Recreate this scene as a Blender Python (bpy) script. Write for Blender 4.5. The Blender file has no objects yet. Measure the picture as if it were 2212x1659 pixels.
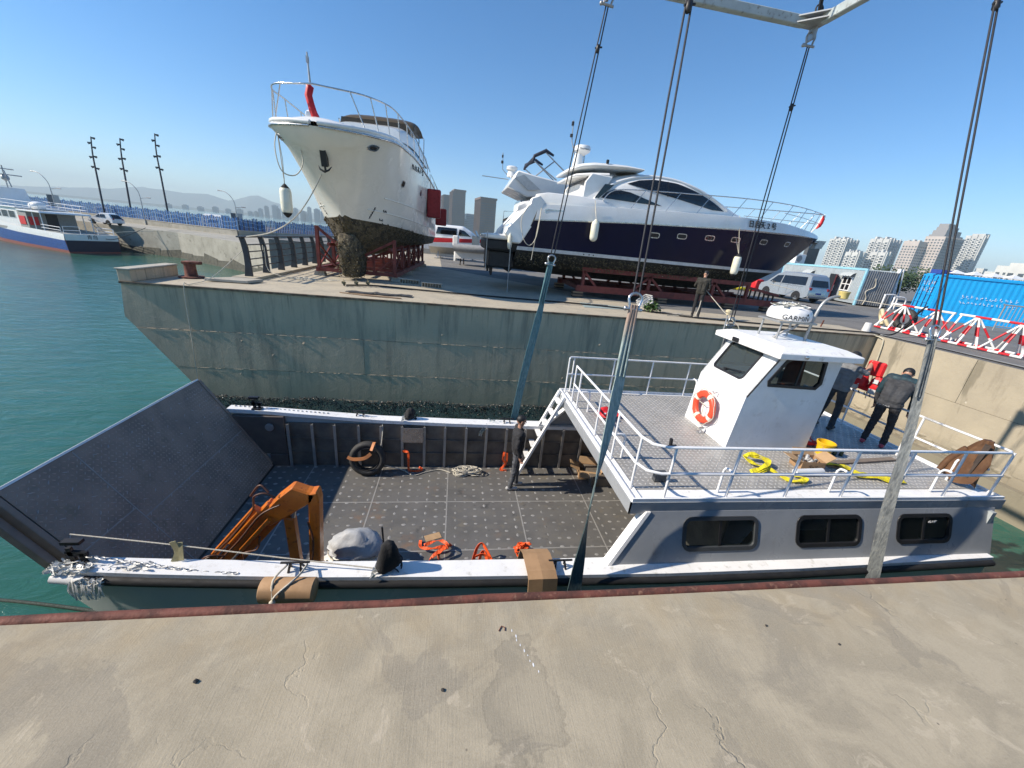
import bpy, math, random
from math import radians, sin, cos, pi, sqrt, atan2
from mathutils import Vector, Matrix, Euler, noise

sc = bpy.context.scene
col = sc.collection
R = random.Random(7)
# ---------------------------------------------------------------- camera
PITCH, ROLL, YAW, CAMH = radians(20.3), radians(5.7), radians(9.5), 2.2
F = Vector((sin(YAW)*cos(PITCH), cos(YAW)*cos(PITCH), -sin(PITCH)))
R0 = Vector((cos(YAW), -sin(YAW), 0)); U0 = R0.cross(F)
RV = R0*cos(ROLL)+U0*sin(ROLL); UV = U0*cos(ROLL)-R0*sin(ROLL)
cam = bpy.data.cameras.new('camera'); cam.sensor_width = 36; cam.lens = 36*831/2212
cam.clip_start = .05; cam.clip_end = 30000
co = bpy.data.objects.new('camera', cam); col.objects.link(co)
co.matrix_world = Matrix(((RV.x, UV.x, -F.x, 0), (RV.y, UV.y, -F.y, 0), (RV.z, UV.z, -F.z, CAMH), (0, 0, 0, 1)))
sc.camera = co
# ---------------------------------------------------------------- light
SUN_EL, SUN_AZ = radians(36), radians(-90-1.3)      # azimuth from +Y towards +X
sv = Vector((sin(SUN_AZ)*cos(SUN_EL), cos(SUN_AZ)*cos(SUN_EL), sin(SUN_EL)))
w = bpy.data.worlds.new('World'); sc.world = w; w.use_nodes = True
wn = w.node_tree.nodes; wn.clear()
sky = wn.new('ShaderNodeTexSky'); sky.sky_type = 'NISHITA'; sky.sun_disc = False
sky.sun_elevation = SUN_EL; sky.sun_rotation = SUN_AZ % (2*pi)
sky.air_density = .9; sky.dust_density = .15; sky.ozone_density = 4; sky.altitude = 0
bg = wn.new('ShaderNodeBackground'); bg.inputs[1].default_value = .118
wo = wn.new('ShaderNodeOutputWorld')
hs = wn.new('ShaderNodeHueSaturation'); hs.inputs['Saturation'].default_value = 1.27
w.node_tree.links.new(sky.outputs[0], hs.inputs['Color']); w.node_tree.links.new(hs.outputs[0], bg.inputs[0]); w.node_tree.links.new(bg.outputs[0], wo.inputs[0])
sl = bpy.data.lights.new('sun', 'SUN'); sl.energy = 4.9; sl.angle = radians(.53); sl.color = (1, .90, .76)
so = bpy.data.objects.new('sun', sl); col.objects.link(so)
so.rotation_euler = (-sv).to_track_quat('-Z', 'Y').to_euler(); so.location = (0, 0, 60)
vs = sc.view_settings; vs.view_transform = 'Standard'; vs.look = 'None'; vs.exposure = .6; vs.gamma = 1
vs.use_curve_mapping = False
sc.render.engine = 'CYCLES'
sc.cycles.max_bounces = 8; sc.cycles.transparent_max_bounces = 12
sc.cycles.use_denoising = True

# ---------------------------------------------------------------- materials
def nd(nt, t, **k):
    n = nt.nodes.new('ShaderNode'+t)
    for a, b in k.items():
        if a.startswith('i_'): n.inputs[a[2:]].default_value = b
        else: setattr(n, a, b)
    return n
def L(nt, a, b): nt.links.new(a, b)
def c4(c): return (c[0], c[1], c[2], 1)
def newmat(name):
    m = bpy.data.materials.new(name); m.use_nodes = True
    nt = m.node_tree; p = nt.nodes['Principled BSDF']
    return m, nt, p
def coords(nt, stretch=(1, 1, 1), kind='Object'):
    tc = nd(nt, 'TexCoord'); mp = nd(nt, 'Mapping'); mp.inputs['Scale'].default_value = stretch
    L(nt, tc.outputs[kind], mp.inputs[0]); return mp.outputs[0]
def nz(nt, vec, scale, detail=5, rough=.6, dist=0):
    n = nd(nt, 'TexNoise'); n.inputs['Scale'].default_value = scale; n.inputs['Detail'].default_value = detail
    n.inputs['Roughness'].default_value = rough; n.inputs['Distortion'].default_value = dist
    L(nt, vec, n.inputs['Vector']); return n.outputs['Fac']
def ramp(nt, fac, a, b, va=0., vb=1.):
    r = nd(nt, 'MapRange'); r.inputs[1].default_value = a; r.inputs[2].default_value = b
    r.inputs[3].default_value = va; r.inputs[4].default_value = vb
    L(nt, fac, r.inputs[0]); return r.outputs[0]
def mixc(nt, fac, a, b, mode='MIX'):
    m = nd(nt, 'Mix', data_type='RGBA', blend_type=mode)
    if isinstance(fac, (int, float)): m.inputs[0].default_value = fac
    else: L(nt, fac, m.inputs[0])
    for s, i in ((a, 6), (b, 7)):
        if isinstance(s, tuple): m.inputs[i].default_value = c4(s)
        else: L(nt, s, m.inputs[i])
    return m.outputs[2]
def mul(nt, a, b, op='MULTIPLY'):
    m = nd(nt, 'Math', operation=op)
    for s, i in ((a, 0), (b, 1)):
        if isinstance(s, (int, float)): m.inputs[i].default_value = s
        else: L(nt, s, m.inputs[i])
    return m.outputs[0]
def bumpn(nt, p, h, strength, dist=.01):
    b = nd(nt, 'Bump'); b.inputs['Strength'].default_value = strength; b.inputs['Distance'].default_value = dist
    L(nt, h, b.inputs['Height']); L(nt, b.outputs[0], p.inputs['Normal'])
def M(name, c, r=.5, m=0., c2=None, s=6., lo=.4, hi=.65, bump=0., bs=30., st=(1, 1, 1), rv=.12, coat=0., c3=None, s3=40., bd=.01):
    """plain procedural material: two-tone wear, fine speckle, roughness variation, bump"""
    mt, nt, p = newmat(name)
    v = coords(nt, st)
    if c2 is None: c2 = tuple(x*.82 for x in c)
    n1 = nz(nt, v, s)
    cc = mixc(nt, ramp(nt, n1, lo, hi), c, c2)
    if c3: cc = mixc(nt, ramp(nt, nz(nt, v, s3, 3), .58, .72), cc, c3)
    L(nt, cc, p.inputs['Base Color'])
    L(nt, ramp(nt, n1, .3, .7, max(.02, r-rv), min(1, r+rv)), p.inputs['Roughness'])
    p.inputs['Metallic'].default_value = m
    if coat: p.inputs['Coat Weight'].default_value = coat; p.inputs['Coat Roughness'].default_value = .05
    if bump: bumpn(nt, p, nz(nt, v, bs, 4), bump, bd)
    return mt
def glass(name, c, r=.03, alpha=1.):
    mt, nt, p = newmat(name)
    p.inputs['Base Color'].default_value = c4(c); p.inputs['Roughness'].default_value = r
    p.inputs['Specular IOR Level'].default_value = .7
    if alpha < 1:
        t = nd(nt, 'BsdfTransparent'); t.inputs[0].default_value = (.75, .8, .8, 1); mx = nd(nt, 'MixShader'); mx.inputs[0].default_value = alpha
        L(nt, t.outputs[0], mx.inputs[1]); L(nt, p.outputs[0], mx.inputs[2]); L(nt, mx.outputs[0], nt.nodes['Material Output'].inputs[0])
    return mt

def wear(mt, col_=(.20, .13, .07), amt=.35, lo=.6, hi=.72, ripple=0):
    """rust runs, scuffs and (optionally) plate ripple over a painted surface"""
    nt = mt.node_tree; p = nt.nodes['Principled BSDF']; src = p.inputs['Base Color'].links[0].from_socket
    a = ramp(nt, nz(nt, coords(nt, (7, 7, .5)), 1.3, 6, .65), lo, hi); b = ramp(nt, nz(nt, coords(nt, (1, 1, 1)), 2.2, 6, .7), .5, .62)
    c = mixc(nt, mul(nt, mul(nt, a, b), amt), src, col_)
    sc_ = ramp(nt, nz(nt, coords(nt, (1.5, 1.5, 9)), 2.5, 6, .7), .66, .74); c = mixc(nt, mul(nt, sc_, amt*.6), c, (.16, .16, .16))
    L(nt, c, p.inputs['Base Color'])
    if ripple and not p.inputs['Normal'].links: bumpn(nt, p, nz(nt, coords(nt), 2.0, 2), ripple, .05)
    elif ripple:
        bm_ = p.inputs['Normal'].links[0].from_node; b2 = nt.nodes.new('ShaderNodeBump'); b2.inputs['Strength'].default_value = ripple; b2.inputs['Distance'].default_value = .05
        L(nt, nz(nt, coords(nt), 2.3, 2), b2.inputs['Height']); L(nt, b2.outputs[0], bm_.inputs['Normal'])
    return mt

# ---------------------------------------------------------------- mesh builder
class MB:
    def __init__(s): s.v = []; s.f = []; s.m = []
    def add(s, vs, fs, mi=0):
        b = len(s.v); s.v += [Vector(q) for q in vs]; s.f += [tuple(b+i for i in f) for f in fs]; s.m += [mi]*len(fs)
        return s
    def box(s, x0, x1, y0, y1, z0, z1, mi=0, M=None):
        vs = [Vector((x, y, z)) for z in (z0, z1) for x, y in ((x0, y0), (x1, y0), (x1, y1), (x0, y1))]
        if M is not None: vs = [M @ q for q in vs]
        return s.add(vs, [(3, 2, 1, 0), (4, 5, 6, 7), (0, 1, 5, 4), (1, 2, 6, 5), (2, 3, 7, 6), (3, 0, 4, 7)], mi)
    def bar(s, p, q, w, h=None, up=(0, 0, 1), mi=0):
        h = h or w; p = Vector(p); q = Vector(q); d = (q-p); l = d.length; d.normalize()
        u = Vector(up)
        if abs(d.dot(u)) > .98: u = Vector((1, 0, 0))
        a = d.cross(u).normalized(); b = a.cross(d)
        vs = [e+a*(sx*w/2)+b*(sy*h/2) for e in (p, q) for sx, sy in ((-1, -1), (1, -1), (1, 1), (-1, 1))]
        return s.add(vs, [(3, 2, 1, 0), (4, 5, 6, 7), (0, 1, 5, 4), (1, 2, 6, 5), (2, 3, 7, 6), (3, 0, 4, 7)], mi)
    def tube(s, pts, r, n=8, closed=False, mi=0, flat=1.):
        pts = [Vector(p) for p in pts]; k = len(pts)
        rs = r if isinstance(r, (list, tuple)) else [r]*k
        rings = []; prev = None
        for i in range(k):
            a = pts[i-1] if i > 0 or closed else pts[i]; b = pts[(i+1) % k] if i < k-1 or closed else pts[i]
            d = (b-a)
            d = d.normalized() if d.length > 1e-9 else Vector((0, 0, 1))
            if prev is None:
                u = Vector((0, 0, 1)) if abs(d.z) < .9 else Vector((1, 0, 0))
            else: u = prev
            u = (u-d*u.dot(d)); u = u.normalized() if u.length > 1e-6 else d.orthogonal().normalized()
            prev = u; t = d.cross(u)
            rings.append([pts[i]+(u*cos(2*pi*j/n)*flat+t*sin(2*pi*j/n))*rs[i] for j in range(n)])
        vs = [q for g in rings for q in g]; fs = []
        for i in range(k if closed else k-1):
            i2 = (i+1) % k
            for j in range(n): fs.append((i*n+j, i*n+(j+1) % n, i2*n+(j+1) % n, i2*n+j))
        if not closed: fs += [tuple(range(n-1, -1, -1)), tuple((k-1)*n+j for j in range(n))]
        return s.add(vs, fs, mi)
    def lathe(s, c, prof, n=16, mi=0, M=None):
        c = Vector(c); vs = []
        for r, z in prof:
            for j in range(n):
                q = Vector((r*cos(2*pi*j/n), r*sin(2*pi*j/n), z)); vs.append(c+(M @ q if M is not None else q))
        k = len(prof); fs = [(i*n+j, i*n+(j+1) % n, (i+1)*n+(j+1) % n, (i+1)*n+j) for i in range(k-1) for j in range(n)]
        fs += [tuple(range(n-1, -1, -1)), tuple((k-1)*n+j for j in range(n))]
        return s.add(vs, fs, mi)
    def loft(s, secs, cu=False, caps=True, mi=0, flip=False):
        n = len(secs[0]); vs = [q for g in secs for q in g]; fs = []
        for i in range(len(secs)-1):
            for j in range(n if cu else n-1):
                j2 = (j+1) % n; f = (i*n+j, i*n+j2, (i+1)*n+j2, (i+1)*n+j)
                fs.append(f[::-1] if flip else f)
        if caps:
            a = tuple(range(n-1, -1, -1)); b = tuple((len(secs)-1)*n+j for j in range(n))
            fs += [a[::-1], b[::-1]] if flip else [a, b]
        return s.add(vs, fs, mi)
    def prism(s, poly, fn, d0, d1, mi=0):
        """poly in (u,v); fn(u,v,d)->point"""
        n = len(poly); vs = [fn(u, v, d) for d in (d0, d1) for u, v in poly]
        fs = [tuple(range(n-1, -1, -1)), tuple(range(n, 2*n))]+[(i, (i+1) % n, n+(i+1) % n, n+i) for i in range(n)]
        return s.add(vs, fs, mi)
    def ring(s, outer, inner, fn, d0, d1, mi=0):
        """frame between two polygons of equal count, with thickness"""
        n = len(outer); vs = [fn(u, v, d) for d in (d0, d1) for P in (outer, inner) for u, v in P]; fs = []
        for i in range(n):
            j = (i+1) % n
            fs += [(i, j, n+j, n+i), (2*n+i, 3*n+i, 3*n+j, 2*n+j), (i, 2*n+i, 2*n+j, j), (n+i, n+j, 3*n+j, 3*n+i)]
        return s.add(vs, fs, mi)
    def ell(s, c, r, n=12, m=8, mi=0, M=None):
        c = Vector(c); r = r if isinstance(r, (tuple, list)) else (r, r, r); vs = []; fs = []
        for i in range(m+1):
            t = pi*i/m
            for j in range(n):
                q = Vector((r[0]*sin(t)*cos(2*pi*j/n), r[1]*sin(t)*sin(2*pi*j/n), -r[2]*cos(t))); vs.append(c+(M @ q if M is not None else q))
        for i in range(m):
            for j in range(n): fs.append((i*n+j, i*n+(j+1) % n, (i+1)*n+(j+1) % n, (i+1)*n+j))
        return s.add(vs, fs, mi)
    def build(s, name, mats, parent=None, label=None, kind=None, local=False, smooth=None, bevel=0, fix=True):
        import bmesh
        me = bpy.data.meshes.new(name)
        off = Vector((0, 0, 0))
        if parent is not None and not local: off = wloc(parent)
        me.from_pydata([tuple(q-off) for q in s.v], [], s.f)
        for m in (mats if isinstance(mats, (list, tuple)) else [mats]): me.materials.append(m)
        me.polygons.foreach_set('material_index', s.m)
        if fix or bevel:
            bm = bmesh.new(); bm.from_mesh(me)
            bmesh.ops.remove_doubles(bm, verts=bm.verts, dist=1e-5)
            if fix: bmesh.ops.recalc_face_normals(bm, faces=bm.faces)
            if bevel:
                es = [e for e in bm.edges if len(e.link_faces) == 2 and e.calc_face_angle(0) > .5]
                bmesh.ops.bevel(bm, geom=es, offset=bevel, segments=1, affect='EDGES', clamp_overlap=True)
            bm.to_mesh(me); bm.free()
        if smooth is not None:
            me.polygons.foreach_set('use_smooth', [True]*len(me.polygons)); me.set_sharp_from_angle(angle=radians(smooth))
        o = bpy.data.objects.new(name, me); col.objects.link(o)
        if parent is not None: o.parent = parent
        if label: o['label'] = label
        if kind: o['kind'] = kind
        return o
def wloc(o):
    t = Vector((0, 0, 0))
    while o is not None: t = t+o.location; o = o.parent
    return t
def tag(o, label, cat, group=None, kind=None):
    o['label'] = label; o['category'] = cat
    if group: o['group'] = group
    if kind: o['kind'] = kind
    return o
def thing(name, label, cat, loc=(0, 0, 0), rz=0, group=None):
    o = bpy.data.objects.new(name, None); o.empty_display_size = .2; col.objects.link(o)
    o.location = loc; o.rotation_euler = (0, 0, rz)
    return tag(o, label, cat, group)
def dup(root, loc, rz=None, label=None):
    r = root.copy(); col.objects.link(r); r.location = loc
    if rz is not None: r.rotation_euler = (0, 0, rz)
    if label: r['label'] = label
    for ch in list(root.children):
        c = ch.copy(); col.objects.link(c); c.parent = r
        for g in ch.children:
            d = g.copy(); col.objects.link(d); d.parent = c
    return r
def rrect(x0, x1, y0, y1, r, n=4, sk=0):
    """rounded rectangle outline; sk shears x by y"""
    P = []
    for cx, cy, a0 in ((x1-r, y1-r, 0), (x0+r, y1-r, 90), (x0+r, y0+r, 180), (x1-r, y0+r, 270)):
        for i in range(n+1):
            a = radians(a0+90*i/n); P.append((cx+r*cos(a), cy+r*sin(a)))
    return [(x+sk*(y-y0), y) for x, y in P]
def inset(P, d):
    cx = sum(p[0] for p in P)/len(P); cy = sum(p[1] for p in P)/len(P); out = []; n = len(P)
    for i in range(n):
        a = Vector(P[i-1]); b = Vector(P[i]); c = Vector(P[(i+1) % n])
        t = ((b-a).normalized()+(c-b).normalized()); t = t.normalized() if t.length > 1e-6 else Vector((1, 0))
        nn = Vector((-t.y, t.x))
        if nn.dot(Vector((cx, cy))-b) < 0: nn = -nn
        out.append(tuple(b+nn*d))
    return out
def spline(pts, k=6, closed=False):
    pts = [Vector(p) for p in pts]; n = len(pts); out = []
    for i in range(n if closed else n-1):
        if closed: p0, p1, p2, p3 = pts[i-1], pts[i], pts[(i+1) % n], pts[(i+2) % n]
        else: p0, p1, p2, p3 = pts[max(i-1, 0)], pts[i], pts[i+1], pts[min(i+2, n-1)]
        for j in range(k):
            t = j/k; out.append(.5*((2*p1)+(p2-p0)*t+(2*p0-5*p1+4*p2-p3)*t*t+(3*p1-p0-3*p2+p3)*t**3))
    if not closed: out.append(pts[-1])
    return out
def lerp(a, b, t): return a+(b-a)*t
def interp(tab, x):
    """piecewise linear table [(x,y..)]"""
    if x <= tab[0][0]: return tab[0][1:]
    for a, b in zip(tab, tab[1:]):
        if x <= b[0]:
            t = (x-a[0])/(b[0]-a[0]); return tuple(lerp(p, q, t) for p, q in zip(a[1:], b[1:]))
    return tab[-1][1:]
XZ = lambda y: (lambda u, v, d: Vector((u, y+d, v)))
YZ = lambda x: (lambda u, v, d: Vector((x+d, u, v)))
XY = lambda z: (lambda u, v, d: Vector((u, v, z+d)))
def text(name, s, mat, parent, M4, size, label=None, extrude=.002, local=False):
    """flat printed lettering turned into a mesh"""
    cu = bpy.data.curves.new(name, 'FONT'); cu.body = s; cu.size = size; cu.extrude = extrude; cu.align_x = 'CENTER'; cu.align_y = 'CENTER'
    cu.resolution_u = 2
    o = bpy.data.objects.new(name, cu); col.objects.link(o)
    dg = bpy.context.evaluated_depsgraph_get(); me = bpy.data.meshes.new_from_object(o.evaluated_get(dg))
    bpy.data.objects.remove(o)
    T = M4 if local else Matrix.Translation(-wloc(parent)) @ M4
    me.transform(T); me.materials.clear(); me.materials.append(mat)
    q = bpy.data.objects.new(name, me); col.objects.link(q); q.parent = parent
    return q
def strokes(name, glyphs, mat, parent, fn, size, gap, w=.09, d=.004):
    """hand-built characters: each glyph is a list of polylines in a unit box"""
    b = MB()
    for gi, g in enumerate(glyphs):
        for pl in g:
            for (x0, y0), (x1, y1) in zip(pl, pl[1:]):
                p = fn(gi*gap+x0*size, y0*size, d); q = fn(gi*gap+x1*size, y1*size, d); nrm = fn(gi*gap+x0*size, y0*size, d+.1)-p
                b.bar(p, q, w*size, .006, up=nrm)
    return b.build(name, mat, parent, fix=False)
# ---------------------------------------------------------------- shared materials
white_paint = M('white_paint', (.82, .815, .8), .38, c2=(.74, .735, .72), s=2.2, bump=.04, bs=6, c3=(.58, .57, .53), s3=9)
wear(white_paint, (.24, .17, .09), .4, .58, .72)
white_rail = M('white_rail_paint', (.78, .78, .78), .35, c2=(.7, .7, .7))
gel = M('white_gelcoat', (.80, .80, .78), .22, c2=(.74, .73, .70), s=1.2, coat=.4)
gel_cream = M('cream_gelcoat', (.79, .77, .70), .25, c2=(.73, .71, .64), s=.9, coat=.35)
navy = M('navy_gelcoat', (.003, .005, .03), .2, c2=(.0025, .004, .024), s=.8, rv=.05)
navy.node_tree.nodes['Principled BSDF'].inputs['Specular IOR Level'].default_value = .22
black_rub = M('black_rubber', (.009, .009, .01), .75, c2=(.016, .016, .016), bump=.2)
black = M('black_plastic', (.015, .015, .017), .45)
dark_glass = glass('dark_glass', (.008, .009, .011))
glassm = glass('window_glass', (.02, .024, .025), .02, .22)
steel = M('bright_steel', (.55, .56, .57), .28, .9, c2=(.42, .42, .42))
galv = M('galvanised_steel', (.42, .43, .43), .5, .6, c2=(.33, .33, .33))
alu = M('bare_aluminium', (.45, .46, .48), .42, .75, c2=(.36, .37, .38), s=3, bump=.05)
alu_dark = M('dull_aluminium_plate', (.2, .2, .205), .55, .45, c2=(.13, .13, .135), s=2.2, bump=.06, bs=12)
alu_in = M('bulwark_aluminium', (.17, .145, .12), .6, .1, c2=(.10, .086, .072), s=2.5, bump=.08, bs=10)
rust = M('rusty_steel', (.17, .055, .036), .8, .1, c2=(.085, .033, .024), s=5, lo=.42, hi=.58, bump=.5, bs=40, c3=(.24, .125, .08), s3=18)
cradle_red = M('oxide_red_paint', (.19, .03, .022), .6, c2=(.11, .022, .018), s=4, bump=.1)
red_pvc = M('red_nylon', (.62, .015, .02), .55, c2=(.5, .01, .014), s=10, bump=.2, bs=18)
orange_web = M('orange_webbing', (.78, .10, .012), .6, c2=(.62, .07, .01), s=30, bump=.2, bs=80)
orange_paint = wear(M('orange_crane_paint', (.62, .17, .012), .38, c2=(.5, .125, .01), s=4, c3=(.33, .08, .01), s3=14), (.08, .035, .015), .6, .52, .68)
yellow_web = M('yellow_webbing', (.72, .62, .015), .6, c2=(.5, .42, .02), s=14, bump=.2, bs=60)
yellow_plastic = M('yellow_plastic', (.72, .43, .01), .4, c2=(.62, .36, .01))
fender_white = M('white_vinyl', (.72, .71, .6), .4, c2=(.58, .56, .36), s=3, lo=.5, hi=.75)
rope_white = M('cream_rope', (.58, .54, .45), .8, c2=(.4, .37, .3), s=60, bump=.5, bs=120)
rope_dark = M('dark_wire_rope', (.02, .02, .024), .55, .3, c2=(.035, .035, .04), s=60, bump=.4, bs=150)
rope_green = M('wet_green_rope', (.03, .05, .04), .8, c2=(.02, .03, .026), s=40, bump=.5, bs=90)
cardboard = M('cardboard', (.36, .22, .115), .8, c2=(.29, .175, .09), s=5, bump=.1, bs=12)
carton_in = M('cardboard_inside', (.4, .26, .14), .8)
timber = M('weathered_timber', (.3, .2, .12), .75, c2=(.2, .13, .08), s=6, st=(1, 8, 8), bump=.2)
wood_dark = M('dark_timber', (.06, .04, .03), .8, c2=(.03, .022, .018))
concrete_pale = M('pale_concrete', (.42, .39, .33), .85, c2=(.34, .315, .265), s=2, bump=.3, bs=30, c3=(.25, .23, .2), s3=8)
tyre = M('tyre_rubber', (.02, .02, .021), .7, c2=(.035, .034, .032), s=9, bump=.3)
blue_web = M('faded_blue_sling', (.10, .22, .24), .75, c2=(.05, .12, .14), s=9, st=(6, 6, 1), lo=.35, hi=.7, bump=.35, bs=40, c3=(.3, .36, .35), s3=14)
grey_web = M('dirty_grey_sling', (.21, .222, .218), .8, c2=(.09, .10, .105), s=7, st=(6, 6, 1), lo=.35, hi=.65, bump=.4, bs=40, c3=(.3, .29, .25), s3=16)
def wet_web():
    mt, nt, p = newmat('teal_sling'); v = coords(nt, (8, 8, 1.2)); sx = nd(nt, 'SeparateXYZ'); L(nt, coords(nt), sx.inputs[0])
    n = nz(nt, v, 5, 6); c = mixc(nt, ramp(nt, n, .35, .68), (.34, .40, .375), (.15, .22, .215)); c = mixc(nt, ramp(nt, mul(nt, sx.outputs['Z'], mul(nt, n, .8), 'SUBTRACT'), 1.6, .7), c, mixc(nt, ramp(nt, n, .4, .65), (.05, .085, .09), (.025, .045, .05)))
    c = mixc(nt, ramp(nt, sx.outputs['Z'], 3.15, 3.4), c, (.33, .24, .19)); L(nt, c, p.inputs['Base Color']); p.inputs['Roughness'].default_value = .8; bumpn(nt, p, nz(nt, v, 14, 4), .5, .01); return mt
teal_web = wet_web()
skin = M('skin', (.42, .235, .16), .5, c2=(.38, .2, .135))
hair = M('black_hair', (.012, .011, .011), .55, bump=.4, bs=60)
cl_black = M('black_cloth', (.015, .015, .017), .85, c2=(.024, .024, .027), s=9, bump=.3, bs=14)
cl_grey = M('grey_cloth', (.17, .175, .18), .85, c2=(.12, .125, .13), s=9, bump=.3, bs=14)
cl_char = M('charcoal_cloth', (.045, .047, .052), .85, c2=(.03, .031, .035), s=9, bump=.3, bs=14)
cl_olive = M('dark_olive_cloth', (.03, .028, .022), .85, c2=(.02, .019, .016), s=9, bump=.3, bs=14)
cl_teal = M('dark_teal_cloth', (.012, .045, .06), .7, c2=(.01, .02, .03), s=14, bump=.2)
shoe_w = M('pale_shoe', (.5, .5, .5), .6, c2=(.3, .3, .3))
shoe_b = M('dark_shoe', (.05, .045, .04), .7)
shoe_r = M('pink_red_shoe', (.42, .06, .09), .6)
leaf = M('leaf_green', (.06, .12, .025), .5, c2=(.035, .075, .018), s=9)
tree_leaf = M('tree_leaf_dark', (.025, .05, .02), .7, c2=(.035, .065, .022), s=1)
bark = M('bark', (.06, .045, .03), .9)
antifoul = M('barnacled_antifouling', (.105, .085, .05), .9, c2=(.035, .03, .022), s=4, lo=.42, hi=.58, bump=1., bs=13, c3=(.26, .22, .14), s3=11, bd=.06)
antifoul_dark = M('barnacled_black_bottom', (.022, .019, .013), .9, c2=(.012, .011, .01), s=2.5, bump=1., bs=16, c3=(.10, .08, .045), s3=9, bd=.05)
bounce = M('blue_container_paint', (.01, .36, .76), .5, c2=(.01, .32, .7), s=2)
print_dark = M('dark_print', (.02, .02, .022), .6)
print_white = M('white_print', (.75, .76, .77), .6)
plastic_film = M('crumpled_plastic_film', (.8, .79, .74), .3, c2=(.66, .65, .6), s=14, bump=.6, bs=20)
tarp_grey = M('pale_grey_tarpaulin', (.42, .43, .44), .55, c2=(.3, .31, .325), s=4, bump=.5, bs=5, bd=.03)
nylon_black = M('black_nylon_bag', (.010, .010, .011), .85, c2=(.02, .02, .022), s=5, bump=.6, bs=7, bd=.03)
brown_cloth = M('brown_jacket', (.12, .055, .02), .75, c2=(.075, .033, .014), s=5, bump=.4, bs=8, bd=.02)
# ---------------------------------------------------------------- water, land, quays
def water_mat():
    mt, nt, p = newmat('harbour_water')
    v = coords(nt)
    n = nz(nt, v, .35, 3); cc = mixc(nt, ramp(nt, n, .35, .65), (.024, .1, .075), (.032, .115, .085))
    L(nt, cc, p.inputs['Base Color']); p.inputs['Roughness'].default_value = .09; p.inputs['IOR'].default_value = 1.33
    tc = nd(nt, 'TexCoord'); mp = nd(nt, 'Mapping'); mp.inputs['Scale'].default_value = (1, 2.3, 1); mp.inputs['Rotation'].default_value = (0, 0, .5)
    L(nt, tc.outputs['Object'], mp.inputs[0])
    h = mul(nt, mul(nt, nz(nt, mp.outputs[0], 1.1, 6, .62, .5), 1.0), mul(nt, nz(nt, mp.outputs[0], .16, 2), 1.6), 'ADD')
    bumpn(nt, p, h, .55, .12)
    return mt
WZ = -4.3
MB().add([(-9000, -400, WZ), (9000, -400, WZ), (9000, 9500, WZ), (-9000, 9500, WZ)], [(0, 1, 2, 3)]).build('water', water_mat(), kind='structure')
MB().add([(-9000, -400, WZ-5), (9000, -400, WZ-5), (9000, 9500, WZ-5), (-9000, 9500, WZ-5)], [(0, 1, 2, 3)]).build('seabed', M('seabed_mud', (.05, .07, .05), .9), kind='structure')

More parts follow.
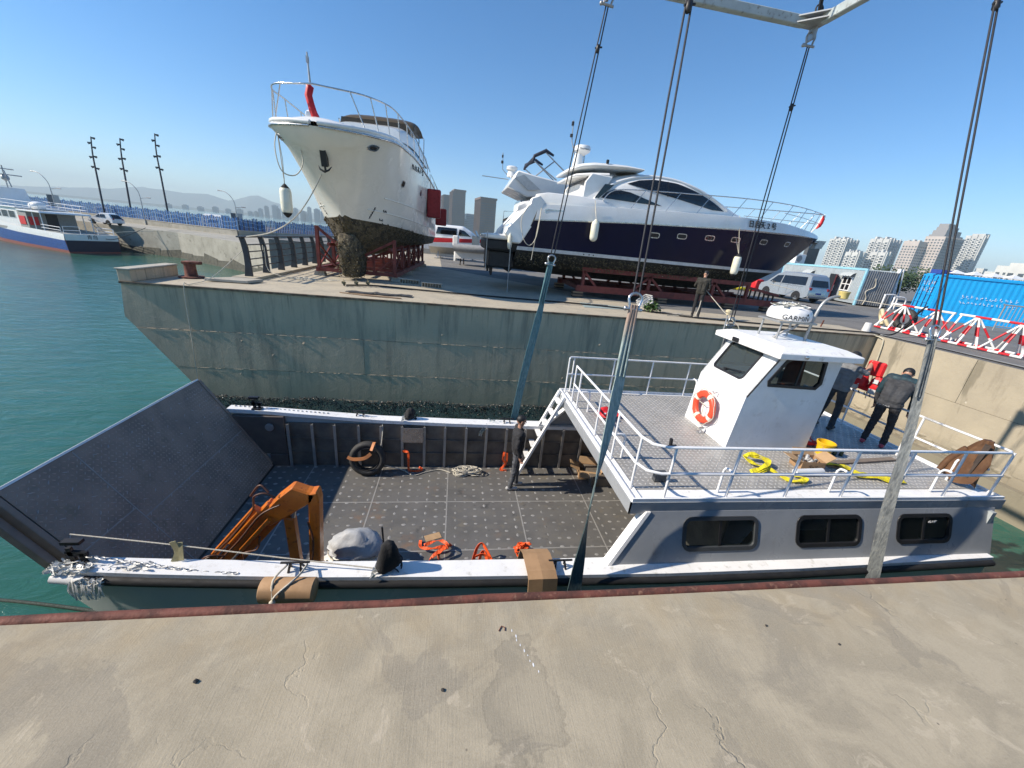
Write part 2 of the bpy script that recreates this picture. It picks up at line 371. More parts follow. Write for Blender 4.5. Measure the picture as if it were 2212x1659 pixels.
def concrete_near():
    mt, nt, p = newmat('near_quay_concrete')
    v = coords(nt)
    big = nz(nt, v, .55, 5, .55, .4); mid = nz(nt, v, 2.6, 7, .68, .6); fine = nz(nt, v, 38, 6, .7)
    c = mixc(nt, ramp(nt, big, .36, .64), (.325, .275, .19), (.26, .226, .168))
    c = mixc(nt, ramp(nt, mid, .42, .6), c, (.375, .32, .228))
    # irregular worn skin with a sharp edge
    th = ramp(nt, nz(nt, v, .85, 6, .6, .9), .545, .56)
    c = mixc(nt, mul(nt, th, .5), c, (.215, .187, .143))
    pat = ramp(nt, nz(nt, v, 3.3, 8, .7, 1.2), .60, .64)
    c = mixc(nt, mul(nt, pat, .55), c, (.47, .40, .295))
    # broom marks running towards the edge
    tc = nd(nt, 'TexCoord'); mp = nd(nt, 'Mapping'); mp.inputs['Scale'].default_value = (46, 1.2, 1); mp.inputs['Rotation'].default_value = (0, 0, -.05)
    L(nt, tc.outputs['Object'], mp.inputs[0]); st = nz(nt, mp.outputs[0], 2.2, 5, .7)
    c = mixc(nt, mul(nt, ramp(nt, st, .55, .75), .28), c, (.16, .145, .12))
    c = mixc(nt, mul(nt, ramp(nt, fine, .55, .8), .35), c, (.13, .12, .1))
    gr = nz(nt, v, 120, 3, .7); c = mixc(nt, ramp(nt, gr, .35, .8), c, mixc(nt, .3, c, (.5, .46, .38)))
    # hairline cracks
    vd = nd(nt, 'TexVoronoi', feature='DISTANCE_TO_EDGE'); vd.inputs['Scale'].default_value = .75
    nn = nd(nt, 'TexNoise'); nn.inputs['Scale'].default_value = 2.2; nn.inputs['Detail'].default_value = 6; L(nt, v, nn.inputs['Vector'])
    ad = nd(nt, 'VectorMath', operation='MULTIPLY_ADD'); ad.inputs[1].default_value = (.8, .8, .8); L(nt, nn.outputs['Color'], ad.inputs[0]); L(nt, v, ad.inputs[2])
    L(nt, ad.outputs[0], vd.inputs['Vector'])
    ck = mul(nt, ramp(nt, vd.outputs['Distance'], .0015, .006, 1, 0), ramp(nt, nz(nt, v, .8, 3), .5, .6))
    c = mixc(nt, mul(nt, ck, .06), c, (.1, .092, .078))
    # yellowish rust wash near the edge
    sx = nd(nt, 'SeparateXYZ'); L(nt, v, sx.inputs[0])
    ed = mul(nt, ramp(nt, sx.outputs['Y'], 1.25, 1.85), ramp(nt, nz(nt, v, 4, 6), .4, .7))
    c = mixc(nt, mul(nt, ed, .5), c, (.36, .27, .15))
    # one broad damp patch with a darker rim
    dx = mul(nt, mul(nt, sx.outputs['X'], -.44, 'ADD'), 4.4); dy = mul(nt, mul(nt, sx.outputs['Y'], -1.22, 'ADD'), 2.5)
    dd = mul(nt, mul(nt, mul(nt, dx, dx), mul(nt, dy, dy), 'ADD'), mul(nt, nz(nt, v, 3.1, 6, .6), 2.6), 'ADD')
    inside = ramp(nt, dd, 1.95, 2.0, 1, 0); rim = mul(nt, ramp(nt, dd, 1.85, 1.96), inside)
    c = mixc(nt, mul(nt, inside, .18), c, (.17, .155, .125)); c = mixc(nt, mul(nt, rim, .2), c, (.12, .105, .08))
    hole = nd(nt, 'TexVoronoi'); hole.inputs['Scale'].default_value = 5.5; L(nt, v, hole.inputs['Vector'])
    hh = mul(nt, ramp(nt, hole.outputs['Distance'], .03, .05, 1, 0), ramp(nt, nz(nt, v, 1.3, 2), .52, .56))
    c = mixc(nt, mul(nt, hh, .7), c, (.05, .045, .04))
    L(nt, c, p.inputs['Base Color']); p.inputs['Roughness'].default_value = .88; p.inputs['Specular IOR Level'].default_value = .25
    h = mul(nt, mul(nt, fine, .5), mul(nt, mul(nt, gr, .35), mul(nt, mul(nt, st, .5), mul(nt, ck, -1.2), 'ADD'), 'ADD'), 'ADD')
    bumpn(nt, p, h, .55, .006)
    return mt
def concrete_wall():
    mt, nt, p = newmat('basin_wall_concrete')
    v = coords(nt); s = coords(nt, (2.2, 2.2, .22))
    c = mixc(nt, ramp(nt, nz(nt, v, .5, 5), .35, .65), (.58, .445, .305), (.48, .375, .26))
    c = mixc(nt, mul(nt, ramp(nt, nz(nt, s, 1.6, 7, .65), .48, .72), .75), c, (.19, .17, .135))
    c = mixc(nt, mul(nt, ramp(nt, nz(nt, s, 3.1, 6, .6), .56, .75), .5), c, (.46, .41, .31))
    sx = nd(nt, 'SeparateXYZ'); L(nt, v, sx.inputs[0])
    wet = mul(nt, ramp(nt, sx.outputs['Z'], -2.3, -3.7), .65); c = mixc(nt, wet, c, (.27, .235, .165))
    drip = mul(nt, ramp(nt, sx.outputs['Z'], -.8, -.05), ramp(nt, nz(nt, coords(nt, (9, 9, .15)), 1.2, 4), .58, .7))
    c = mixc(nt, mul(nt, drip, .7), c, (.05, .04, .03))
    c = mixc(nt, mul(nt, ramp(nt, nz(nt, v, 14, 5, .7), .6, .78), .4), c, (.14, .13, .115))
    L(nt, c, p.inputs['Base Color']); p.inputs['Roughness'].default_value = .85
    bumpn(nt, p, mul(nt, nz(nt, v, 3.2, 9, .68), mul(nt, nz(nt, v, 26, 5, .7), .35), 'ADD'), .8, .035)
    return mt
def concrete_end():
    mt, nt, p = newmat('end_wall_concrete')
    v = coords(nt); s = coords(nt, (1, 1.6, .3))
    c = mixc(nt, ramp(nt, nz(nt, v, .7, 6), .35, .65), (.40, .345, .255), (.33, .285, .215))
    c = mixc(nt, mul(nt, ramp(nt, nz(nt, s, 2.2, 7, .65), .54, .72), .5), c, (.2, .17, .125))
    c = mixc(nt, mul(nt, ramp(nt, nz(nt, s, 1.1, 5), .62, .68), .5), c, (.13, .115, .08))
    c = mixc(nt, ramp(nt, nz(nt, v, 5, 4), .7, .74), c, (.5, .45, .36))
    sx = nd(nt, 'SeparateXYZ'); L(nt, v, sx.inputs[0])
    wet = mul(nt, ramp(nt, sx.outputs['Z'], -2.7, -3.4), .7); c = mixc(nt, wet, c, (.16, .145, .105))
    L(nt, c, p.inputs['Base Color']); p.inputs['Roughness'].default_value = .88
    bumpn(nt, p, mul(nt, nz(nt, v, 4, 9, .68), mul(nt, nz(nt, v, 30, 5, .7), .4), 'ADD'), .6, .03)
    return mt
mc_near, mc_wall, mc_end = concrete_near(), concrete_wall(), concrete_end()
mc_deck = M('pier_deck_concrete', (.44, .385, .29), .88, c2=(.36, .32, .25), s=1.1, bump=.25, bs=24, c3=(.27, .24, .19), s3=5)
mc_road = M('worn_grey_road', (.17, .165, .155), .9, c2=(.125, .122, .118), s=.45, bump=.3, bs=40, c3=(.22, .21, .195), s3=3)
mc_far = M('breakwater_concrete', (.36, .34, .285), .88, c2=(.28, .265, .22), s=.6, bump=.2, bs=6, c3=(.2, .19, .16), s3=1.6)
mc_tide = M('tidal_stain', (.075, .072, .05), .8, c2=(.045, .045, .034), s=3, bump=.5, bs=9)

# near quay: slab with a steel-pipe edge
nq = MB().box(-40, 17.0, -40, 1.82, -9, 0).build('near_quay', mc_near, kind='structure')
b = MB(); y = 1.865
pts = [(-40, y, -.035)]+[(x, y+.004*sin(x*3), -.035+.003*sin(x*5.1)) for x in [-6+.35*i for i in range(62)]]+[(17, y, -.035)]
b.tube(pts, .035, 12); b.build('steel_edge_pipe', rust, nq, smooth=50)
b = MB(); b.box(-40, 17, 1.822, 1.84, -.30, -.07); b.build('edge_plate', rust, nq)
# small rubbish on the near quay
for i, (x, yy) in enumerate([(.02, 1.32), (.62, .8), (-1.2, 1.45), (2.1, 1.55), (2.5, 1.4), (-1.6, 1.1)]):
    b = MB(); s = .006+.006*R.random(); b.ell((x, yy, s*.55), (s*1.2, s, s*.75), 7, 5)
    for q in b.v: q += Vector((R.uniform(-1, 1), R.uniform(-1, 1), 0))*.003
    tag(b.build('stone_chip', M('dark_stone_chip', (.05, .045, .04), .9) if i == 0 else bpy.data.materials['dark_stone_chip'], smooth=60), 'small dark stone chip lying on the near concrete quay', 'stone', 'stone chips on the near quay')
b = MB(); b.tube([(.34, 1.62, .005), (.36, 1.65, .005), (.38, 1.64, .005), (.377, 1.62, .005)], .003, 6)
tag(b.build('bent_nail', rust), 'small bent rusty wire hook on the near quay close to the pipe edge', 'wire')
b = MB()
for t in range(9):
    x = .42+.014*t+R.uniform(-.008, .008); yy = 1.62-.03*t+R.uniform(-.008, .008); s = R.uniform(.3, .8); b.add([(x+.008*s*cos(k*1.05+t)*R.uniform(.5, 1.2), yy+.022*s*sin(k*1.05+t)*R.uniform(.5, 1.2), .0016) for k in range(6)], [(0, 1, 2, 3, 4, 5)])
tag(b.build('paint_mark', print_white, fix=False, kind='stuff'), 'broken white paint streak across the near quay', 'paint mark')

# far pier
OUT = [(-.0, -9.86), (-1.05, -9.98), (-2.2, -9.15), (-3.4, -8.32), (-4.6, -7.5), (-9, -7.0)]   # (z, x) of the undercut end
def endx(z): return interp([(-a, c) for a, c in OUT], -z)[0]
b = MB()
poly = [(17.3, -9), (17.3, -.001)]+[(x, z-.001 if z == 0 else z) for z, x in OUT]
b.prism([(u, v) for u, v in poly], XZ(13.24), 0, 2.1)
b.box(-7.95, 17.3, 15.33, 47, -9, -.002)
fp = b.build('far_pier', [mc_deck], kind='structure')
R2 = random.Random(3)
rows = [(0, -1.38), (-1.39, -2.62), (-2.63, -5.2)]
for ri, (za, zb) in enumerate(rows):
    xs = [-12]+[x+R2.uniform(-.3, .3) for x in ([-6.1, -1.97, 2.6, 7.3, 12.2], [-7.4, -3.2, 1.4, 6.2, 11], [-5.6, -1.1, 3.4, 8.2, 13])[ri]]+[17.0]
    for xa, xb in zip(xs, xs[1:]):
        P = []
        if xa == -12:
            zz = [za, (za+zb)/2, zb] if ri else [za, -1.05, zb]
            P = [(endx(z)+.004, z) for z in zz]
            if ri == 2: P = [(endx(z)+.004, z) for z in (za, -3.4, -4.6, zb)]
            P += [(xb-.005, zb), (xb-.005, za)]
        else: P = [(xa, za), (xa, zb), (xb-.005, zb), (xb-.005, za)]
        pr = R2.uniform(.0, .012)
        MB().prism(P, XZ(13.2-pr), 0, .045+pr).build('wall_panel', mc_wall, fp)
# ragged construction joints (spalled lips)
b = MB()
for zj in (-1.385, -2.625, -3.62):
    x = endx(zj)+.3
    while x < 16.8:
        l = R2.uniform(.05, .35)
        if R2.random() < .62:
            h = R2.uniform(.005, .014); d = R2.uniform(.004, .012)
            b.add([(x, 13.19, zj-h), (x+l, 13.19, zj-h*R2.uniform(.3, 1)), (x+l, 13.19, zj+h*R2.uniform(.3, 1)), (x, 13.19, zj+h), (x+l*.3, 13.19-d, zj), (x+l*.7, 13.19-d, zj)],
                  [(0, 1, 5, 4), (1, 2, 5), (2, 3, 4, 5), (3, 0, 4)])
        x += l*R2.uniform(.9, 1.5)
for _ in range(22):
    x, z, s = R2.uniform(-7, 12), R2.uniform(-3.4, -.3), R2.uniform(.015, .05)
    b.ell((x, 13.195, z), (s*1.3, s*.5, s), 7, 5)
b.build('joint_lip', mc_wall, fp, kind='stuff')
b = MB(); b.box(-9.88, 17.0, 13.15, 13.245, -.055, .006); b.build('edge_angle', M('brown_edge_steel', (.10, .06, .035), .8, c2=(.2, .17, .12), s=4), fp)
# mussel band
b = MB(); R3 = random.Random(11)
for _ in range(6800):
    x = R3.uniform(-8.2, 9.5); top = -3.56-.05*sin(x*1.7)-.09*R3.random()
    z = top-abs(R3.gauss(0, .34)); z = max(z, -4.4)
    if x < endx(z)+.05: continue
    s = R3.uniform(.016, .04); a = R3.uniform(0, 6.3); t = Vector((cos(a), R3.uniform(-.7, .1), sin(a))).normalized(); u = Vector((-sin(a), -.3, cos(a))).normalized(); n_ = Vector((0, -1, 0))
    c = Vector((x, 13.2-R3.uniform(0, .035), z))
    b.add([c+t*s, c-t*s, c+u*s*.5+n_*s*.2, c-u*s*.5+n_*s*.2, c+n_*s*.8], [(0, 2, 4), (2, 1, 4), (1, 3, 4), (3, 0, 4)])
b.build('mussel_band', M('black_mussels', (.022, .022, .022), .38, c2=(.05, .05, .045), s=11, c3=(.13, .12, .1), s3=30), fp, kind='stuff', fix=False)
# end parapet, kerb, slabs
b = MB(); b.box(-9.9, -9.56, 13.2, 15.3, 0, .34); b.build('parapet', mc_wall, fp, bevel=.015)
b = MB(); b.box(-9.93, -9.53, 13.17, 15.32, .34, .385); b.build('parapet_cap', concrete_pale, fp, bevel=.01)
b = MB(); b.box(-7.9, -7.1, 15.34, 46, 0, .1); b.build('kerb', mc_deck, fp, bevel=.012)

# end wall and right-hand ground
gr = MB()
gr.box(17.02, 140, -60, 150, -9, -.004); gr.box(-20, 17.02, 47, 150, -9, -.004)
land = gr.build('ground', mc_road, kind='structure')
MB().add([(9.0, 16.3, .002), (17.3, 15.2, .002), (17.3, 46.9, .002), (-2.0, 46.9, .002), (-1.0, 28, .002)], [(0, 1, 2, 3, 4)]).build('road', mc_road, kind='structure')
ys = [13.1, 9.9, 6.3, 2.4]
for i, (ya, yb) in enumerate(zip(ys, ys[1:])):
    for za, zb in ((0, -1.52), (-1.53, -3.05), (-3.06, -5.5)):
        MB().box(16.93-R2.uniform(0, .03), 17.03, yb+.008, ya, zb, za).build('end_wall_panel', mc_end, land)
b = MB(); R4 = random.Random(5)
for _ in range(420):
    y, z = R4.uniform(2.3, 13), -2.9-abs(R4.gauss(0, .6)); s = R4.uniform(.04, .16)
    c = Vector((16.93, y, z)); b.ell(c, (s*.45, s, s*.6), 7, 4)
b.build('rubble_face', mc_end, land, kind='stuff', smooth=30)
b = MB(); b.box(16.6, 17.0, 1.9, 13.0, -5.2, -3.35); 
for q in b.v: q.x += R4.uniform(-.1, .1)
b.build('wall_footing', mc_end, land)

# left breakwater
BW = [(-170, 118), (-110, 94), (-75, 78.6), (-48, 65.8), (-37.6, 61.6), (-25, 52), (-20.02, 47.02)]
PP = [(-170, 128), (-110, 104), (-70, 86), (-55, 78.6), (-42.4, 72.2), (-33, 67.9), (-29, 71), (-25, 84), (-14, 108), (10, 125)]
b = MB(); ztop = -.95
top = BW+[(-20.02, 149), (-170, 149)]
b.prism(top, XY(0), ztop, -9)
bw = b.build('breakwater', mc_far, kind='structure')
b = MB(); b2 = MB(); b3 = MB()
for (x0, y0), (x1, y1) in zip(BW, BW[1:]):
    d = Vector((x1-x0, y1-y0, 0)).normalized(); n_ = Vector((d.y, -d.x, 0))
    k = max(1, int((Vector((x1-x0, y1-y0)).length)/3))
    for i in range(k):
        for sgn in (0,):
            p0 = Vector((lerp(x0, x1, i/k), lerp(y0, y1, i/k), 0)); p1 = Vector((lerp(x0, x1, (i+1)/k), lerp(y0, y1, (i+1)/k), 0))
            h0 = -3.0+R4.uniform(-.35, .35)-.3; h1 = -3.3+R4.uniform(-.35, .35)
            b.add([p0+n_*.03+Vector((0, 0, h0)), p1+n_*.03+Vector((0, 0, h1)), p1+n_*.25+Vector((0, 0, -4.6)), p0+n_*.25+Vector((0, 0, -4.6))], [(0, 1, 2, 3)])
b.build('tide_band', mc_tide, bw)
b = MB(); b2 = MB()
def along(path, step):
    out = []
    for (x0, y0), (x1, y1) in zip(path, path[1:]):
        l = sqrt((x1-x0)**2+(y1-y0)**2); k = int(l/step)
        out += [(lerp(x0, x1, i/k), lerp(y0, y1, i/k), (x1-x0)/l, (y1-y0)/l) for i in range(k)]
    return out
for (x0, y0), (x1, y1) in zip(PP, PP[1:]):
    b.bar((x0, y0, -.25), (x1, y1, -.25), .5, 1.2); b2.bar((x0, y0, .39), (x1, y1, .39), .6, .08)
# parapet sits on the breakwater top
for q in b.v: q.z -= .55
for q in b2.v: q.z -= .55
b.build('parapet', mc_far, bw); b2.build('parapet_cap', concrete_pale, bw)
fence = thing('slat_fence', 'long blue slat fence with pale zigzag line on top of the breakwater wall', 'fence', (-48, 75, -.12))
fb = M('fence_blue', (.022, .13, .36), .5, c2=(.018, .105, .3)); fw = M('fence_pale_blue', (.42, .58, .72), .5); fd = M('fence_navy', (.012, .035, .10), .5)
b = MB(); SL = along(PP, .2)
for i, (x, y, dx, dy) in enumerate(SL):
    h = 1.55+.14*((i*7) % 5)/4+(.16 if (i//4) % 3 == 0 else 0); m = 0 if i % 3 else 2
    n_ = Vector((dy, -dx, 0)); p = Vector((x, y, 0))-n_*.02*(i % 2)
    b.bar(p+Vector((0, 0, -.12)), p+Vector((0, 0, -.12+h)), .14, .03, up=n_, mi=m)
    t = (i % 22)/22; zz = .25+.34*abs(2*t-1)+.16*abs(((i % 9)/4.5)-1)
    for z0 in (zz, zz+.62):
        q = p+n_*.035; b.bar(q+Vector((0, 0, -.12+z0)), q+Vector((0, 0, -.12+z0+.06)), .1, .012, up=n_, mi=1)
b.build('slat_panel', [fb, fw, fd], fence, kind='stuff', fix=False)
for x, y, dx, dy in along(PP[2:8], 3.4):
    n_ = Vector((dy, -dx, 0)); p = Vector((x, y, 0))+n_*.03
    MB().bar(p+Vector((0, 0, -.12)), p+Vector((0, 0, 1.34)), .06, .06, up=n_).build('fence_post', fw, fence)
# low white wall behind the boats
lw = thing('low_wall', 'low pale wall with white railing bars behind the boat yard', 'wall', (0, 46, 0))
b = MB(); b.box(-7.5, 14, 45.9, 46.15, 0, .55); b.build('base', concrete_pale, lw)
b = MB()
for i in range(140): b.box(-7.4+.152*i, -7.4+.152*i+.06, 46.0, 46.04, .55, .95)
b.box(-7.5, 14, 45.99, 46.05, .95, 1.0); b.build('baluster', white_paint, lw, kind='stuff', fix=False)

# hills and far shore
def ridge(name, pts, y, depth, seed, mat):
    b = MB(); rr = random.Random(seed); n = 90; x0, x1 = pts[0][0], pts[-1][0]; rows = []
    for j, (f, dy) in enumerate(((0, -depth), (.35, -depth*.6), (.72, -depth*.25), (1, 0), (.5, depth*.5), (0, depth))):
        row = []
        for i in range(n+1):
            x = lerp(x0, x1, i/n); z = interp(pts, x)[0]
            z = z*(1+.12*noise.noise((x/420, seed, 0))+.05*noise.noise((x/130, seed, j)))
            row.append(Vector((x, y+dy+90*noise.noise((x/300, j*3.1, seed)), WZ-1+max(0, z)*f)))
        rows.append(row)
    b.loft(rows, caps=False); return b.build(name, mat, kind='structure', smooth=80)
mh = M('hazy_hill', (.05, .075, .055), .9, c2=(.09, .09, .07), s=.004)
ridge('hills', [(-9500, 60), (-6800, 75), (-6200, 120), (-5600, 165), (-5250, 190), (-4900, 270), (-4500, 240), (-4000, 240), (-3650, 190), (-3230, 330), (-3000, 240), (-2600, 160), (-2000, 90), (-1200, 40)], 7400, 700, 3, mh)
ridge('far_shore', [(-8000, 8), (-5000, 14), (-2500, 22), (-800, 26), (600, 30), (2500, 34), (5000, 60), (7000, 10)], 4300, 500, 9, mh)
def haze():
    mt, nt, p = newmat('thin_haze'); nt.nodes.remove(p)
    v = nd(nt, 'VolumePrincipled'); v.inputs['Color'].default_value = (.78, .94, 1, 1); v.inputs['Density'].default_value = .00018; v.inputs['Anisotropy'].default_value = 0
    L(nt, v.outputs[0], nt.nodes['Material Output'].inputs['Volume'])
    b = MB(); b.box(-9800, 9800, -600, 9800, WZ-7, 400)
    o = b.build('haze', mt, kind='stuff'); o['label'] = 'thin pale sea haze filling the air over the harbour'; o['category'] = 'haze'
haze()
# ---------------------------------------------------------------- the landing craft
from mathutils.geometry import tessellate_polygon
def holed(outer, holes, fn, d0, d1, mb=None, mi=0):
    """plate with window openings"""
    mb = mb or MB(); loops = [outer]+holes
    tris = tessellate_polygon([[Vector((u, v, 0)) for u, v in l] for l in loops])
    flat = [p for l in loops for p in l]; n = len(flat)
    vs = [fn(u, v, d) for d in (d0, d1) for u, v in flat]; fs = []
    for t in tris: fs += [tuple(t), tuple(n+i for i in t)]
    k = 0
    for l in loops:
        m = len(l)
        for i in range(m): j = (i+1) % m; fs.append((k+i, k+j, n+k+j, n+k+i))
        k += m
    return mb.add(vs, fs, mi)
DK, UD, GZ = -2.83, -.9, -1.75
boat = thing('landing_craft', 'silver and white landing craft with raised bow ramp and wheelhouse floating in the basin', 'boat', (2.4, 5.85, WZ))
def gz(x): return interp([(-4.1, -1.52), (-3, -1.6), (-1.5, -1.69), (0, -1.73), (2, -1.755), (9, -1.77)], x)[0]
hull_m = M('grey_hull_paint', (.40, .43, .43), .33, c2=(.34, .37, .375), s=.8, bump=.03, bs=4)
XS = [-4.05, -3.7, -3.2, -2.5, -1.5, 0, 1.5, 3, 5, 7, 8.6]
def yo(x): return interp([(-4.1, .2), (-3, .17), (-1, .15), (2, .1), (4, .06), (9, .17)], x)[0]       # the sides draw in a little at both ends
def zbot(x): return interp([(-4.5, -1.9), (-4.1, -1.75), (-3.7, -2.95), (-3.2, -3.95), (-2.5, -4.7), (-1.5, -5), (9, -5)], x)[0]
b = MB()
for s in (0, 1):
    secs = []
    for x in (XS if s == 0 else [-4.5]+XS[1:]):
        o, i, t = 3.53+yo(x), 3.86, gz(x)-.03
        pr = [(o, t), (o+.0, t-.35), (o+.22, max(zbot(x), -4.6)), (i-.02, zbot(x)), (i-.01, t)]
        secs.append([Vector((x, y if s == 0 else 11.7-y, z)) for y, z in pr])
    b.loft(secs, cu=True, flip=bool(s))
b.box(-3.72, 8.85, 3.9, 7.8, -4.9, DK-.012)
b.prism([(-3.72, DK-.02), (-3.2, -3.9), (-2.5, -4.7), (-2.4, DK-.02)], XZ(3.9), 0, 3.9)
b.box(8.52, 8.6, 3.9, 7.8, -4.9, UD-.2)
b.build('hull', hull_m, boat, smooth=30)
for s in (0, 1):
    b = MB(); secs = []
    for x in (XS if s == 0 else [-4.5]+XS[1:]):
        o, i, t = 3.505+yo(x), 3.875+yo(x)*.15, gz(x)
        secs.append([Vector((x, y if s == 0 else 11.7-y, z)) for y, z in ((o, t), (o, t-.075), (i, t-.075), (i, t))])
    b.loft(secs, cu=True); b.build('gunwale', white_paint, boat)
    b = MB(); b.tube([(x, (3.5+yo(x)) if s == 0 else 8.2-yo(x), gz(x)-.105) for x in [-3.85]+XS if x > -3.9], .055, 10); b.build('rub_rail', black_rub, boat, smooth=50)
    b = MB(); b.tube([(-4.12, 3.70 if s == 0 else 8.0, gz(-4.1)-.1), (-3.82, 3.68 if s == 0 else 8.02, gz(-3.8)-.1)], .055, 10); b.build('bow_tube', white_paint, boat, smooth=50)
# deck plates and tread lugs
lug_m = M('polished_tread', (.36, .35, .33), .45, .2, c2=(.17, .165, .155), s=2.3, lo=.42, hi=.6)
deck_m = M('dark_deck_plate', (.135, .13, .122), .55, .05, c2=(.10, .097, .092), s=1.6, bump=.1, bs=14, c3=(.15, .135, .11), s3=5)
def deck_wear(mt, amt):
    nt = mt.node_tree; p = nt.nodes['Principled BSDF']; src = p.inputs['Base Color'].links[0].from_socket; v = coords(nt)
    r_ = mul(nt, ramp(nt, nz(nt, v, .7, 6, .65), .57, .68), ramp(nt, nz(nt, v, 7, 5), .42, .6)); c = mixc(nt, mul(nt, r_, amt), src, (.26, .13, .055))
    d_ = ramp(nt, nz(nt, coords(nt, (1, 2.2, 1)), 1.3, 7, .7), .5, .66); c = mixc(nt, mul(nt, d_, .5), c, (.16, .15, .13))
    k_ = ramp(nt, nz(nt, v, 2.7, 4), .64, .72); c = mixc(nt, mul(nt, k_, .6), c, (.03, .03, .03)); L(nt, c, p.inputs['Base Color'])
deck_wear(deck_m, .6)
weld_m = M('weld_line', (.33, .32, .3), .55, .2)
Xs = [-3.72, -2.9, -1.45, 0, 1.45, 2.9, 4.3]; Ys = [3.88, 5.2, 6.5, 7.83]
for i in range(6):
    for j in range(3):
        MB().box(Xs[i]+.007, Xs[i+1]-.007, Ys[j]+.007, Ys[j+1]-.007, DK-.012, DK).build('deck_plate', deck_m, boat)
b = MB()
for x in Xs[1:-1]: b.box(x-.012, x+.012, 3.9, 7.8, DK-.01, DK+.0025)
for y in Ys[1:-1]:
    for xa, xb in zip(Xs, Xs[1:]): b.box(xa+.013, xb-.013, y-.011, y+.011, DK-.01, DK+.002)
b.build('weld_bead', weld_m, boat, kind='stuff', fix=False)
def lug(b, c, a, l, wd, h, n_=Vector((0, 0, 1)), u0=Vector((1, 0, 0))):
    v0 = n_.cross(u0); u = u0*cos(a)+v0*sin(a); v = n_.cross(u); c = Vector(c)
    b.add([c-u*l, c-u*l*.4-v*wd, c+u*l*.4-v*wd, c+u*l, c+u*l*.4+v*wd, c-u*l*.4+v*wd, c-u*l*.45+n_*h, c+u*l*.45+n_*h],
          [(0, 1, 6), (1, 2, 7, 6), (2, 3, 7), (3, 4, 7), (4, 5, 6, 7), (5, 0, 6)])
b = MB()
rl_ = random.Random(4)
for i in range(14):
    for j in range(19):
        x, y = -3.62+.57*i, 3.98+.208*j
        for dx, dy, a in ((0, 0, 0), (.185, 0, 0), (.375, .1, pi/2)):
            if y+dy < 7.76 and x+dx < 4: k = rl_.uniform(.8, 1.1); lug(b, (x+dx+rl_.uniform(-.006, .006), y+dy, DK), a+rl_.uniform(-.06, .06), .042*k, .024*k, .006)
b.build('tread_lug', lug_m, boat, kind='stuff', fix=False)
# far bulwark with frames
b = MB(); b.box(-3.4, 8.7, 7.815, 7.838, DK, GZ-.05); b.build('bulwark_plate', alu_in, boat)
b = MB(); b.box(-4.42, -3.42, 7.76, 7.84, DK+.3, GZ+.1); b.box(-3.78, -3.42, 7.76, 7.84, DK, DK+.29); b.build('bow_panel', M('dark_bow_panel', (.12, .10, .09), .45, .1), boat, bevel=.01)
b = MB(); b.lathe((-3.98+.28, 7.735, -1.88), [(.001, 0), (.085, 0), (.085, .02), (.06, .025), (.001, .025)], 20, M=Matrix.Rotation(radians(90), 3, 'X')); b.build('hatch_disc', alu, boat, smooth=40)
rib_m = M('frame_aluminium', (.36, .34, .31), .5, .2, c2=(.27, .255, .235), s=4)
ribx = [-3.36, -2.88, -2.43, -1.94, -1.48, -1.03, -.55, -.1, .37, .83, 1.29, 1.72, 2.16, 2.63, 3.09, 3.55]
for x in ribx:
    b = MB(); b.box(x-.028, x+.028, 7.735, 7.745, DK, GZ-.06); b.box(x-.004, x+.004, 7.745, 7.815, DK, GZ-.06); b.build('frame_rib', rib_m, boat)
for z in (-2.16, -2.49):
    for xa, xb in zip(ribx, ribx[1:]):
        MB().box(xa+.03, xb-.03, 7.785, 7.8145, z-.012, z+.012).build('stringer', alu_in, boat)
b = MB(); b.box(-1.0, -.58, 7.70, 7.73, -2.17, -1.83); b.build('inspection_plate', M('bright_aluminium', (.5, .46, .44), .25, .85), boat)
# ramp
RT = Vector((-1.15, 0, 1.9)); RL = RT.length; rv_ = RT.normalized(); rn = Vector((1.9, 0, 1.15)).normalized(); yv = Vector((0, 1, 0)); ro = Vector((-3.73, 0, DK+.03))
def RP(y, v, d): return ro+rv_*v+rn*d+yv*y
ramp_m = M('dark_ramp_plate', (.28, .215, .17), .5, .0, c2=(.2, .158, .128), s=2.5, bump=.1, bs=20, c3=(.2, .16, .12), s3=4)
for y0, y1, v0, v1 in ((5.08, 7.72, 0, .98), (5.08, 7.72, .98, RL), (4.2, 5.08, 0, 1.16), (4.2, 5.08, 1.16, RL)):
    MB().prism([(y0+.006, v0+.006), (y1-.006, v0+.006), (y1-.006, v1-.006), (y0+.006, v1-.006)], RP, 0, .012).build('ramp_plate', ramp_m, boat)
b = MB(); b.prism([(4.2, 0), (7.72, 0), (7.72, RL), (4.2, RL)], RP, -.13, 0); b.build('ramp_core', M('ramp_core', (.05, .05, .055), .5, .3), boat)
b = MB()
for pts in (((5.08, .02), (5.08, RL-.02)), ((5.09, .98), (7.7, .98)), ((4.21, 1.16), (5.07, 1.16))):
    b.bar(RP(*pts[0], .012), RP(*pts[1], .012), .016, .006, up=rn)
b.build('ramp_weld', weld_m, boat, kind='stuff', fix=False)
b = MB(); b.prism([(4.18, RL), (7.74, RL), (7.74, RL+.03), (4.18, RL+.03)], RP, -.13, .022); b.build('ramp_lip', white_paint, boat)
b = MB()
for y in (4.12, 7.73): b.prism([(y, .05), (y+.07, .05), (y+.07, RL), (y, RL)], RP, -.17, .02)
b.prism([(4.02, .4), (4.10, .4), (4.10, RL), (4.02, RL)], RP, -.16, -.06)
b.build('ramp_flange', ramp_m, boat, bevel=.006, kind='stuff')
b = MB(); bb = MB(); n_ = 0
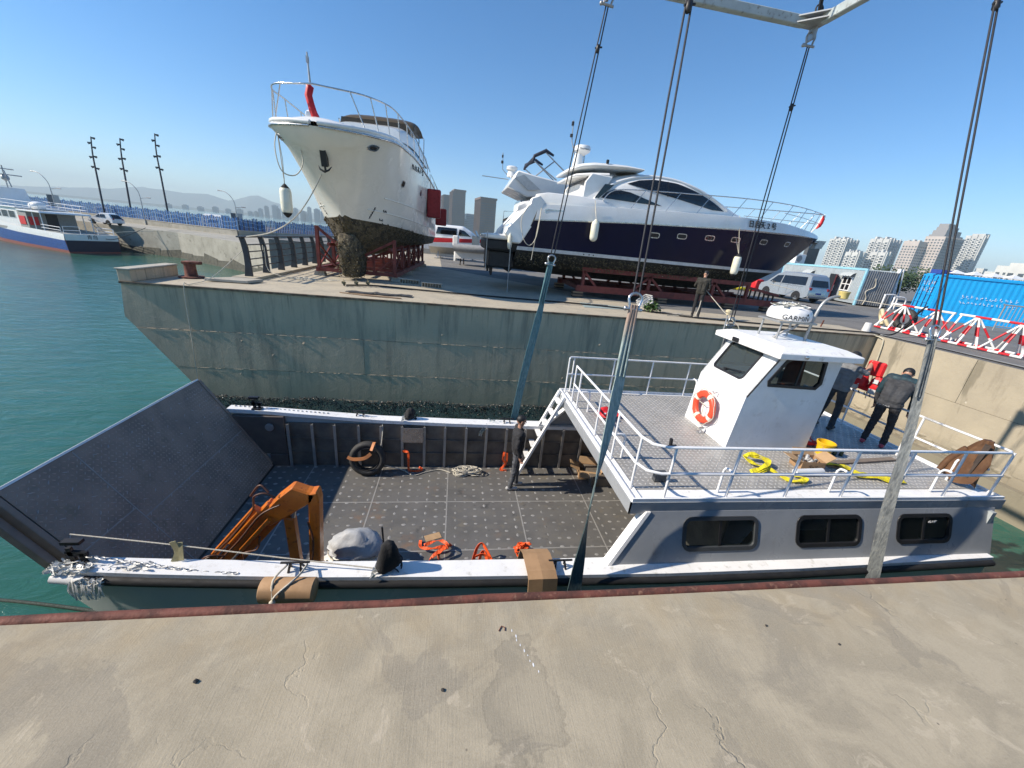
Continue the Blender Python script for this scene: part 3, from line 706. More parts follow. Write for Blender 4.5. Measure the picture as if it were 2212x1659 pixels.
for i in range(int(3.5/.062)):
    for j in range(int(RL/.062)):
        y, v = 4.24+.062*i, .04+.062*j
        if v > RL-.03 or y > 7.68: continue
        lug(b, RP(y, v, .012), (pi/4 if (i+j) % 2 else -pi/4), .022, .007, .005, rn, rv_)
        n_ += 1
for i in range(16):
    for j in range(10):
        lug(bb, RP(4.3+.215*i+.1*(j % 2), .1+.215*j, .015), (radians(60) if (i+j) % 2 else radians(-50)), .032, .006, .004, rn, rv_)
b.build('ramp_tread', M('ramp_tread_edge', (.42, .34, .28), .4, .1, c2=(.26, .21, .18), s=1.6), boat, kind='stuff', fix=False); bb.build('worn_tread', M('worn_ramp_tread', (.42, .40, .38), .5, .1), boat, kind='stuff', fix=False)
b = MB(); b.tube([RP(3.95, -.02, -.04), RP(7.8, -.02, -.04)], .045, 10); b.build('ramp_hinge', black, boat, smooth=50)
b = MB()
for j in range(4): b.tube([RP(4.9, .05, .02)+Vector((.05*k, .1*j, .0)) for k in range(2)], .006, 5)
# deckhouse shell
def hy(z): return lerp(3.98, 3.74, (UD-.16-z)/.74)            # the sides lean out towards the gunwale
house_m = M('house_side_paint', (.31, .325, .34), .3, c2=(.26, .275, .29), s=1.2, bump=.03, bs=5)
wear(house_m, (.16, .12, .08), .5, .56, .7, .12)
wins = [rrect(3.27, 4.38, -1.57, -1.165, .09, 4, .0), rrect(5.07, 6.13, -1.56, -1.165, .09, 4, .0), rrect(6.83, 7.80, -1.55, -1.165, .09, 4, .0)]
wfs = []
for s in (0, 1):
    f = (lambda u, v, d: Vector((u, hy(v)+d, v))) if s == 0 else (lambda u, v, d: Vector((u, 11.7-hy(v)-d, v)))
    outer = [(2.18, -1.80), (8.66, -1.80), (8.66, UD-.16), (2.74, UD-.16)]
    holed(outer, wins, f, 0, .03).build('house_side', house_m, boat)
    for wi, wn_ in enumerate(wins):
        b = MB(); b.ring(inset(wn_, -.03), inset(wn_, .022), f, -.014, .035)
        wf = b.build('window', black if wi or s else M('grey_window_rubber', (.05, .055, .06), .5), boat)
        wfs.append(wf); MB().prism(wn_, f, .012, .018).build('pane', glassm, wf)
        cx = sum(p[0] for p in wn_)/len(wn_); z0 = min(p[1] for p in wn_); z1 = max(p[1] for p in wn_)
        b = MB(); b.prism([(cx-.02, z0), (cx+.02, z0), (cx+.02, z1), (cx-.02, z1)], f, .004, .024); b.build('mullion', black, wf)
text('sticker', 'OXE', print_white, wfs[2], Matrix.Translation((7.42, 3.895, -1.25)) @ Matrix.Rotation(radians(100), 4, 'X'), .075)
b = MB(); f = (lambda u, v, d: Vector((u, hy(v)+d, v)))
b.prism([(2.12, -1.80), (2.18, -1.80), (2.74, UD-.16), (2.68, UD-.16)], f, -.02, .12); b.prism([(2.12, -1.80), (2.18, -1.80), (2.74, UD-.16), (2.68, UD-.16)], (lambda u, v, d: Vector((u, 11.7-hy(v)-d, v))), -.02, .12)
b.build('corner_post', white_paint, boat, kind='stuff')
b = MB(); b.box(4.02, 4.06, 4.04, 7.66, DK, UD-.16); b.box(4.06, 8.78, 3.9, 7.8, -2.6, -2.58); b.build('bulkhead', alu_in, boat)
b = MB(); b.add([(4.1, 4.1, -2.5), (4.1, 7.2, -2.5), (4.75, 7.2, -1.1), (4.75, 4.1, -1.1)], [(0, 1, 2, 3)]); b.box(5.0, 5.8, 5.5, 7.2, -2.55, -1.75); b.box(6.6, 7.4, 5.2, 7.4, -2.55, -1.7); b.build('cabin_fitting', white_paint, boat, fix=False)
b = MB(); b.box(3.2, 4.0, 7.0, 7.7, DK, -2.62); b.build('bilge_box', alu_in, boat)
# upper deck
b = MB(); b.prism([(2.45, 4.0), (8.78, 4.0), (8.78, 8.05), (2.45, 8.05)], XY(UD-.16), 0, .145); b.build('upper_deck', white_paint, boat, bevel=.008)
ud_m = M('upper_deck_plate', (.36, .345, .32), .5, .15, c2=(.27, .26, .24), s=2, bump=.08, bs=20, c3=(.45, .43, .4), s3=6)
ux = [2.62, 4.1, 5.55, 7.05, 8.62]; uy = [4.26, 5.5, 6.75, 7.92]
for i in range(4):
    for j in range(3): MB().box(ux[i]+.004, ux[i+1]-.004, uy[j]+.004, uy[j+1]-.004, UD-.015, UD).build('deck_plate', ud_m, boat)
b = MB(); i = 0
x = 2.67
while x < 8.6:
    y = 4.3; j = 0
    while y < 7.9:
        lug(b, (x, y, UD), (pi/4 if (i+j) % 2 else -pi/4), .033, .015, .006); y += .082; j += 1
    x += .082; i += 1
b.build('tread_lug', M('upper_tread', (.56, .54, .5), .35, .3), boat, kind='stuff', fix=False)
b = MB()
b.box(2.46, 8.77, 4.0, 4.03, UD-.015, UD+.03); b.box(2.46, 2.49, 4.03, 8.02, UD-.015, UD+.03); b.box(2.46, 8.77, 8.02, 8.05, UD-.015, UD+.03); b.box(8.74, 8.77, 4.03, 8.02, UD-.015, UD+.02)
b.box(2.585, 2.605, 4.05, 8.0, UD-.015, UD+.015)
b.build('deck_coaming', white_paint, boat)
b = MB(); b.box(2.43, 8.8, 3.985, 4.0, UD-.2, UD-.02); b.box(2.43, 2.45, 3.985, 8.05, UD-.2, UD-.02)
b.build('deck_fascia', house_m, boat)
# railings
def rail(pts, name='rail', r=.021): MB().tube(pts, r, 8).build(name, white_rail, boat, smooth=60)
def post(x, y, z1=-.1): MB().tube([(x, y, UD-.01), (x, y, z1)], .018, 8).build('rail_post', white_rail, boat, smooth=60)
def hoop(x, y, dx, dy, h=.42, l=.17):
    P = [(x, y, UD), (x, y, UD+h-.06), (x+dx*.03, y+dy*.03, UD+h-.01), (x+dx*.08, y+dy*.08, UD+h+.005), (x+dx*l, y+dy*l, UD+h)]
    MB().tube(P, .018, 8).build('hoop_brace', white_rail, boat, smooth=60)
for z in (-.1, -.5):
    rail([(2.56, 7.35, z), (2.56, 4.32, z), (2.63, 4.12, z), (2.80, 4.04, z), (8.42, 4.04, z), (8.5, 4.08, z), (8.52, 4.2, z), (8.52, 5.28, z)] if z > -.3 else [(2.56, 7.35, z), (2.56, 4.32, z), (2.63, 4.12, z), (2.80, 4.04, z), (8.52, 4.04, z)])
    rail([(2.56, 7.9, z), (2.62, 8.0, z), (8.4, 8.0, z), (8.5, 7.95, z), (8.52, 7.85, z), (8.52, 6.6, z)])
    rail([(8.52, 4.2, z), (8.52, 6.6, z)])
for x in (2.92, 3.86, 4.8, 5.74, 6.68, 7.6, 8.5): post(x, 4.04)
for x in (2.7, 3.66, 4.6, 5.54, 6.5, 7.5, 8.4): post(x, 8.0)
for y in (7.35, 7.0, 5.85, 5.06, 4.3): post(2.56, y)
post(2.56, 7.9); post(8.52, 5.28); post(8.52, 6.6)
for x in (3.85, 5.72, 7.6): hoop(x, 4.2, 0, -1); hoop(x, 7.85, 0, 1)
for y in (6.85, 5.1): hoop(2.75, y, -1, 0)
hoop(8.35, 5.3, 1, 0); hoop(8.35, 4.5, 1, 0)
# ladder down to the main deck
lt, lb = Vector((2.42, 0, -.86)), Vector((1.58, 0, DK))
for y in (7.46, 7.86):
    b = MB(); b.bar(lt+yv*y, lb+yv*y, .05, .085, up=(0, 1, 0)); b.build('ladder_stile', white_paint, boat)
for k in range(7):
    p = lt.lerp(lb, (k+.6)/7.3); b = MB(); b.box(p.x-.06, p.x+.06, 7.48, 7.84, p.z-.012, p.z+.012); b.build('ladder_tread', white_paint, boat)
# wheelhouse
WN, WF = 5.45, 6.76
prof = [(4.86, UD), (6.50, UD), (6.56, .86), (5.37, .86), (4.95, .1)]
wwin = [(5.30, .33), (6.2, .31), (6.27, .40), (6.23, .76), (6.16, .81), (5.57, .80), (5.49, .75), (5.28, .40)]
wh_m = M('wheelhouse_paint', (.70, .715, .725), .34, c2=(.62, .635, .645), s=1.4, bump=.03, bs=5, c3=(.55, .555, .55), s3=5)
wear(wh_m, (.3, .22, .13), .4, .56, .7, .10)
for y, d, nm in ((WN, .03, 0), (WF, -.03, 1)):
    f = lambda u, v, dd, y=y: Vector((u, y+dd, v))
    holed(prof, [wwin], f, 0, d).build('wheelhouse_side', wh_m, boat)
    b = MB(); sgn = -1 if nm == 0 else 1
    b.ring(inset(wwin, -.035), inset(wwin, .02), f, sgn*.016, d*1.2); wf = b.build('window', black, boat)
    MB().prism(wwin, f, d*.3, d*.5).build('pane', glassm, wf)
    b = MB(); b.prism([(5.80, .32), (5.83, .32), (5.83, .8), (5.80, .8)], f, d*.1, d*.8); b.build('mullion', black, wf)
b = MB(); b.add([(4.86, WN+.03, UD), (4.86, WF-.03, UD), (4.95, WF-.03, .1), (4.95, WN+.03, .1)], [(0, 1, 2, 3)]); b.build('wheelhouse_front', wh_m, boat)
wk = Vector((.42, 0, .76)).normalized(); wnrm = Vector((-.76, 0, .42)).normalized()
fw_ = lambda u, v, d: Vector((4.95, u, .1))+wk*v+wnrm*d
ww = rrect(5.80, 6.60, .22, .79, .07)
holed([(WN+.0, 0), (WF, 0), (WF, .868), (WN, .868)], [ww], fw_, 0, -.03).build('windscreen_frame', wh_m, boat)
b = MB(); b.ring(inset(ww, -.02), inset(ww, .018), fw_, .012, -.03); wf = b.build('windscreen', black, boat)
MB().prism(ww, fw_, -.012, -.006).build('pane', glass('windscreen_glass', (.10, .115, .11), .02, .3), wf)
b = MB(); b.bar(fw_(6.12, .24, .03), fw_(5.82, .36, .03), .014, .012); b.bar(fw_(6.30, .27, .03), fw_(5.9, .34, .03), .022, .012); b.box(-.03, .03, -.03, .03, 0, .04, M=Matrix.Translation(fw_(6.26, .25, .0))); b.build('wiper', black, wf)
b = MB(); b.box(6.5, 6.54, WN+.03, WN+.12, UD, .85); b.box(6.5, 6.54, WF-.12, WF-.03, UD, .85); b.box(6.5, 6.54, WN+.12, WF-.12, .78, .85); b.box(6.5, 6.54, WN+.12, WN+.5, UD, .2); b.build('wheelhouse_back', wh_m, boat)
b = MB(); b.box(4.98, 5.35, WN+.05, WF-.05, UD, -.05); b.box(5.5, 5.95, 5.9, 6.35, UD, -.2); b.box(5.88, 5.95, 5.9, 6.35, -.2, .45); b.build('helm_console', M('grey_console', (.3, .3, .31), .6), boat)
b = MB(); rb = [(5.16, 5.27), (6.74, 5.27), (6.74, 6.95), (5.16, 6.95)]
b.loft([[Vector((x, y, .83)) for x, y in rb], [Vector((x, y, .93)) for x, y in rb], [Vector((lerp(x, 5.95, .22), lerp(y, 6.1, .22), 1.0)) for x, y in rb]], cu=True)
b.build('wheelhouse_roof', white_paint, boat, bevel=.01)
b = MB(); b.box(5.11, 5.15, 6.25, 6.39, .85, .93); b.build('flood_lamp', black, boat, bevel=.008)
b = MB(); b.lathe((5.62, 5.255, .89), [(.001, 0), (.035, 0), (.035, .02), (.02, .03), (.001, .03)], 12, M=Matrix.Rotation(radians(90), 3, 'X')); b.build('horn', steel, boat, smooth=40)
# radar on its stand
for x, y in ((5.66, 6.44), (5.70, 6.05), (6.30, 6.48), (6.32, 6.08)):
    MB().tube([(x, y, .96), (x+.02, y, 1.31)], .018, 8).build('radar_leg', galv, boat, smooth=50)
b = MB(); b.box(5.62, 6.38, 6.0, 6.03, 1.30, 1.33); b.box(5.62, 6.38, 6.49, 6.52, 1.30, 1.33); b.box(5.62, 5.66, 6.03, 6.49, 1.30, 1.33); b.box(6.34, 6.38, 6.03, 6.49, 1.30, 1.33); b.build('radar_stand', galv, boat)
b = MB(); b.tube([(6.1, 6.1, 1.3), (6.02, 6.08, 1.22), (5.88, 6.06, 1.18), (5.78, 6.1, 1.1), (5.75, 6.2, .97)], .022, 8); b.build('cable_bend', galv, boat, smooth=60)
b = MB(); b.lathe((6.01, 6.27, 1.335), [(.28, 0), (.345, .015), (.355, .06), (.345, .14), (.315, .2), (.25, .235), (.1, .25), (.001, .25)], 28)
rd = b.build('radome', M('radome_white', (.76, .76, .76), .35), boat, smooth=50)
b = MB()
for k in range(46):
    a = R.uniform(0, 6.28); r_ = R.uniform(0, .3); c = Vector((6.01+r_*cos(a), 6.27+r_*sin(a), 1.565+.035*(1-r_/.3)+R.uniform(0, .012)))
    u = Vector((R.uniform(-1, 1), R.uniform(-1, 1), R.uniform(-.2, .35)))*.11; v = Vector((R.uniform(-1, 1), R.uniform(-1, 1), R.uniform(-.2, .35)))*.09
    b.add([c-u, c+v, c+u+Vector((0, 0, .012)), c-v], [(0, 1, 2), (0, 2, 3)])
b.build('plastic_wrap', plastic_film, rd, fix=False)
def wraptext(name, s, mat, parent, c, r, z, size, a0):
    cu = bpy.data.curves.new(name, 'FONT'); cu.body = s; cu.size = size; cu.align_x = 'CENTER'; cu.align_y = 'CENTER'; cu.resolution_u = 2
    o = bpy.data.objects.new(name, cu); col.objects.link(o)
    me = bpy.data.meshes.new_from_object(o.evaluated_get(bpy.context.evaluated_depsgraph_get())); bpy.data.objects.remove(o)
    off = wloc(parent)
    for v in me.vertices:
        a = a0+v.co.x/r; v.co = Vector((c[0]+r*cos(a), c[1]+r*sin(a), z+v.co.y))-off
    me.materials.clear(); me.materials.append(mat); q = bpy.data.objects.new(name, me); col.objects.link(q); q.parent = parent
wraptext('lettering', 'GARMIN', print_dark, rd, (6.01, 6.27), .358, 1.40, .12, radians(-112))
wraptext('logo_mark', '\u25b2', print_dark, rd, (6.01, 6.27), .356, 1.475, .06, radians(-84))
b = MB(); P = spline([(6.44, 6.2, .96), (6.46, 6.2, 1.25), (6.5, 6.2, 1.55), (6.58, 6.2, 1.72), (6.72, 6.2, 1.80), (6.86, 6.2, 1.82)], 4); b.tube(P, .026, 10); mast = b.build('mast', galv, boat, smooth=60)
b = MB(); b.lathe((6.9, 6.2, 1.78), [(.05, 0), (.075, .01), (.08, .1), (.09, .115), (.09, .13), (.001, .135)], 14); b.build('wrapped_lamp', M('yellow_film', (.62, .5, .18), .5), mast, smooth=40)
b = MB(); b.tube([(5.25, 6.86, .95), (5.25, 6.86, 1.26)], .012, 8); m2 = b.build('light_pole', galv, boat, smooth=60)
b = MB(); b.lathe((5.25, 6.86, 1.25), [(.03, 0), (.032, .04), (.055, .05), (.055, .085), (.03, .10), (.001, .105)], 14); b.build('anchor_light', M('cream_lamp', (.66, .56, .36), .45), m2, smooth=40)
b = MB(); b.box(4.70, 4.82, 6.0, 6.1, UD, UD+.012); b.tube([(4.76, 6.05, UD), (4.76, 6.05, UD+.09)], .012, 6); b.box(4.72, 4.80, 6.03, 6.07, UD+.07, UD+.11); b.build('pad_eye', alu, boat)
# cleats and bow bollards
def cleat(x, y, z):
    b = MB()
    for dx in (-.07, .07): b.bar((x+dx, y-.05, z), (x+dx*.8, y, z+.10), .02, .02); b.bar((x+dx, y+.05, z), (x+dx*.8, y, z+.10), .02, .02)
    b.tube([(x-.16, y, z+.11), (x+.16, y, z+.11)], .014, 8); b.build('cleat', black, boat, smooth=50)
for x, y in ((-1.73, 3.77), (1.5, 3.75), (-1.94, 7.95), (1.3, 7.95)): cleat(x, y, gz(x))
for y in (3.83, 7.87):
    b = MB(); x, z = -3.95, gz(-3.95); b.box(x-.09, x+.09, y-.06, y+.06, z, z+.02); b.bar((x-.04, y, z), (x-.06, y, z+.2), .03, .05); b.bar((x+.05, y, z), (x+.05, y, z+.12), .03, .05); b.bar((x-.1, y, z+.13), (x+.1, y, z+.11), .03, .06)
    b.box(x-.16, x+.02, y+.03, y+.1, z+.2, z+.24); b.build('bow_latch', black, boat)
b = MB(); b.prism([(-4.0, -.0), (-3.4, 0), (-3.4, .001), (-4.0, .2)], XZ(3.80), 0, .01)
b = MB()
for k in range(26):
    t = k/25; c = Vector((lerp(-3.9, -2.35, t), lerp(3.83, 3.70, t), lerp(gz(-3.9)+.09, gz(-2.3)+.012, min(1, t*1.25))))
    P = []; d = Vector((1, -.08, -.05)).normalized(); s_ = Vector((0, 1, 0)) if k % 2 else Vector((0, .25, .95))
    for a in range(8): P.append(c+d*.034*cos(a*pi/4)+s_*.015*sin(a*pi/4))
    b.tube(P, .005, 5, closed=True)
ch = b.build('chain', galv, boat, smooth=60)
b = MB()
for k in range(22):
    t = k/21; c = Vector((lerp(-4.4, -2.6, t), lerp(7.95, 7.92, t), gz(-4+1.5*t)+.02)); b.ell(c, (.03, .016, .012), 6, 4)
b.build('chain', galv, boat, smooth=60)
# ---------------------------------------------------------------- yachts on the hard
def hullmesh(name, parent, L_, tabs, nst, mats, strips, x0fn=None, wl=99, up=0):
    """tabs: list of (half-beam table, z table) from sheer to keel, by local x; stem: x->min z. strips: material per band"""
    b = MB(); rows = []; n = len(tabs)-1
    for k in range(nst+1):
        t = k/nst; t = 1-(1-t)**1.5
        row = []
        for j, (bt, zt) in enumerate(tabs):
            z = interp(zt, t*L_)[0]; xa = x0fn(z) if x0fn else 0
            x = lerp(xa, L_, t); w_ = interp(bt, x)[0]; z = interp(zt, x)[0]
            row.append((x, w_, z))
        rows.append(row)
    stem = tabs[-1][1]
    for sgn in (-1, 1):
        for r in range(nst):
            for j in range(n):
                q = [rows[r][j], rows[r][j+1], rows[r+1][j+1], rows[r+1][j]]
                vs = [Vector((x, sgn*w_, z)) for x, w_, z in q]
                mi = strips[j] if sum(p[2] for p in q)/4 < wl or r < nst*.5 or j < 3 else up
                b.add(vs, [(0, 1, 2, 3) if sgn > 0 else (3, 2, 1, 0)], mi)
    # transom
    r0 = rows[0]; P = [Vector((x, w_, z)) for x, w_, z in r0]+[Vector((x, -w_, z)) for x, w_, z in reversed(r0)]
    b.add(P, [tuple(range(len(P)))], strips[-1])
    return b.build(name, mats, parent, local=True, smooth=28), rows
def cap(rows, camber, b=None, mi=0, k=6):
    b = b or MB(); secs = []
    for row in rows:
        x, w_, z = row[0]; secs.append([Vector((x, w_*(1-2*i/k), z+camber*min(1, w_)*(1-(1-2*i/k)**2))) for i in range(k+1)])
    b.loft(secs, caps=False); return b
class Body:
    """superellipse cabin: half width at height"""
    def __init__(s, st, n=4.): s.st = st; s.n = n     # (x, W, zbase, zroof)
    def w(s, x, z):
        W, zb, zr = interp(s.st, x); h = max(0, min(1, (z-zb)/max(zr-zb, 1e-3))); return W*max(0, 1-h**s.n)**(1/s.n)
    def mesh(s, name, mat, parent, nx=40, nu=20, smooth=40):
        b = MB(); secs = []; xa, xb = s.st[0][0], s.st[-1][0]
        for i in range(nx+1):
            x = lerp(xa, xb, i/nx); W, zb, zr = interp(s.st, x); g = []
            for j in range(nu+1):
                a = pi*j/nu; c, d = cos(a), sin(a)
                g.append(Vector((x, W*math.copysign(abs(c)**(2/s.n), c), zb+(zr-zb)*abs(d)**(2/s.n))))
            secs.append(g)
        b.loft(secs, caps=True); return b.build(name, mat, parent, local=True, smooth=smooth)
    def patch(s, name, poly, mat, parent, side, off=.02, nx=36, nz=7):
        """window conforming to the cabin side, poly in (x,z)"""
        xa, xb = min(p[0] for p in poly), max(p[0] for p in poly); secs = []
        for i in range(nx+1):
            x = lerp(xa+1e-3, xb-1e-3, i/nx); zs = []
            for (x0, z0), (x1, z1) in zip(poly, poly[1:]+poly[:1]):
                if (x0-x)*(x1-x) <= 0 and x0 != x1: zs.append(lerp(z0, z1, (x-x0)/(x1-x0)))
            lo, hi = min(zs), max(zs); secs.append([Vector((x, side*(s.w(x, lerp(lo, hi, j/nz))+off), lerp(lo, hi, j/nz))) for j in range(nz+1)])
        b = MB(); b.loft(secs, caps=False); return b.build(name, mat, parent, local=True, smooth=60, fix=False)
def oval(cx, cz, a, c, n=16, p=2.6):
    return [(cx+a*math.copysign(abs(cos(t))**(2/p), cos(t)), cz+c*math.copysign(abs(sin(t))**(2/p), sin(t))) for t in [2*pi*i/n for i in range(n)]]
rail_s = M('stainless_tube', (.6, .61, .62), .22, .95, c2=(.5, .5, .5))
def tubes(name, parent, plist, r, mat=rail_s, n=7):
    for P in plist: MB().tube(P, r, n).build(name, mat, parent, local=True, smooth=60)

# ---- navy yacht
y2 = thing('motor_yacht', 'long motor yacht with dark navy hull and white curved cabin on a red cradle', 'yacht', (1.6, 19.8, 0))
x_ = lambda X: X-1.6
L2 = 17.5
stemz = [(13.2, .75), (14.2, 1.15), (15.4, 1.86), (15.75, 2.05), (17.42, 3.68), (17.5, 3.8)]
def st2(x): return interp(stemz, x)[0]
def ztab(pts): return [(x, max(z, st2(x)) if x > 13.2 else z) for x, z in pts]
xs2 = [0, 2, 4, 6, 8, 10, 11.5, 13, 14.2, 15, 15.4, 15.75, 16.3, 16.8, 17.2, 17.42, 17.5]
def bt(pts): return [(x, interp(pts, x)[0]) for x in xs2]
def zt(pts): return [(x, max(interp(pts, x)[0], st2(x) if x >= 13.2 else -1)) for x in xs2]
tabs2 = [(bt([(0, 2.12), (4, 2.2), (9, 2.2), (11.5, 2.08), (14, 1.55), (16, .82), (17.2, .2), (17.5, 0.03)]), zt([(0, 3.62), (2, 3.78), (6, 4.02), (11, 4.2), (14, 4.22), (17, 4.02), (17.5, 3.92)])),
         (bt([(0, 2.2), (4, 2.31), (9, 2.31), (11.5, 2.18), (14, 1.66), (16, .9), (17.2, .26), (17.5, 0.04)]), zt([(0, 3.05), (2, 3.2), (6, 3.46), (11, 3.68), (15, 3.8), (17.5, 3.82)])),
         (bt([(0, 2.2), (4, 2.3), (9, 2.3), (11.5, 2.16), (14, 1.62), (16, .85), (17.2, .22), (17.5, 0.02)]), zt([(0, 3.0), (2, 3.14), (6, 3.4), (11, 3.62), (15, 3.74), (17.5, 3.8)])),
         (bt([(0, 2.15), (8, 2.2), (11, 1.9), (13, 1.35), (14.5, .72), (15.75, 0.02), (17.5, 0)]), zt([(0, 2.02), (17.5, 2.0)])),
         (bt([(0, 2.15), (8, 2.19), (11, 1.87), (13, 1.3), (14.5, .66), (15.5, 0.02), (17.5, 0)]), zt([(0, 1.87), (17.5, 1.87)])),
         (bt([(0, 1.95), (8, 1.95), (11, 1.55), (13, .85), (14.2, .3), (15, 0.01), (17.5, 0)]), zt([(0, 1.45), (10, 1.5), (17.5, 1.6)])),
         (bt([(0, 0), (17.5, 0)]), zt([(0, .95), (4, .8), (10, .72), (17.5, .75)]))]
stripe_m = M('white_boot_stripe', (.6, .6, .6), .4)
h2, rows2 = hullmesh('hull', y2, L2, tabs2, 44, [gel, navy, stripe_m, antifoul_dark, steel], [0, 4, 1, 2, 3, 3], x0fn=lambda z: interp([(.7, .9), (1.9, .95), (2.1, 1.0), (3.2, 1.72), (3.8, 1.75), (4.3, 1.7)], z)[0], wl=2.06, up=1)
cap(rows2, .16).build('deck', gel, y2, local=True, smooth=40)
# growth along the bottom
b = MB(); rg = random.Random(2)
for _ in range(1500):
    x = rg.uniform(1, 13); s = rg.choice((-1, -1, -1, 1)); t = rg.random()
    w_ = lerp(interp(tabs2[4][0], x)[0], interp(tabs2[5][0], x)[0], t); z = lerp(1.78, interp(tabs2[5][1], x)[0]-.25, t); r_ = rg.uniform(.015, .05)
    c = Vector((x, s*w_, z)); b.add([c+Vector((r_, 0, 0)), c+Vector((-r_*.6, 0, r_*.7)), c+Vector((-r_*.5, 0, -r_)), c+Vector((0, s*r_, 0))], [(0, 1, 3), (1, 2, 3), (2, 0, 3)])
b.build('barnacle_crust', M('barnacles', (.13, .105, .05), .9, c2=(.05, .04, .022), s=6, c3=(.35, .32, .25), s3=9), y2, local=True, kind='stuff', fix=False)
# quarter mouldings and bathing platform
for s in (-1, 1):
    b = MB(); b.prism([(.72, 2.12), (1.08, 2.12), (1.8, 3.22), (2.0, 3.85), (1.75, 4.12), (1.4, 3.98), (1.35, 3.75), (.85, 3.15), (.45, 2.72), (.35, 2.5)], lambda u, v, d, s=s: Vector((u, s*(2.24-d-.08*max(0, v-3)), v)), 0, .3)
    b.build('quarter_moulding', gel, y2, local=True, bevel=.05, smooth=25)
b = MB(); b.prism([(2.0, 3.7), (1.4, 3.7), (.75, 2.9), (.6, 2.4), (2.0, 2.4)], lambda u, v, d: Vector((u, d, v)), -1.75, 1.75); b.build('transom', gel, y2, local=True, bevel=.05, smooth=40)
b = MB(); b.box(-.42, 1.1, -2.05, 2.05, 2.22, 2.44); b.build('bathing_platform', gel, y2, local=True, bevel=.06, smooth=40)
b = MB(); b.box(-.4, 1.1, -2.0, 2.0, 1.75, 2.215); b.box(-.2, .95, -1.7, 1.7, 1.0, 1.76); b.build('stern_gear', M('black_bottom', (.012, .012, .013), .6), y2, local=True, bevel=.08)
for s in (-1, 1):
    b = MB(); b.tube([(-.1, s*1.1, 1.3), (.5, s*1.1, 1.2), (.9, s*1.1, .9)], [.14, .2, .12], 10); b.tube([(-.05, s*1.1, 1.2), (0, s*1.1, .62)], [.12, .05], 8); b.build('stern_drive', black, y2, local=True, smooth=50)
# bulwark coaming aft
for s in (-1, 1):
    b = MB(); b.prism([(1.55, 3.7), (5.3, 3.96), (4.6, 4.2), (3.4, 4.28), (2.1, 4.26), (1.6, 4.15)], lambda u, v, d, s=s: Vector((u, s*(2.13-d-.1*(v-3.7)), v)), 0, .2); b.build('coaming', gel, y2, local=True, bevel=.03, smooth=50)
    b = MB(); b.ring(rrect(2.0, 2.92, 3.42, 3.62, .09), rrect(2.05, 2.87, 3.47, 3.57, .05), lambda u, v, d, s=s: Vector((u, s*(2.19-d), v)), -.03, .02); b.box(2.05, 2.87, s*2.16-.01, s*2.16+.01, 3.505, 3.535); b.build('air_vent', steel, y2, local=True)
# cabin
cab = Body([(3.7, 1.72, 3.9, 4.9), (4.6, 1.8, 3.95, 5.15), (5.4, 1.84, 3.98, 5.42), (6.2, 1.85, 4.02, 5.6), (7.2, 1.84, 4.06, 5.66), (8.4, 1.8, 4.1, 5.6), (9.3, 1.7, 4.14, 5.4), (10.2, 1.55, 4.18, 5.08), (11, 1.36, 4.2, 4.75), (11.6, 1.2, 4.2, 4.5), (12.2, 1.0, 4.2, 4.36)], 3.6)
cab.mesh('cabin', gel, y2)
big = [(x_(7.24), 5.02), (x_(7.8), 5.22), (x_(8.5), 5.33), (x_(9.6), 5.30), (x_(10.6), 5.08), (x_(11.5), 4.78), (x_(12.34), 4.42), (x_(11.6), 4.40), (x_(10.2), 4.58), (x_(8.81), 4.77)]
low = [(x_(6.12), 4.34), (x_(6.35), 4.58), (x_(6.7), 4.74), (x_(7.4), 4.68), (x_(9.01), 4.28), (x_(7.4), 4.30)]
aft = [(x_(5.55), 4.35), (x_(5.95), 4.35), (x_(6.55), 4.84), (x_(6.15), 4.84)]
for s in (-1, 1):
    cab.patch('saloon_window', big, dark_glass, y2, s); cab.patch('side_window', low, dark_glass, y2, s); 
    m_ = [(x_(9.15), 5.32), (x_(9.22), 5.32), (x_(9.22), 4.7), (x_(9.15), 4.7)]; cab.patch('window_bar', m_, black, y2, s, .028, 4)
    # raised brow over the big window
    P = [(x, s*(cab.w(x, z)+.02), z) for x, z in [(x_(5.75), 4.12), (x_(6.1), 4.5), (x_(6.6), 4.92), (x_(7.2), 5.18), (x_(7.8), 5.35), (x_(8.5), 5.45), (x_(9.6), 5.42), (x_(10.6), 5.2), (x_(11.5), 4.9), (x_(12.5), 4.48)]]
    MB().tube(spline(P, 4), .075, 8).build('window_brow', gel, y2, local=True, smooth=60)
# hard top with its overhang aft
b = MB(); secs = []
for x, zt_, th, W in ((3.02, 5.38, .10, 1.0), (3.2, 5.5, .2, 1.35), (3.6, 5.66, .3, 1.55), (4.1, 5.75, .34, 1.6), (4.8, 5.78, .3, 1.6), (5.6, 5.78, .22, 1.6), (6.4, 5.72, .12, 1.55)):
    secs.append([Vector((x, W*cos(a)**1 if 0 else W*math.copysign(abs(cos(a))**.5, cos(a)), zt_-th/2+th/2*math.copysign(abs(sin(a))**.6, sin(a)))) for a in [2*pi*i/20 for i in range(20)]])
b.loft(secs, cu=True); b.build('hard_top', gel, y2, local=True, smooth=50)
b = MB(); secs = []
for x, zt_, th, W in ((3.15, 5.12, .08, 1.1), (3.4, 5.24, .18, 1.45), (4.0, 5.34, .25, 1.62), (4.8, 5.4, .24, 1.66)):
    secs.append([Vector((x, W*math.copysign(abs(cos(a))**.5, cos(a)), zt_-th/2+th/2*math.copysign(abs(sin(a))**.6, sin(a)))) for a in [2*pi*i/20 for i in range(20)]])
b.loft(secs, cu=True); b.build('hard_top_lip', gel, y2, local=True, smooth=50)
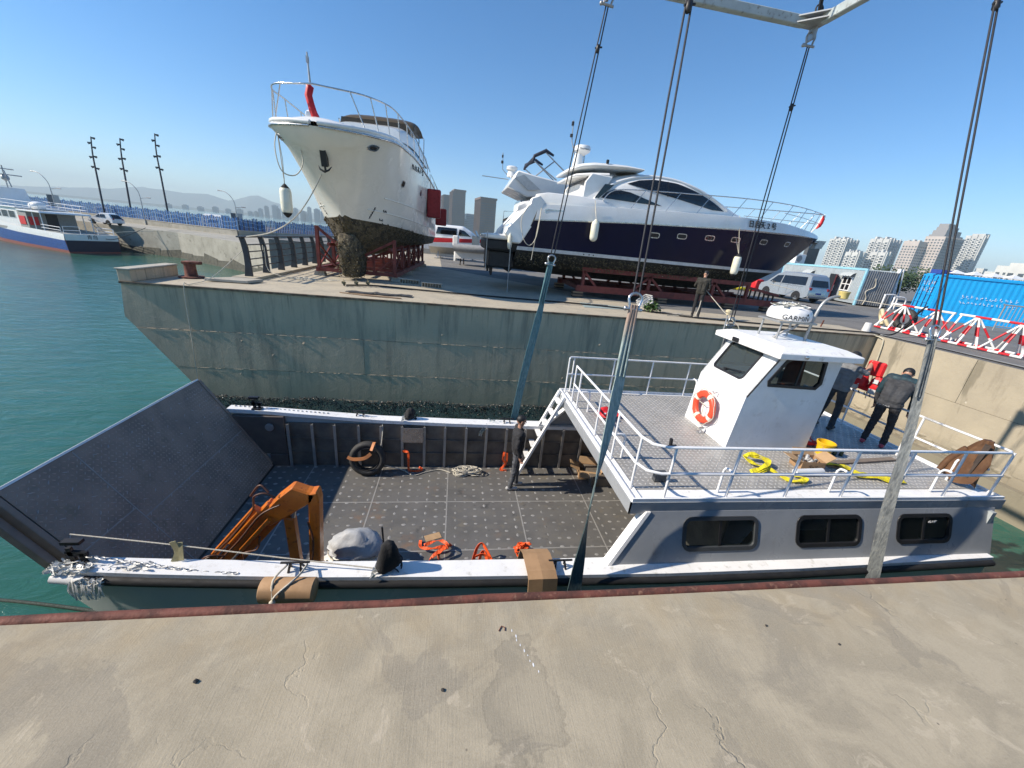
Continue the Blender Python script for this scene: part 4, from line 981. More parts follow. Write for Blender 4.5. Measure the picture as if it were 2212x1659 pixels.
for s in (-1, 1):
    b = MB(); b.prism([(3.7, 4.0), (4.3, 4.0), (4.95, 5.2), (4.0, 5.25), (3.75, 4.9)], lambda u, v, d, s=s: Vector((u, s*(1.72-d), v)), 0, .14); b.build('roof_pillar', gel, y2, local=True, bevel=.03)
    b = MB(); b.prism(aft_ if False else [(x_(5.82), 4.3), (x_(6.0), 4.3), (x_(6.62), 4.88), (x_(6.2), 4.88)], lambda u, v, d, s=s: Vector((u, s*(1.86-d), v)), 0, .03); b.build('quarter_window', dark_glass, y2, local=True)
b = MB(); b.box(3.85, 3.9, -1.5, 1.5, 4.0, 5.2); b.build('saloon_door', dark_glass, y2, local=True)
b = MB(); b.box(4.6, 4.72, -1.58, -1.5, 5.70, 5.86); b.build('horn_box', black, y2, local=True, bevel=.02)
# radar mast, domes, aerial
b = MB(); b.lathe((3.75, 0, 5.62), [(.24, 0), (.26, .1), (.2, .5), (.17, .62), (.001, .63)], 14); b.build('radar_mast', gel, y2, local=True, smooth=50)
b = MB(); b.lathe((3.9, 0, 6.3), [(.12, -.12), (.3, 0), (.37, .06), (.38, .2), (.33, .26), (.001, .27)], 22); rdm = b.build('radar_dome', gel, y2, local=True, smooth=45)
b = MB(); b.tube([(4.05, 0, 5.75), (4.02, 0, 6.25)], .035, 8); b.build('mast_strut', steel, y2, local=True, smooth=60)
b = MB(); b.lathe((4.35, .2, 5.74), [(.16, 0), (.18, .1), (.12, .2), (.001, .22)], 14); b.build('satellite_dome', gel, y2, local=True, smooth=45)
wraptext('lettering', 'Raymarine', print_dark, rdm, (1.6+3.9, 19.8), .385, 6.40, .13, radians(-82))
tubes('aerial', y2, [[(3.6, 0, 6.1), (3.35, 0, 6.7), (3.3, 0, 7.5)]], .025, galv)
b = MB(); b.lathe((3.3, 0, 6.85), [(.07, 0), (.07, .12), (.001, .13)], 8); b.lathe((3.3, 0, 7.3), [(.06, 0), (.06, .15), (.001, .16)], 8); b.build('mast_light', black, y2, local=True)
# rails
def sheer2(x, inb=.12):
    return interp(tabs2[0][0], x)[0]-inb, interp(tabs2[0][1], x)[0]+.05
for s in (-1, 1):
    TP = []
    for X, z in ((6.13, 4.2), (6.3, 4.45), (6.6, 4.65), (7.4, 4.75), (9, 4.84), (10.6, 4.9), (12.5, 4.98), (14, 5.03), (15.5, 5.06), (17, 5.06), (18.3, 5.04), (18.85, 5.02)):
        x = x_(X); w_, _ = sheer2(min(x, 17.2)); TP.append((x, s*max(.06, w_), z))
    tubes('bow_rail', y2, [spline(TP, 3)+[Vector((17.4, 0, 5.0))]], .022)
    mid = [(x, yv_, lerp(sheer2(min(x, 17.2))[1], z, .52)) for x, yv_, z in TP if x > 13]
    tubes('bow_rail', y2, [mid], .016)
    for X in (7.45, 9.1, 10.6, 12.4, 14.0, 15.4, 16.6, 17.5, 18.1):
        x = x_(X); w_, z = sheer2(x); x2 = x+.55; w2, _ = sheer2(min(x2, 17.2)); zt2 = interp([(p[0], p[2]) for p in TP], x2)[0]
        tubes('stanchion', y2, [[(x, s*w_, z-.05), (x2, s*max(.06, w2), zt2)]], .016)
tubes('bow_rail', y2, [[(17.0, 0, 4.1), (17.2, 0, 4.4), (17.35, 0, 4.9), (17.45, 0, 5.02), (17.52, 0, 4.9)]], .035, gel)
b = MB(); b.box(17.3, 17.9, -.14, .14, 3.62, 3.68); b.prism([(17.35, 3.35), (17.8, 3.35), (17.95, 3.75), (17.5, 3.75)], lambda u, v, d: Vector((u, d, v)), -.16, -.13); b.prism([(17.35, 3.35), (17.8, 3.35), (17.95, 3.75), (17.5, 3.75)], lambda u, v, d: Vector((u, d, v)), .13, .16); b.build('anchor_roller', galv, y2, local=True)
for X, z, a in ((8.71, 3.03, .25), (10.04, 3.11, .25), (11.46, 3.17, .25), (12.85, 3.22, .25), (14.61, 3.28, .24), (16.42, 3.33, .22)):
    x = x_(X)
    def f(u, v, d): 
        t = (v-2.02)/max(.1, interp(tabs2[2][1], u)[0]-2.02); w_ = lerp(interp(tabs2[3][0], u)[0], interp(tabs2[2][0], u)[0], max(0, min(1, t))); return Vector((u, -(w_+.012-d), v))
    b = MB(); b.ring(oval(x, z, a, .12, 16, 4), oval(x, z, a-.035, .085, 16, 4), f, -.012, .02); pf = b.build('port_light', rail_s, y2, local=True)
    MB().prism(oval(x, z, a-.03, .09, 16, 4), f, .0, .012).build('pane', dark_glass, pf, local=True)
ny = lambda x: -interp(tabs2[0][0], x)[0]
zc = lambda x: (interp(tabs2[0][1], x)[0]+interp(tabs2[1][1], x)[0])/2
for i, g in enumerate('\u65e5\u6708\u59292\u53f7'):
    x = x_(13.42)+.36*i; ya = -interp(tabs2[1][0], x)[0]-.03; sl_ = atan2(interp(tabs2[1][0], x-.3)[0]-interp(tabs2[1][0], x+.3)[0], .6)
    Mx = Matrix.Translation((1.6+x, 19.8+ya+.03, zc(x))) @ Matrix.Rotation(sl_, 4, 'Z') @ Matrix.Rotation(radians(78), 4, 'X')
    text('lettering', g, print_dark, y2, Mx, .34, extrude=.015)
b = MB()
for x in (4.1, 4.35, 4.55): b.lathe((x_(5.6)+x-4.1, -2.215, 1.94), [(.001, -.01), (.03, -.01), (.03, .01), (.001, .01)], 8, M=Matrix.Rotation(radians(90), 3, 'X'))
b.build('outlet', black, y2, local=True, kind='stuff')
b = MB(); b.prism([(17.2, 4.5), (17.25, 4.15), (17.0, 4.05)], lambda u, v, d: Vector((u, d, v)), 0, .02)

# ---- white yacht, bow on
H1 = atan2(-1, -.07); L1 = 14.2
y1 = thing('motor_yacht', 'tall cream white motor yacht seen from the bow on a red steel cradle', 'yacht', (-3.6, 28.97, 0), H1)
xs1 = [0, 2, 4, 6, 8, 9.5, 10.7, 11.4, 12, 12.5, 13, 13.4, 13.7, 13.95, 14.1, 14.2]
stem1 = [(10.2, .85), (11, 1.0), (11.6, 1.7), (12.05, 2.45), (12.6, 3.25), (13.2, 4.0), (13.75, 4.55), (14.1, 4.85), (14.2, 4.98)]
def b1(p): return [(x, interp(p, x)[0]) for x in xs1]
def z1_(p): return [(x, max(interp(p, x)[0], interp(stem1, x)[0] if x > 10.2 else -1)) for x in xs1]
tabs1 = [(b1([(0, 2.05), (4, 2.2), (8, 2.22), (10, 2.18), (11.5, 2.12), (12.5, 2.02), (13.2, 1.82), (13.7, 1.45), (14.0, .98), (14.15, .52), (14.2, .14)]), z1_([(0, 4.75), (5, 5.05), (9, 5.3), (12, 5.28), (13.5, 5.14), (14.2, 5.08)])),
         (b1([(0, 2.12), (4, 2.27), (8, 2.28), (10, 2.24), (11.5, 2.17), (12.5, 2.06), (13.2, 1.85), (13.7, 1.48), (14.0, 1.0), (14.15, .54), (14.2, .14)]), z1_([(0, 4.62), (5, 4.92), (9, 5.16), (12, 5.14), (13.5, 5.0), (14.2, 4.97)])),
         (b1([(0, 2.1), (4, 2.23), (8, 2.22), (10, 2.1), (11.5, 1.92), (12.5, 1.6), (13.2, 1.38), (13.7, .92), (14.0, .45), (14.15, .1), (14.2, .02)]), z1_([(0, 4.2), (5, 4.4), (9, 4.55), (12, 4.55), (14.2, 4.6)])),
         (b1([(0, 2.08), (4, 2.18), (7, 2.15), (9, 2.02), (10.5, 1.74), (11.5, 1.36), (12.2, 1.08), (12.8, .62), (13.2, .12), (13.4, .02), (14.2, 0)]), z1_([(0, 3.3), (6, 3.35), (12, 3.5), (14.2, 3.6)])),
         (b1([(0, 2.05), (4, 2.12), (6.5, 2.04), (8.5, 1.86), (10, 1.5), (11, 1.02), (11.6, .56), (12.05, .05), (14.2, 0)]), z1_([(0, 1.95), (6, 2.05), (12, 2.45), (14.2, 2.5)])),
         (b1([(0, 1.9), (4, 1.92), (7, 1.7), (9, 1.36), (10.5, .9), (11.3, .38), (11.6, 0.02), (14.2, 0)]), z1_([(0, 1.55), (6, 1.6), (12, 1.7)])),
         (b1([(0, 0), (14.2, 0)]), z1_([(0, 1.1), (6, .95), (14.2, .9)]))]
h1, rows1 = hullmesh('hull', y1, L1, tabs1, 46, [gel_cream, steel, antifoul, gel], [3, 0, 0, 0, 2, 2], wl=2.5)
cap(rows1, .18).build('deck', gel, y1, local=True, smooth=40)
def rail_strip(tab, off, r, mat, name, x0=0, n=7):
    for s in (-1, 1): MB().tube([(x, s*(interp(tab[0], x)[0]+off), interp(tab[1], x)[0]) for x in xs1 if x >= x0], r, n).build(name, mat, y1, local=True, smooth=60)
rail_strip(tabs1[1], .01, .035, steel, 'rub_rail'); rail_strip(tabs1[0], -.03, .07, gel, 'deck_edge')
for s in (-1, 1):   # moulded spray knuckles
    for k, (ta, tb, f, xa, xb) in enumerate(((tabs1[3], tabs1[4], .15, 0, 11.2), (tabs1[3], tabs1[4], .62, 3, 11.6))):
        P = [(x, s*(lerp(interp(ta[0], x)[0], interp(tb[0], x)[0], f)+.012), lerp(interp(ta[1], x)[0], interp(tb[1], x)[0], f)) for x in [lerp(xa, xb, i/24) for i in range(25)]]
        MB().tube(P, .022, 6).build('spray_knuckle', gel_cream, y1, local=True, smooth=60)
b = MB(); b.prism([(10.35, .12), (11.45, .12), (11.75, 1.2), (11.75, 1.9), (10.2, 1.35), (10.3, .9)], lambda u, v, d: Vector((u, d, v)), -.38, .38)
k1 = b.build('forefoot_keel', antifoul, y1, local=True, bevel=.12, smooth=50)
b = MB(); rg = random.Random(8)
for _ in range(1600):
    x = rg.uniform(5, 11.9); s = rg.choice((-1, 1)); t = rg.uniform(-.07, 1); ta, tb = (tabs1[4], tabs1[5]) if rg.random() < .5 else (tabs1[5], tabs1[6])
    w_ = lerp(interp(ta[0], x)[0], interp(tb[0], x)[0], t); z = lerp(interp(ta[1], x)[0], interp(tb[1], x)[0], t); r_ = rg.uniform(.02, .06)
    c = Vector((x, s*w_, z)); b.add([c+Vector((r_, 0, 0)), c+Vector((-r_*.6, 0, r_*.7)), c+Vector((-r_*.5, 0, -r_)), c+Vector((r_*.3, s*r_*.9, -r_*.4))], [(0, 1, 3), (1, 2, 3), (2, 0, 3)])
for _ in range(420):
    x = rg.uniform(10.3, 11.8); s = rg.choice((-1, 1)); z = rg.uniform(.15, 1.6); r_ = rg.uniform(.02, .06); c = Vector((x, s*.39, z))
    if rg.random() < .4: c = Vector((11.62+.1*z/1.2, rg.uniform(-.38, .38), z))
    b.add([c+Vector((r_, 0, 0)), c+Vector((-r_*.6, 0, r_*.7)), c+Vector((-r_*.5, 0, -r_)), c+Vector((r_, s*r_*.9, 0))], [(0, 1, 3), (1, 2, 3), (2, 0, 3)])
b.build('barnacle_crust', bpy.data.materials['barnacles'], y1, local=True, kind='stuff', fix=False)
def side1(x, z, off=.012):
    """port side surface point at x, height z (positive y is the right-hand side in view)"""
    T = [(interp(t[1], x)[0], interp(t[0], x)[0]) for t in tabs1]
    for (za, wa), (zb, wb) in zip(T, T[1:]):
        if zb <= z <= za: return lerp(wb, wa, (z-zb)/max(za-zb, 1e-4))+off
    return T[0][1]+off
SG = 1
for cx, cz, a, c, nm in ((10.15, 4.02, .2, .14, 'port_light'), (7.1, 4.0, .2, .14, 'port_light')):
    f = lambda u, v, d: Vector((u, SG*side1(u, v, .012-d), v))
    b = MB(); b.ring(oval(cx, cz, a, c), oval(cx, cz, a-.03, c-.03), f, -.012, .01); pf = b.build(nm, steel, y1, local=True); MB().prism(oval(cx, cz, a-.025, c-.025), f, 0, .01).build('pane', dark_glass, pf, local=True)
for s in (-1, 1):
    f = lambda u, v, d, s=s: Vector((u, s*side1(u, v, .012-d), v))
    cx, cz = 13.15, 4.73
    b = MB(); b.ring(oval(cx, cz, .2, .09), oval(cx, cz, .14, .05), f, -.025, .01); hf = b.build('hawse_hole', rail_s, y1, local=True); MB().prism(oval(cx, cz, .15, .055), f, 0, .01).build('hole', black, hf, local=True)
for i, g in enumerate('\u65e5\u6708\u59291\u53f7'):
    x = 9.35-.56*i; z = 4.86+.02*i; yy = side1(x, z, .012); tilt = atan2(side1(x, z+.2)-side1(x, z-.2), .4); yaw_ = atan2(side1(x-.3, z)-side1(x+.3, z), .6)
    Ml = Matrix.Translation((x, yy, z)) @ Matrix.Rotation(pi-yaw_, 4, 'Z') @ Matrix.Rotation(radians(90)-tilt, 4, 'X')
    text('lettering', g, print_dark, y1, Ml, .42, extrude=.012, local=True)
for s in (-1, 1):
    b = MB()
    for k in range(6):
        z = 2.5+.085*k; x = 11.35; yy = side1(x, z, .0); b.box(x-.13 if k % 2 else x-.22, x, s*yy-.02, s*yy+.02, z, z+.022)
    for k in range(5):
        z = 2.52+.085*k; x = 11.35; yy = side1(x, z+.04, .0); b.box(x-.012, x+.012, s*yy-.02, s*yy+.02, z, z+.085)
    b.build('draft_mark', print_dark, y1, local=True, kind='stuff')
for z, t in ((2.86, '1.4'), (2.52, '1.2')):
    x = 10.85; yy = side1(x, z); yaw_ = atan2(side1(x-.3, z)-side1(x+.3, z), .6); tilt = atan2(side1(x, z+.2)-side1(x, z-.2), .4)
    text('lettering', t, print_dark, y1, Matrix.Translation((x, yy, z)) @ Matrix.Rotation(pi-yaw_, 4, 'Z') @ Matrix.Rotation(radians(90)-tilt, 4, 'X'), .17, extrude=.02, local=True)
# anchor on the stem
b = MB(); z = 4.25; xst = 13.42
b.prism([(xst-.05, 4.0), (xst+.1, 3.95), (xst+.2, 4.45), (xst+.02, 4.5)], lambda u, v, d: Vector((u, d, v)), -.1, .1)
b.bar((xst+.18, 0, 4.5), (xst+.02, 0, 3.8), .05, .07); b.tube([(xst+.06, -.22, 3.98), (xst+.12, -.14, 3.86), (xst+.1, 0, 3.8), (xst+.12, .14, 3.86), (xst+.06, .22, 3.98)], [.01, .03, .04, .03, .01], 8)
b.build('anchor', black, y1, local=True, smooth=40)
# rails round the bow
TP = {}
for s in (-1, 1):
    P = []
    for x in (3.2, 5, 7, 9, 10.5, 11.8, 12.6, 13.2, 13.6, 13.85):
        z = interp(tabs1[0][1], x)[0]; P.append((x-.1, s*(interp(tabs1[0][0], x)[0]-.1), z+interp([(3, .55), (6, .78), (10, .92), (14, 1.0)], x)[0]))
    P.append((14.0, s*.4, 6.1)); P.append((14.05, 0, 6.12))
    tubes('bow_rail', y1, [spline(P, 3)], .026)
    for x in (4.2, 5.6, 7, 8.4, 9.8, 11.2, 12.4, 13.1, 13.6):
        w_ = interp(tabs1[0][0], x)[0]-.1; z = interp(tabs1[0][1], x)[0]; xt = x+.25; 
        tubes('stanchion', y1, [[(x, s*w_, z), (min(xt, 13.85), s*(interp(tabs1[0][0], min(xt+.1, 13.9))[0]-.1), interp([(p[0], p[2]) for p in P[:-2]], xt)[0])]], .02)
b = MB(); b.tube([(13.6, -.22, 5.1), (13.62, -.23, 6.1), (13.66, -.25, 7.02)], [.04, .035, .025], 8); b.box(13.6, 13.7, -.28, -.22, 6.75, 6.92); b.build('flagstaff', galv, y1, local=True, smooth=60)
b = MB(); b.box(13.35, 13.75, -.42, -.1, 5.18, 5.5); b.build('windlass', gel, y1, local=True, bevel=.06, smooth=40)
# coachroof, flybridge and canopy
c1 = Body([(1.0, 1.75, 4.8, 5.9), (3.5, 1.9, 4.95, 6.1), (6.2, 1.88, 5.1, 6.25), (7.6, 1.78, 5.15, 6.2), (8.8, 1.5, 5.25, 5.7), (10.2, 1.15, 5.3, 5.5), (11.3, .6, 5.3, 5.4)], 3.6)
c1.mesh('coachroof', gel, y1)
for s in (-1, 1):
    c1.patch('saloon_window', [(2.2, 5.35), (2.4, 5.75), (6.4, 5.86), (8.4, 5.56), (8.1, 5.42), (5, 5.3)], dark_glass, y1, s)
f1 = Body([(2.0, 1.75, 5.8, 6.6), (6.2, 1.75, 5.95, 6.7), (7.4, 1.65, 5.95, 6.65), (8.2, 1.4, 5.95, 6.45)], 5)
f1.mesh('flybridge', gel, y1)
b = MB(); secs = []
for x, z in ((4.2, 6.94), (4.9, 7.08), (5.7, 7.1), (6.4, 7.02), (6.9, 6.84), (7.05, 6.64)):
    secs.append([Vector((x, .15+1.68*math.copysign(abs(cos(a))**.6, cos(a)), z+.08*sin(a)+.1*max(0, sin(a)))) for a in [2*pi*i/18 for i in range(18)]])
b.loft(secs, cu=True); b.build('bimini_top', M('bronze_canvas', (.10, .072, .035), .45, c2=(.07, .05, .026), s=3, bump=.2, bs=4), y1, local=True, smooth=50)
b = MB(); b.prism([(-1.5, 6.42), (1.5, 6.42), (1.45, 6.86), (-1.45, 6.86)], lambda u, v, d: Vector((7.3-d-(v-6.4)*.25, u, v)), 0, .03); b.build('clear_curtain', glass('smoked_curtain', (.06, .045, .02), .08, .8), y1, local=True)
for s in (-1, 1):
    tubes('bimini_leg', y1, [[(7.0, s*1.62, 6.8), (6.3, s*1.68, 6.1)], [(4.6, s*1.62, 7.02), (4.6, s*1.68, 6.7), (5.2, s*1.7, 6.0)], [(3.3, s*1.72, 6.05), (3.1, s*1.7, 7.1), (3.4, s*1.5, 7.3), (4.6, s*1.5, 7.1)]], .03)

# ---- third yacht with a flybridge, behind the navy one
y3 = thing('motor_yacht', 'white flybridge yacht partly hidden behind the navy hulled yacht', 'yacht', (2.9, 25.6, 0))
xs3 = xs2
tabs3 = [(bt([(0, 2.0), (9, 2.1), (14, 1.4), (17.5, .05)]), zt([(0, 3.5), (11, 4.2), (17.5, 4.2)])), (bt([(0, 2.0), (9, 2.1), (13, 1.2), (15.75, .05), (17.5, 0)]), zt([(0, 2.0), (17.5, 2.0)])), (bt([(0, 0), (17.5, 0)]), zt([(0, 1.0), (17.5, .9)]))]
hullmesh('hull', y3, 16.5, tabs3, 20, [gel, antifoul_dark], [0, 1])[0]
d3 = Body([(.6, 1.7, 3.4, 4.5), (4, 1.8, 3.7, 5.1), (8, 1.6, 4.0, 5.0), (10.5, 1.1, 4.1, 4.5)], 4); d3.mesh('cabin', gel, y3)
for s in (-1, 1): d3.patch('saloon_window', [(3, 4.3), (3.4, 4.75), (7, 4.75), (8.6, 4.5), (5, 4.25)], dark_glass, y3, s)
b = MB(); FB = [(-.35, 5.45), (.15, 4.85), (1.0, 4.55), (2.6, 4.78), (4.8, 5.05), (5.3, 5.2), (3.4, 5.55), (1.4, 5.8), (.2, 5.95), (-.1, 5.6)]
b.prism([(-.3, 5.0), (.9, 4.62), (2.4, 4.85), (4.6, 5.02), (4.9, 5.2), (2.9, 5.55), (1.2, 5.75), (.25, 5.9), (.05, 5.55)], lambda u, v, d: Vector((u, d*(1-.06*(5.9-v)), v)), -1.75, 1.75); b.build('flybridge', gel, y3, local=True, bevel=.06, smooth=40)
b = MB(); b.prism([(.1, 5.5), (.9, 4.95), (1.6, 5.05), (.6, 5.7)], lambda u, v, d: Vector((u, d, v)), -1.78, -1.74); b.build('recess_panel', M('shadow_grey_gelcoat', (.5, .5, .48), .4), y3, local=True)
b = MB(); b.lathe((.1, 0, 5.75), [(.28, 0), (.24, .25), (.2, .3), (.32, .36), (.34, .5), (.28, .56), (.001, .57)], 18); b.build('radar_dome', gel, y3, local=True, smooth=45)
tubes('aerial', y3, [[(.0, 0, 5.7), (-.45, 0, 6.1), (-.5, 0, 6.95)], [(-.1, -.4, 5.55), (-1.65, -.4, 5.58)]], .022, galv)
b = MB(); b.lathe((-.5, 0, 6.4), [(.07, 0), (.07, .14), (.001, .15)], 8); b.lathe((-.5, 0, 6.7), [(.05, 0), (.05, .14), (.001, .15)], 8); b.build('mast_light', black, y3, local=True)
for s in (-1, 1):
    tubes('arch_leg', y3, [[(1.1, s*1.5, 6.5), (2.5, s*1.6, 5.65)], [(1.75, s*1.5, 6.95), (4.0, s*1.6, 5.4)], [(1.3, s*1.55, 5.75), (2.3, s*1.5, 6.6)]], .035, galv)
    MB().tube([(1.05, s*1.5, 6.45), (1.12, s*1.5, 6.72), (1.75, s*1.5, 7.05), (2.2, s*1.52, 6.85)], [.07, .09, .1, .06], 8).build('arch_padding', M('navy_canvas', (.012, .018, .04), .7) if s < 0 else bpy.data.materials['navy_canvas'], y3, local=True, smooth=50)
MB().tube([(1.1, -1.5, 6.6), (1.1, 1.5, 6.6)], .09, 8).build('arch_padding', bpy.data.materials['navy_canvas'], y3, local=True, smooth=50)
b = MB(); b.box(2.7, 4.8, -1.5, 1.5, 5.42, 5.6); b.build('wind_deflector', dark_glass, y3, local=True)
b = MB(); b.box(-.6, .8, -1.9, 1.9, 2.3, 2.6); b.build('bathing_platform', gel, y3, local=True, bevel=.04)
tubes('stern_rail', y3, [[(-.4, -1.7, 2.6), (-.35, -1.7, 3.75), (.5, -1.7, 3.8), (.6, -1.7, 3.0)], [(-.4, -1.7, 3.2), (.5, -1.7, 3.25)]], .02)

# ---- cradles
def cradle1():
    c = thing('boat_cradle', 'red steel trestle cradle under the cream white yacht', 'cradle', (-4.1, 23.2, 0), radians(-2.5))
    def beam(nm, p, q, w_=.14, h_=.18): MB().bar(p, q, w_, h_).build(nm, cradle_red, c, local=True)
    for s in (-1, 1):
        beam('base_beam', (s*1.65, -4.9, .28), (s*1.65, 4.9, .28)); beam('top_beam', (s*1.3, -4.4, 1.32+.0), (s*1.3, 4.6, 1.2), .12, .12)
    for i, y in enumerate((-4.8, -2.9, -1.0, .9, 2.8, 4.7)):
        beam('cross_beam', (-1.65, y, .28), (1.65, y, .28), .12, .16)
        for s in (-1, 1):
            h_ = (2.05 if s < 0 else 1.75) if i == 0 else 1.5
            beam('post', (s*1.6, y, .3), (s*1.6, y, h_), .13, .13); beam('rafter', (s*1.6, y, h_-.05), (s*.25, y, .86+.1*(i == 0)), .09, .1)
            beam('brace', (s*1.6, y, 1.0), (s*.75, y, .34), .07, .07)
            beam('post', (s*.7, y, .3), (s*.7, y, 1.02), .09, .09)
            if i < 5:
                beam('brace', (s*1.6, y, .4), (s*1.6, y+1.9, 1.4), .06, .06); beam('brace', (s*1.6, y, 1.4), (s*1.6, y+1.9, .4), .06, .06)
    for s in (-1, 1):
        for y in (-4.6, -1.5, 1.6, 4.6):
            b = MB(); b.box(s*1.65-.22, s*1.65+.22, y-.15, y+.15, 0, .09); b.box(s*1.65-.2, s*1.65+.2, y-.13, y+.13, .095, .19); b.build('block', concrete_pale, c, local=True)
cradle1()
def cradle2():
    c = thing('boat_cradle', 'long low red steel cradle under the navy hulled yacht', 'cradle', (11.2, 19.8, 0))
    def beam(nm, p, q, w_=.16, h_=.22, m=cradle_red): MB().bar(p, q, w_, h_).build(nm, m, c, local=True)
    for s in (-1, 1):
        beam('base_beam', (-5.6, s*1.75, .42), (5.2, s*1.75, .42), .2, .3); beam('top_beam', (-5.4, s*1.7, 1.28), (3.4, s*1.7, 1.28), .14, .2)
        for x in (-5.3, -2.0, 1.4, 3.3):
            beam('post', (x, s*1.72, .5), (x, s*1.72, 1.25), .14, .14)
        for x in (-2.0, 1.4):
            beam('brace', (x-.75, s*1.74, .55), (x, s*1.74, 1.2), .1, .1); beam('brace', (x+.75, s*1.74, .55), (x, s*1.74, 1.2), .1, .1)
        beam('brace', (-5.3, s*1.74, 1.2), (-4.6, s*1.74, .5), .1, .1)
        for k in range(6): beam('rung_post', (3.5+.27*k, s*1.74, .5), (3.5+.27*k, s*1.74, 1.1-.05*k), .07, .05, wood_dark)
        beam('bow_rail_beam', (3.3, s*1.74, 1.12), (5.1, s*1.74, .85), .12, .12)
    for x in (-5.3, -3.6, -2, -.3, 1.4, 3.3, 5.1): beam('cross_beam', (x, -1.75, .4), (x, 1.75, .4), .14, .2)
    for s in (-1, 1):
        for x in (-5.5, -1.2, 2.4, 4.6):
            for k in range(4):
                b = MB(); b.box(x-.24, x+.24, s*1.75-.16, s*1.75+.16, .068*k, .068*k+.06); b.build('timber_block', timber if k % 2 else wood_dark, c, local=True)
    b = MB(); b.box(5.1, 7.0, -1.95, -1.55, .22, .5); b.build('end_skid', cradle_red, c, local=True)
cradle2()
# ---------------------------------------------------------------- lifting gear
gear_w = M('spreader_paint', (.42, .47, .46), .5, c2=(.34, .38, .38), s=3, bump=.08, c3=(.22, .22, .2), s3=12)
CA, CB, CC, CD = Vector((2.35, 8.15, 6.42)), Vector((6.3, 8.15, 6.42)), Vector((6.22, 5.25, 6.32)), Vector((2.4, 5.2, 6.32))
spr = thing('spreader_frame', 'pale grey rectangular spreader frame hanging above the wheelhouse', 'spreader', (4.3, 6.7, 6.4))
for p, q in ((CA, CB), (CB, CC), (CC, CD), (CD, CA)):
    d = (q-p).normalized(); MB().bar(p+d*.22, q-d*.22, .13, .15).build('beam', gear_w, spr, bevel=.012)
for c, u, v in ((CA, (1, 0, 0), (0, -1, 0)), (CB, (-1, 0, 0), (0, -1, 0)), (CC, (-1, 0, 0), (0, 1, 0)), (CD, (1, 0, 0), (0, 1, 0))):
    u, v = Vector(u), Vector(v); b = MB(); z = Vector((0, 0, 1))
    b.prism([(-.08, -.08), (.42, -.08), (.42, .06), (.06, .42), (-.08, .42)], lambda a, e, d: c+u*a+v*e+z*d, -.055, -.035)
    b.prism([(-.08, -.08), (.42, -.08), (.42, .06), (.06, .42), (-.08, .42)], lambda a, e, d: c+u*a+v*e+z*d, .035, .055)
    b.box(c.x-.02, c.x+.02, c.y-.09, c.y+.09, c.z-.24, c.z-.03); b.box(c.x-.02, c.x+.02, c.y-.09, c.y+.09, c.z+.03, c.z+.16); b.build('corner_plate', galv, spr)
def shackle(b, c, ax, up, s=1.):
    """bow shackle: pin along ax, bow towards up"""
    c = Vector(c); ax = Vector(ax).normalized(); up = Vector(up).normalized()
    P = [c+ax*(.055*s)-up*.0, c+ax*(.062*s)+up*(.05*s)]
    for k in range(9):
        a = pi*k/8; P.append(c+up*(.11*s)+ax*(cos(a)*.08*s)+up*(sin(a)*.075*s))
    P += [c-ax*(.062*s)+up*(.05*s), c-ax*(.055*s)]
    b.tube(P, .016*s, 8); b.tube([c-ax*.1*s, c+ax*.1*s], .019*s, 8); b.ell(c+ax*.1*s, .03*s, 8, 6)
HOOK = Vector((4.3, 6.7, 12.5))
PR_FLAT = [(0, .3, .2), (.12, .35, .2), (.3, .9, .1), (.5, 1, 0), (1, 1, .1)]
PR_TWIST = [(0, .45, .3), (.12, .55, .2), (.28, .95, .3), (.45, .8, .5), (.62, .8, 1.25), (.72, .8, 1.1), (.86, 1, .4), (1, 1.1, .0)]
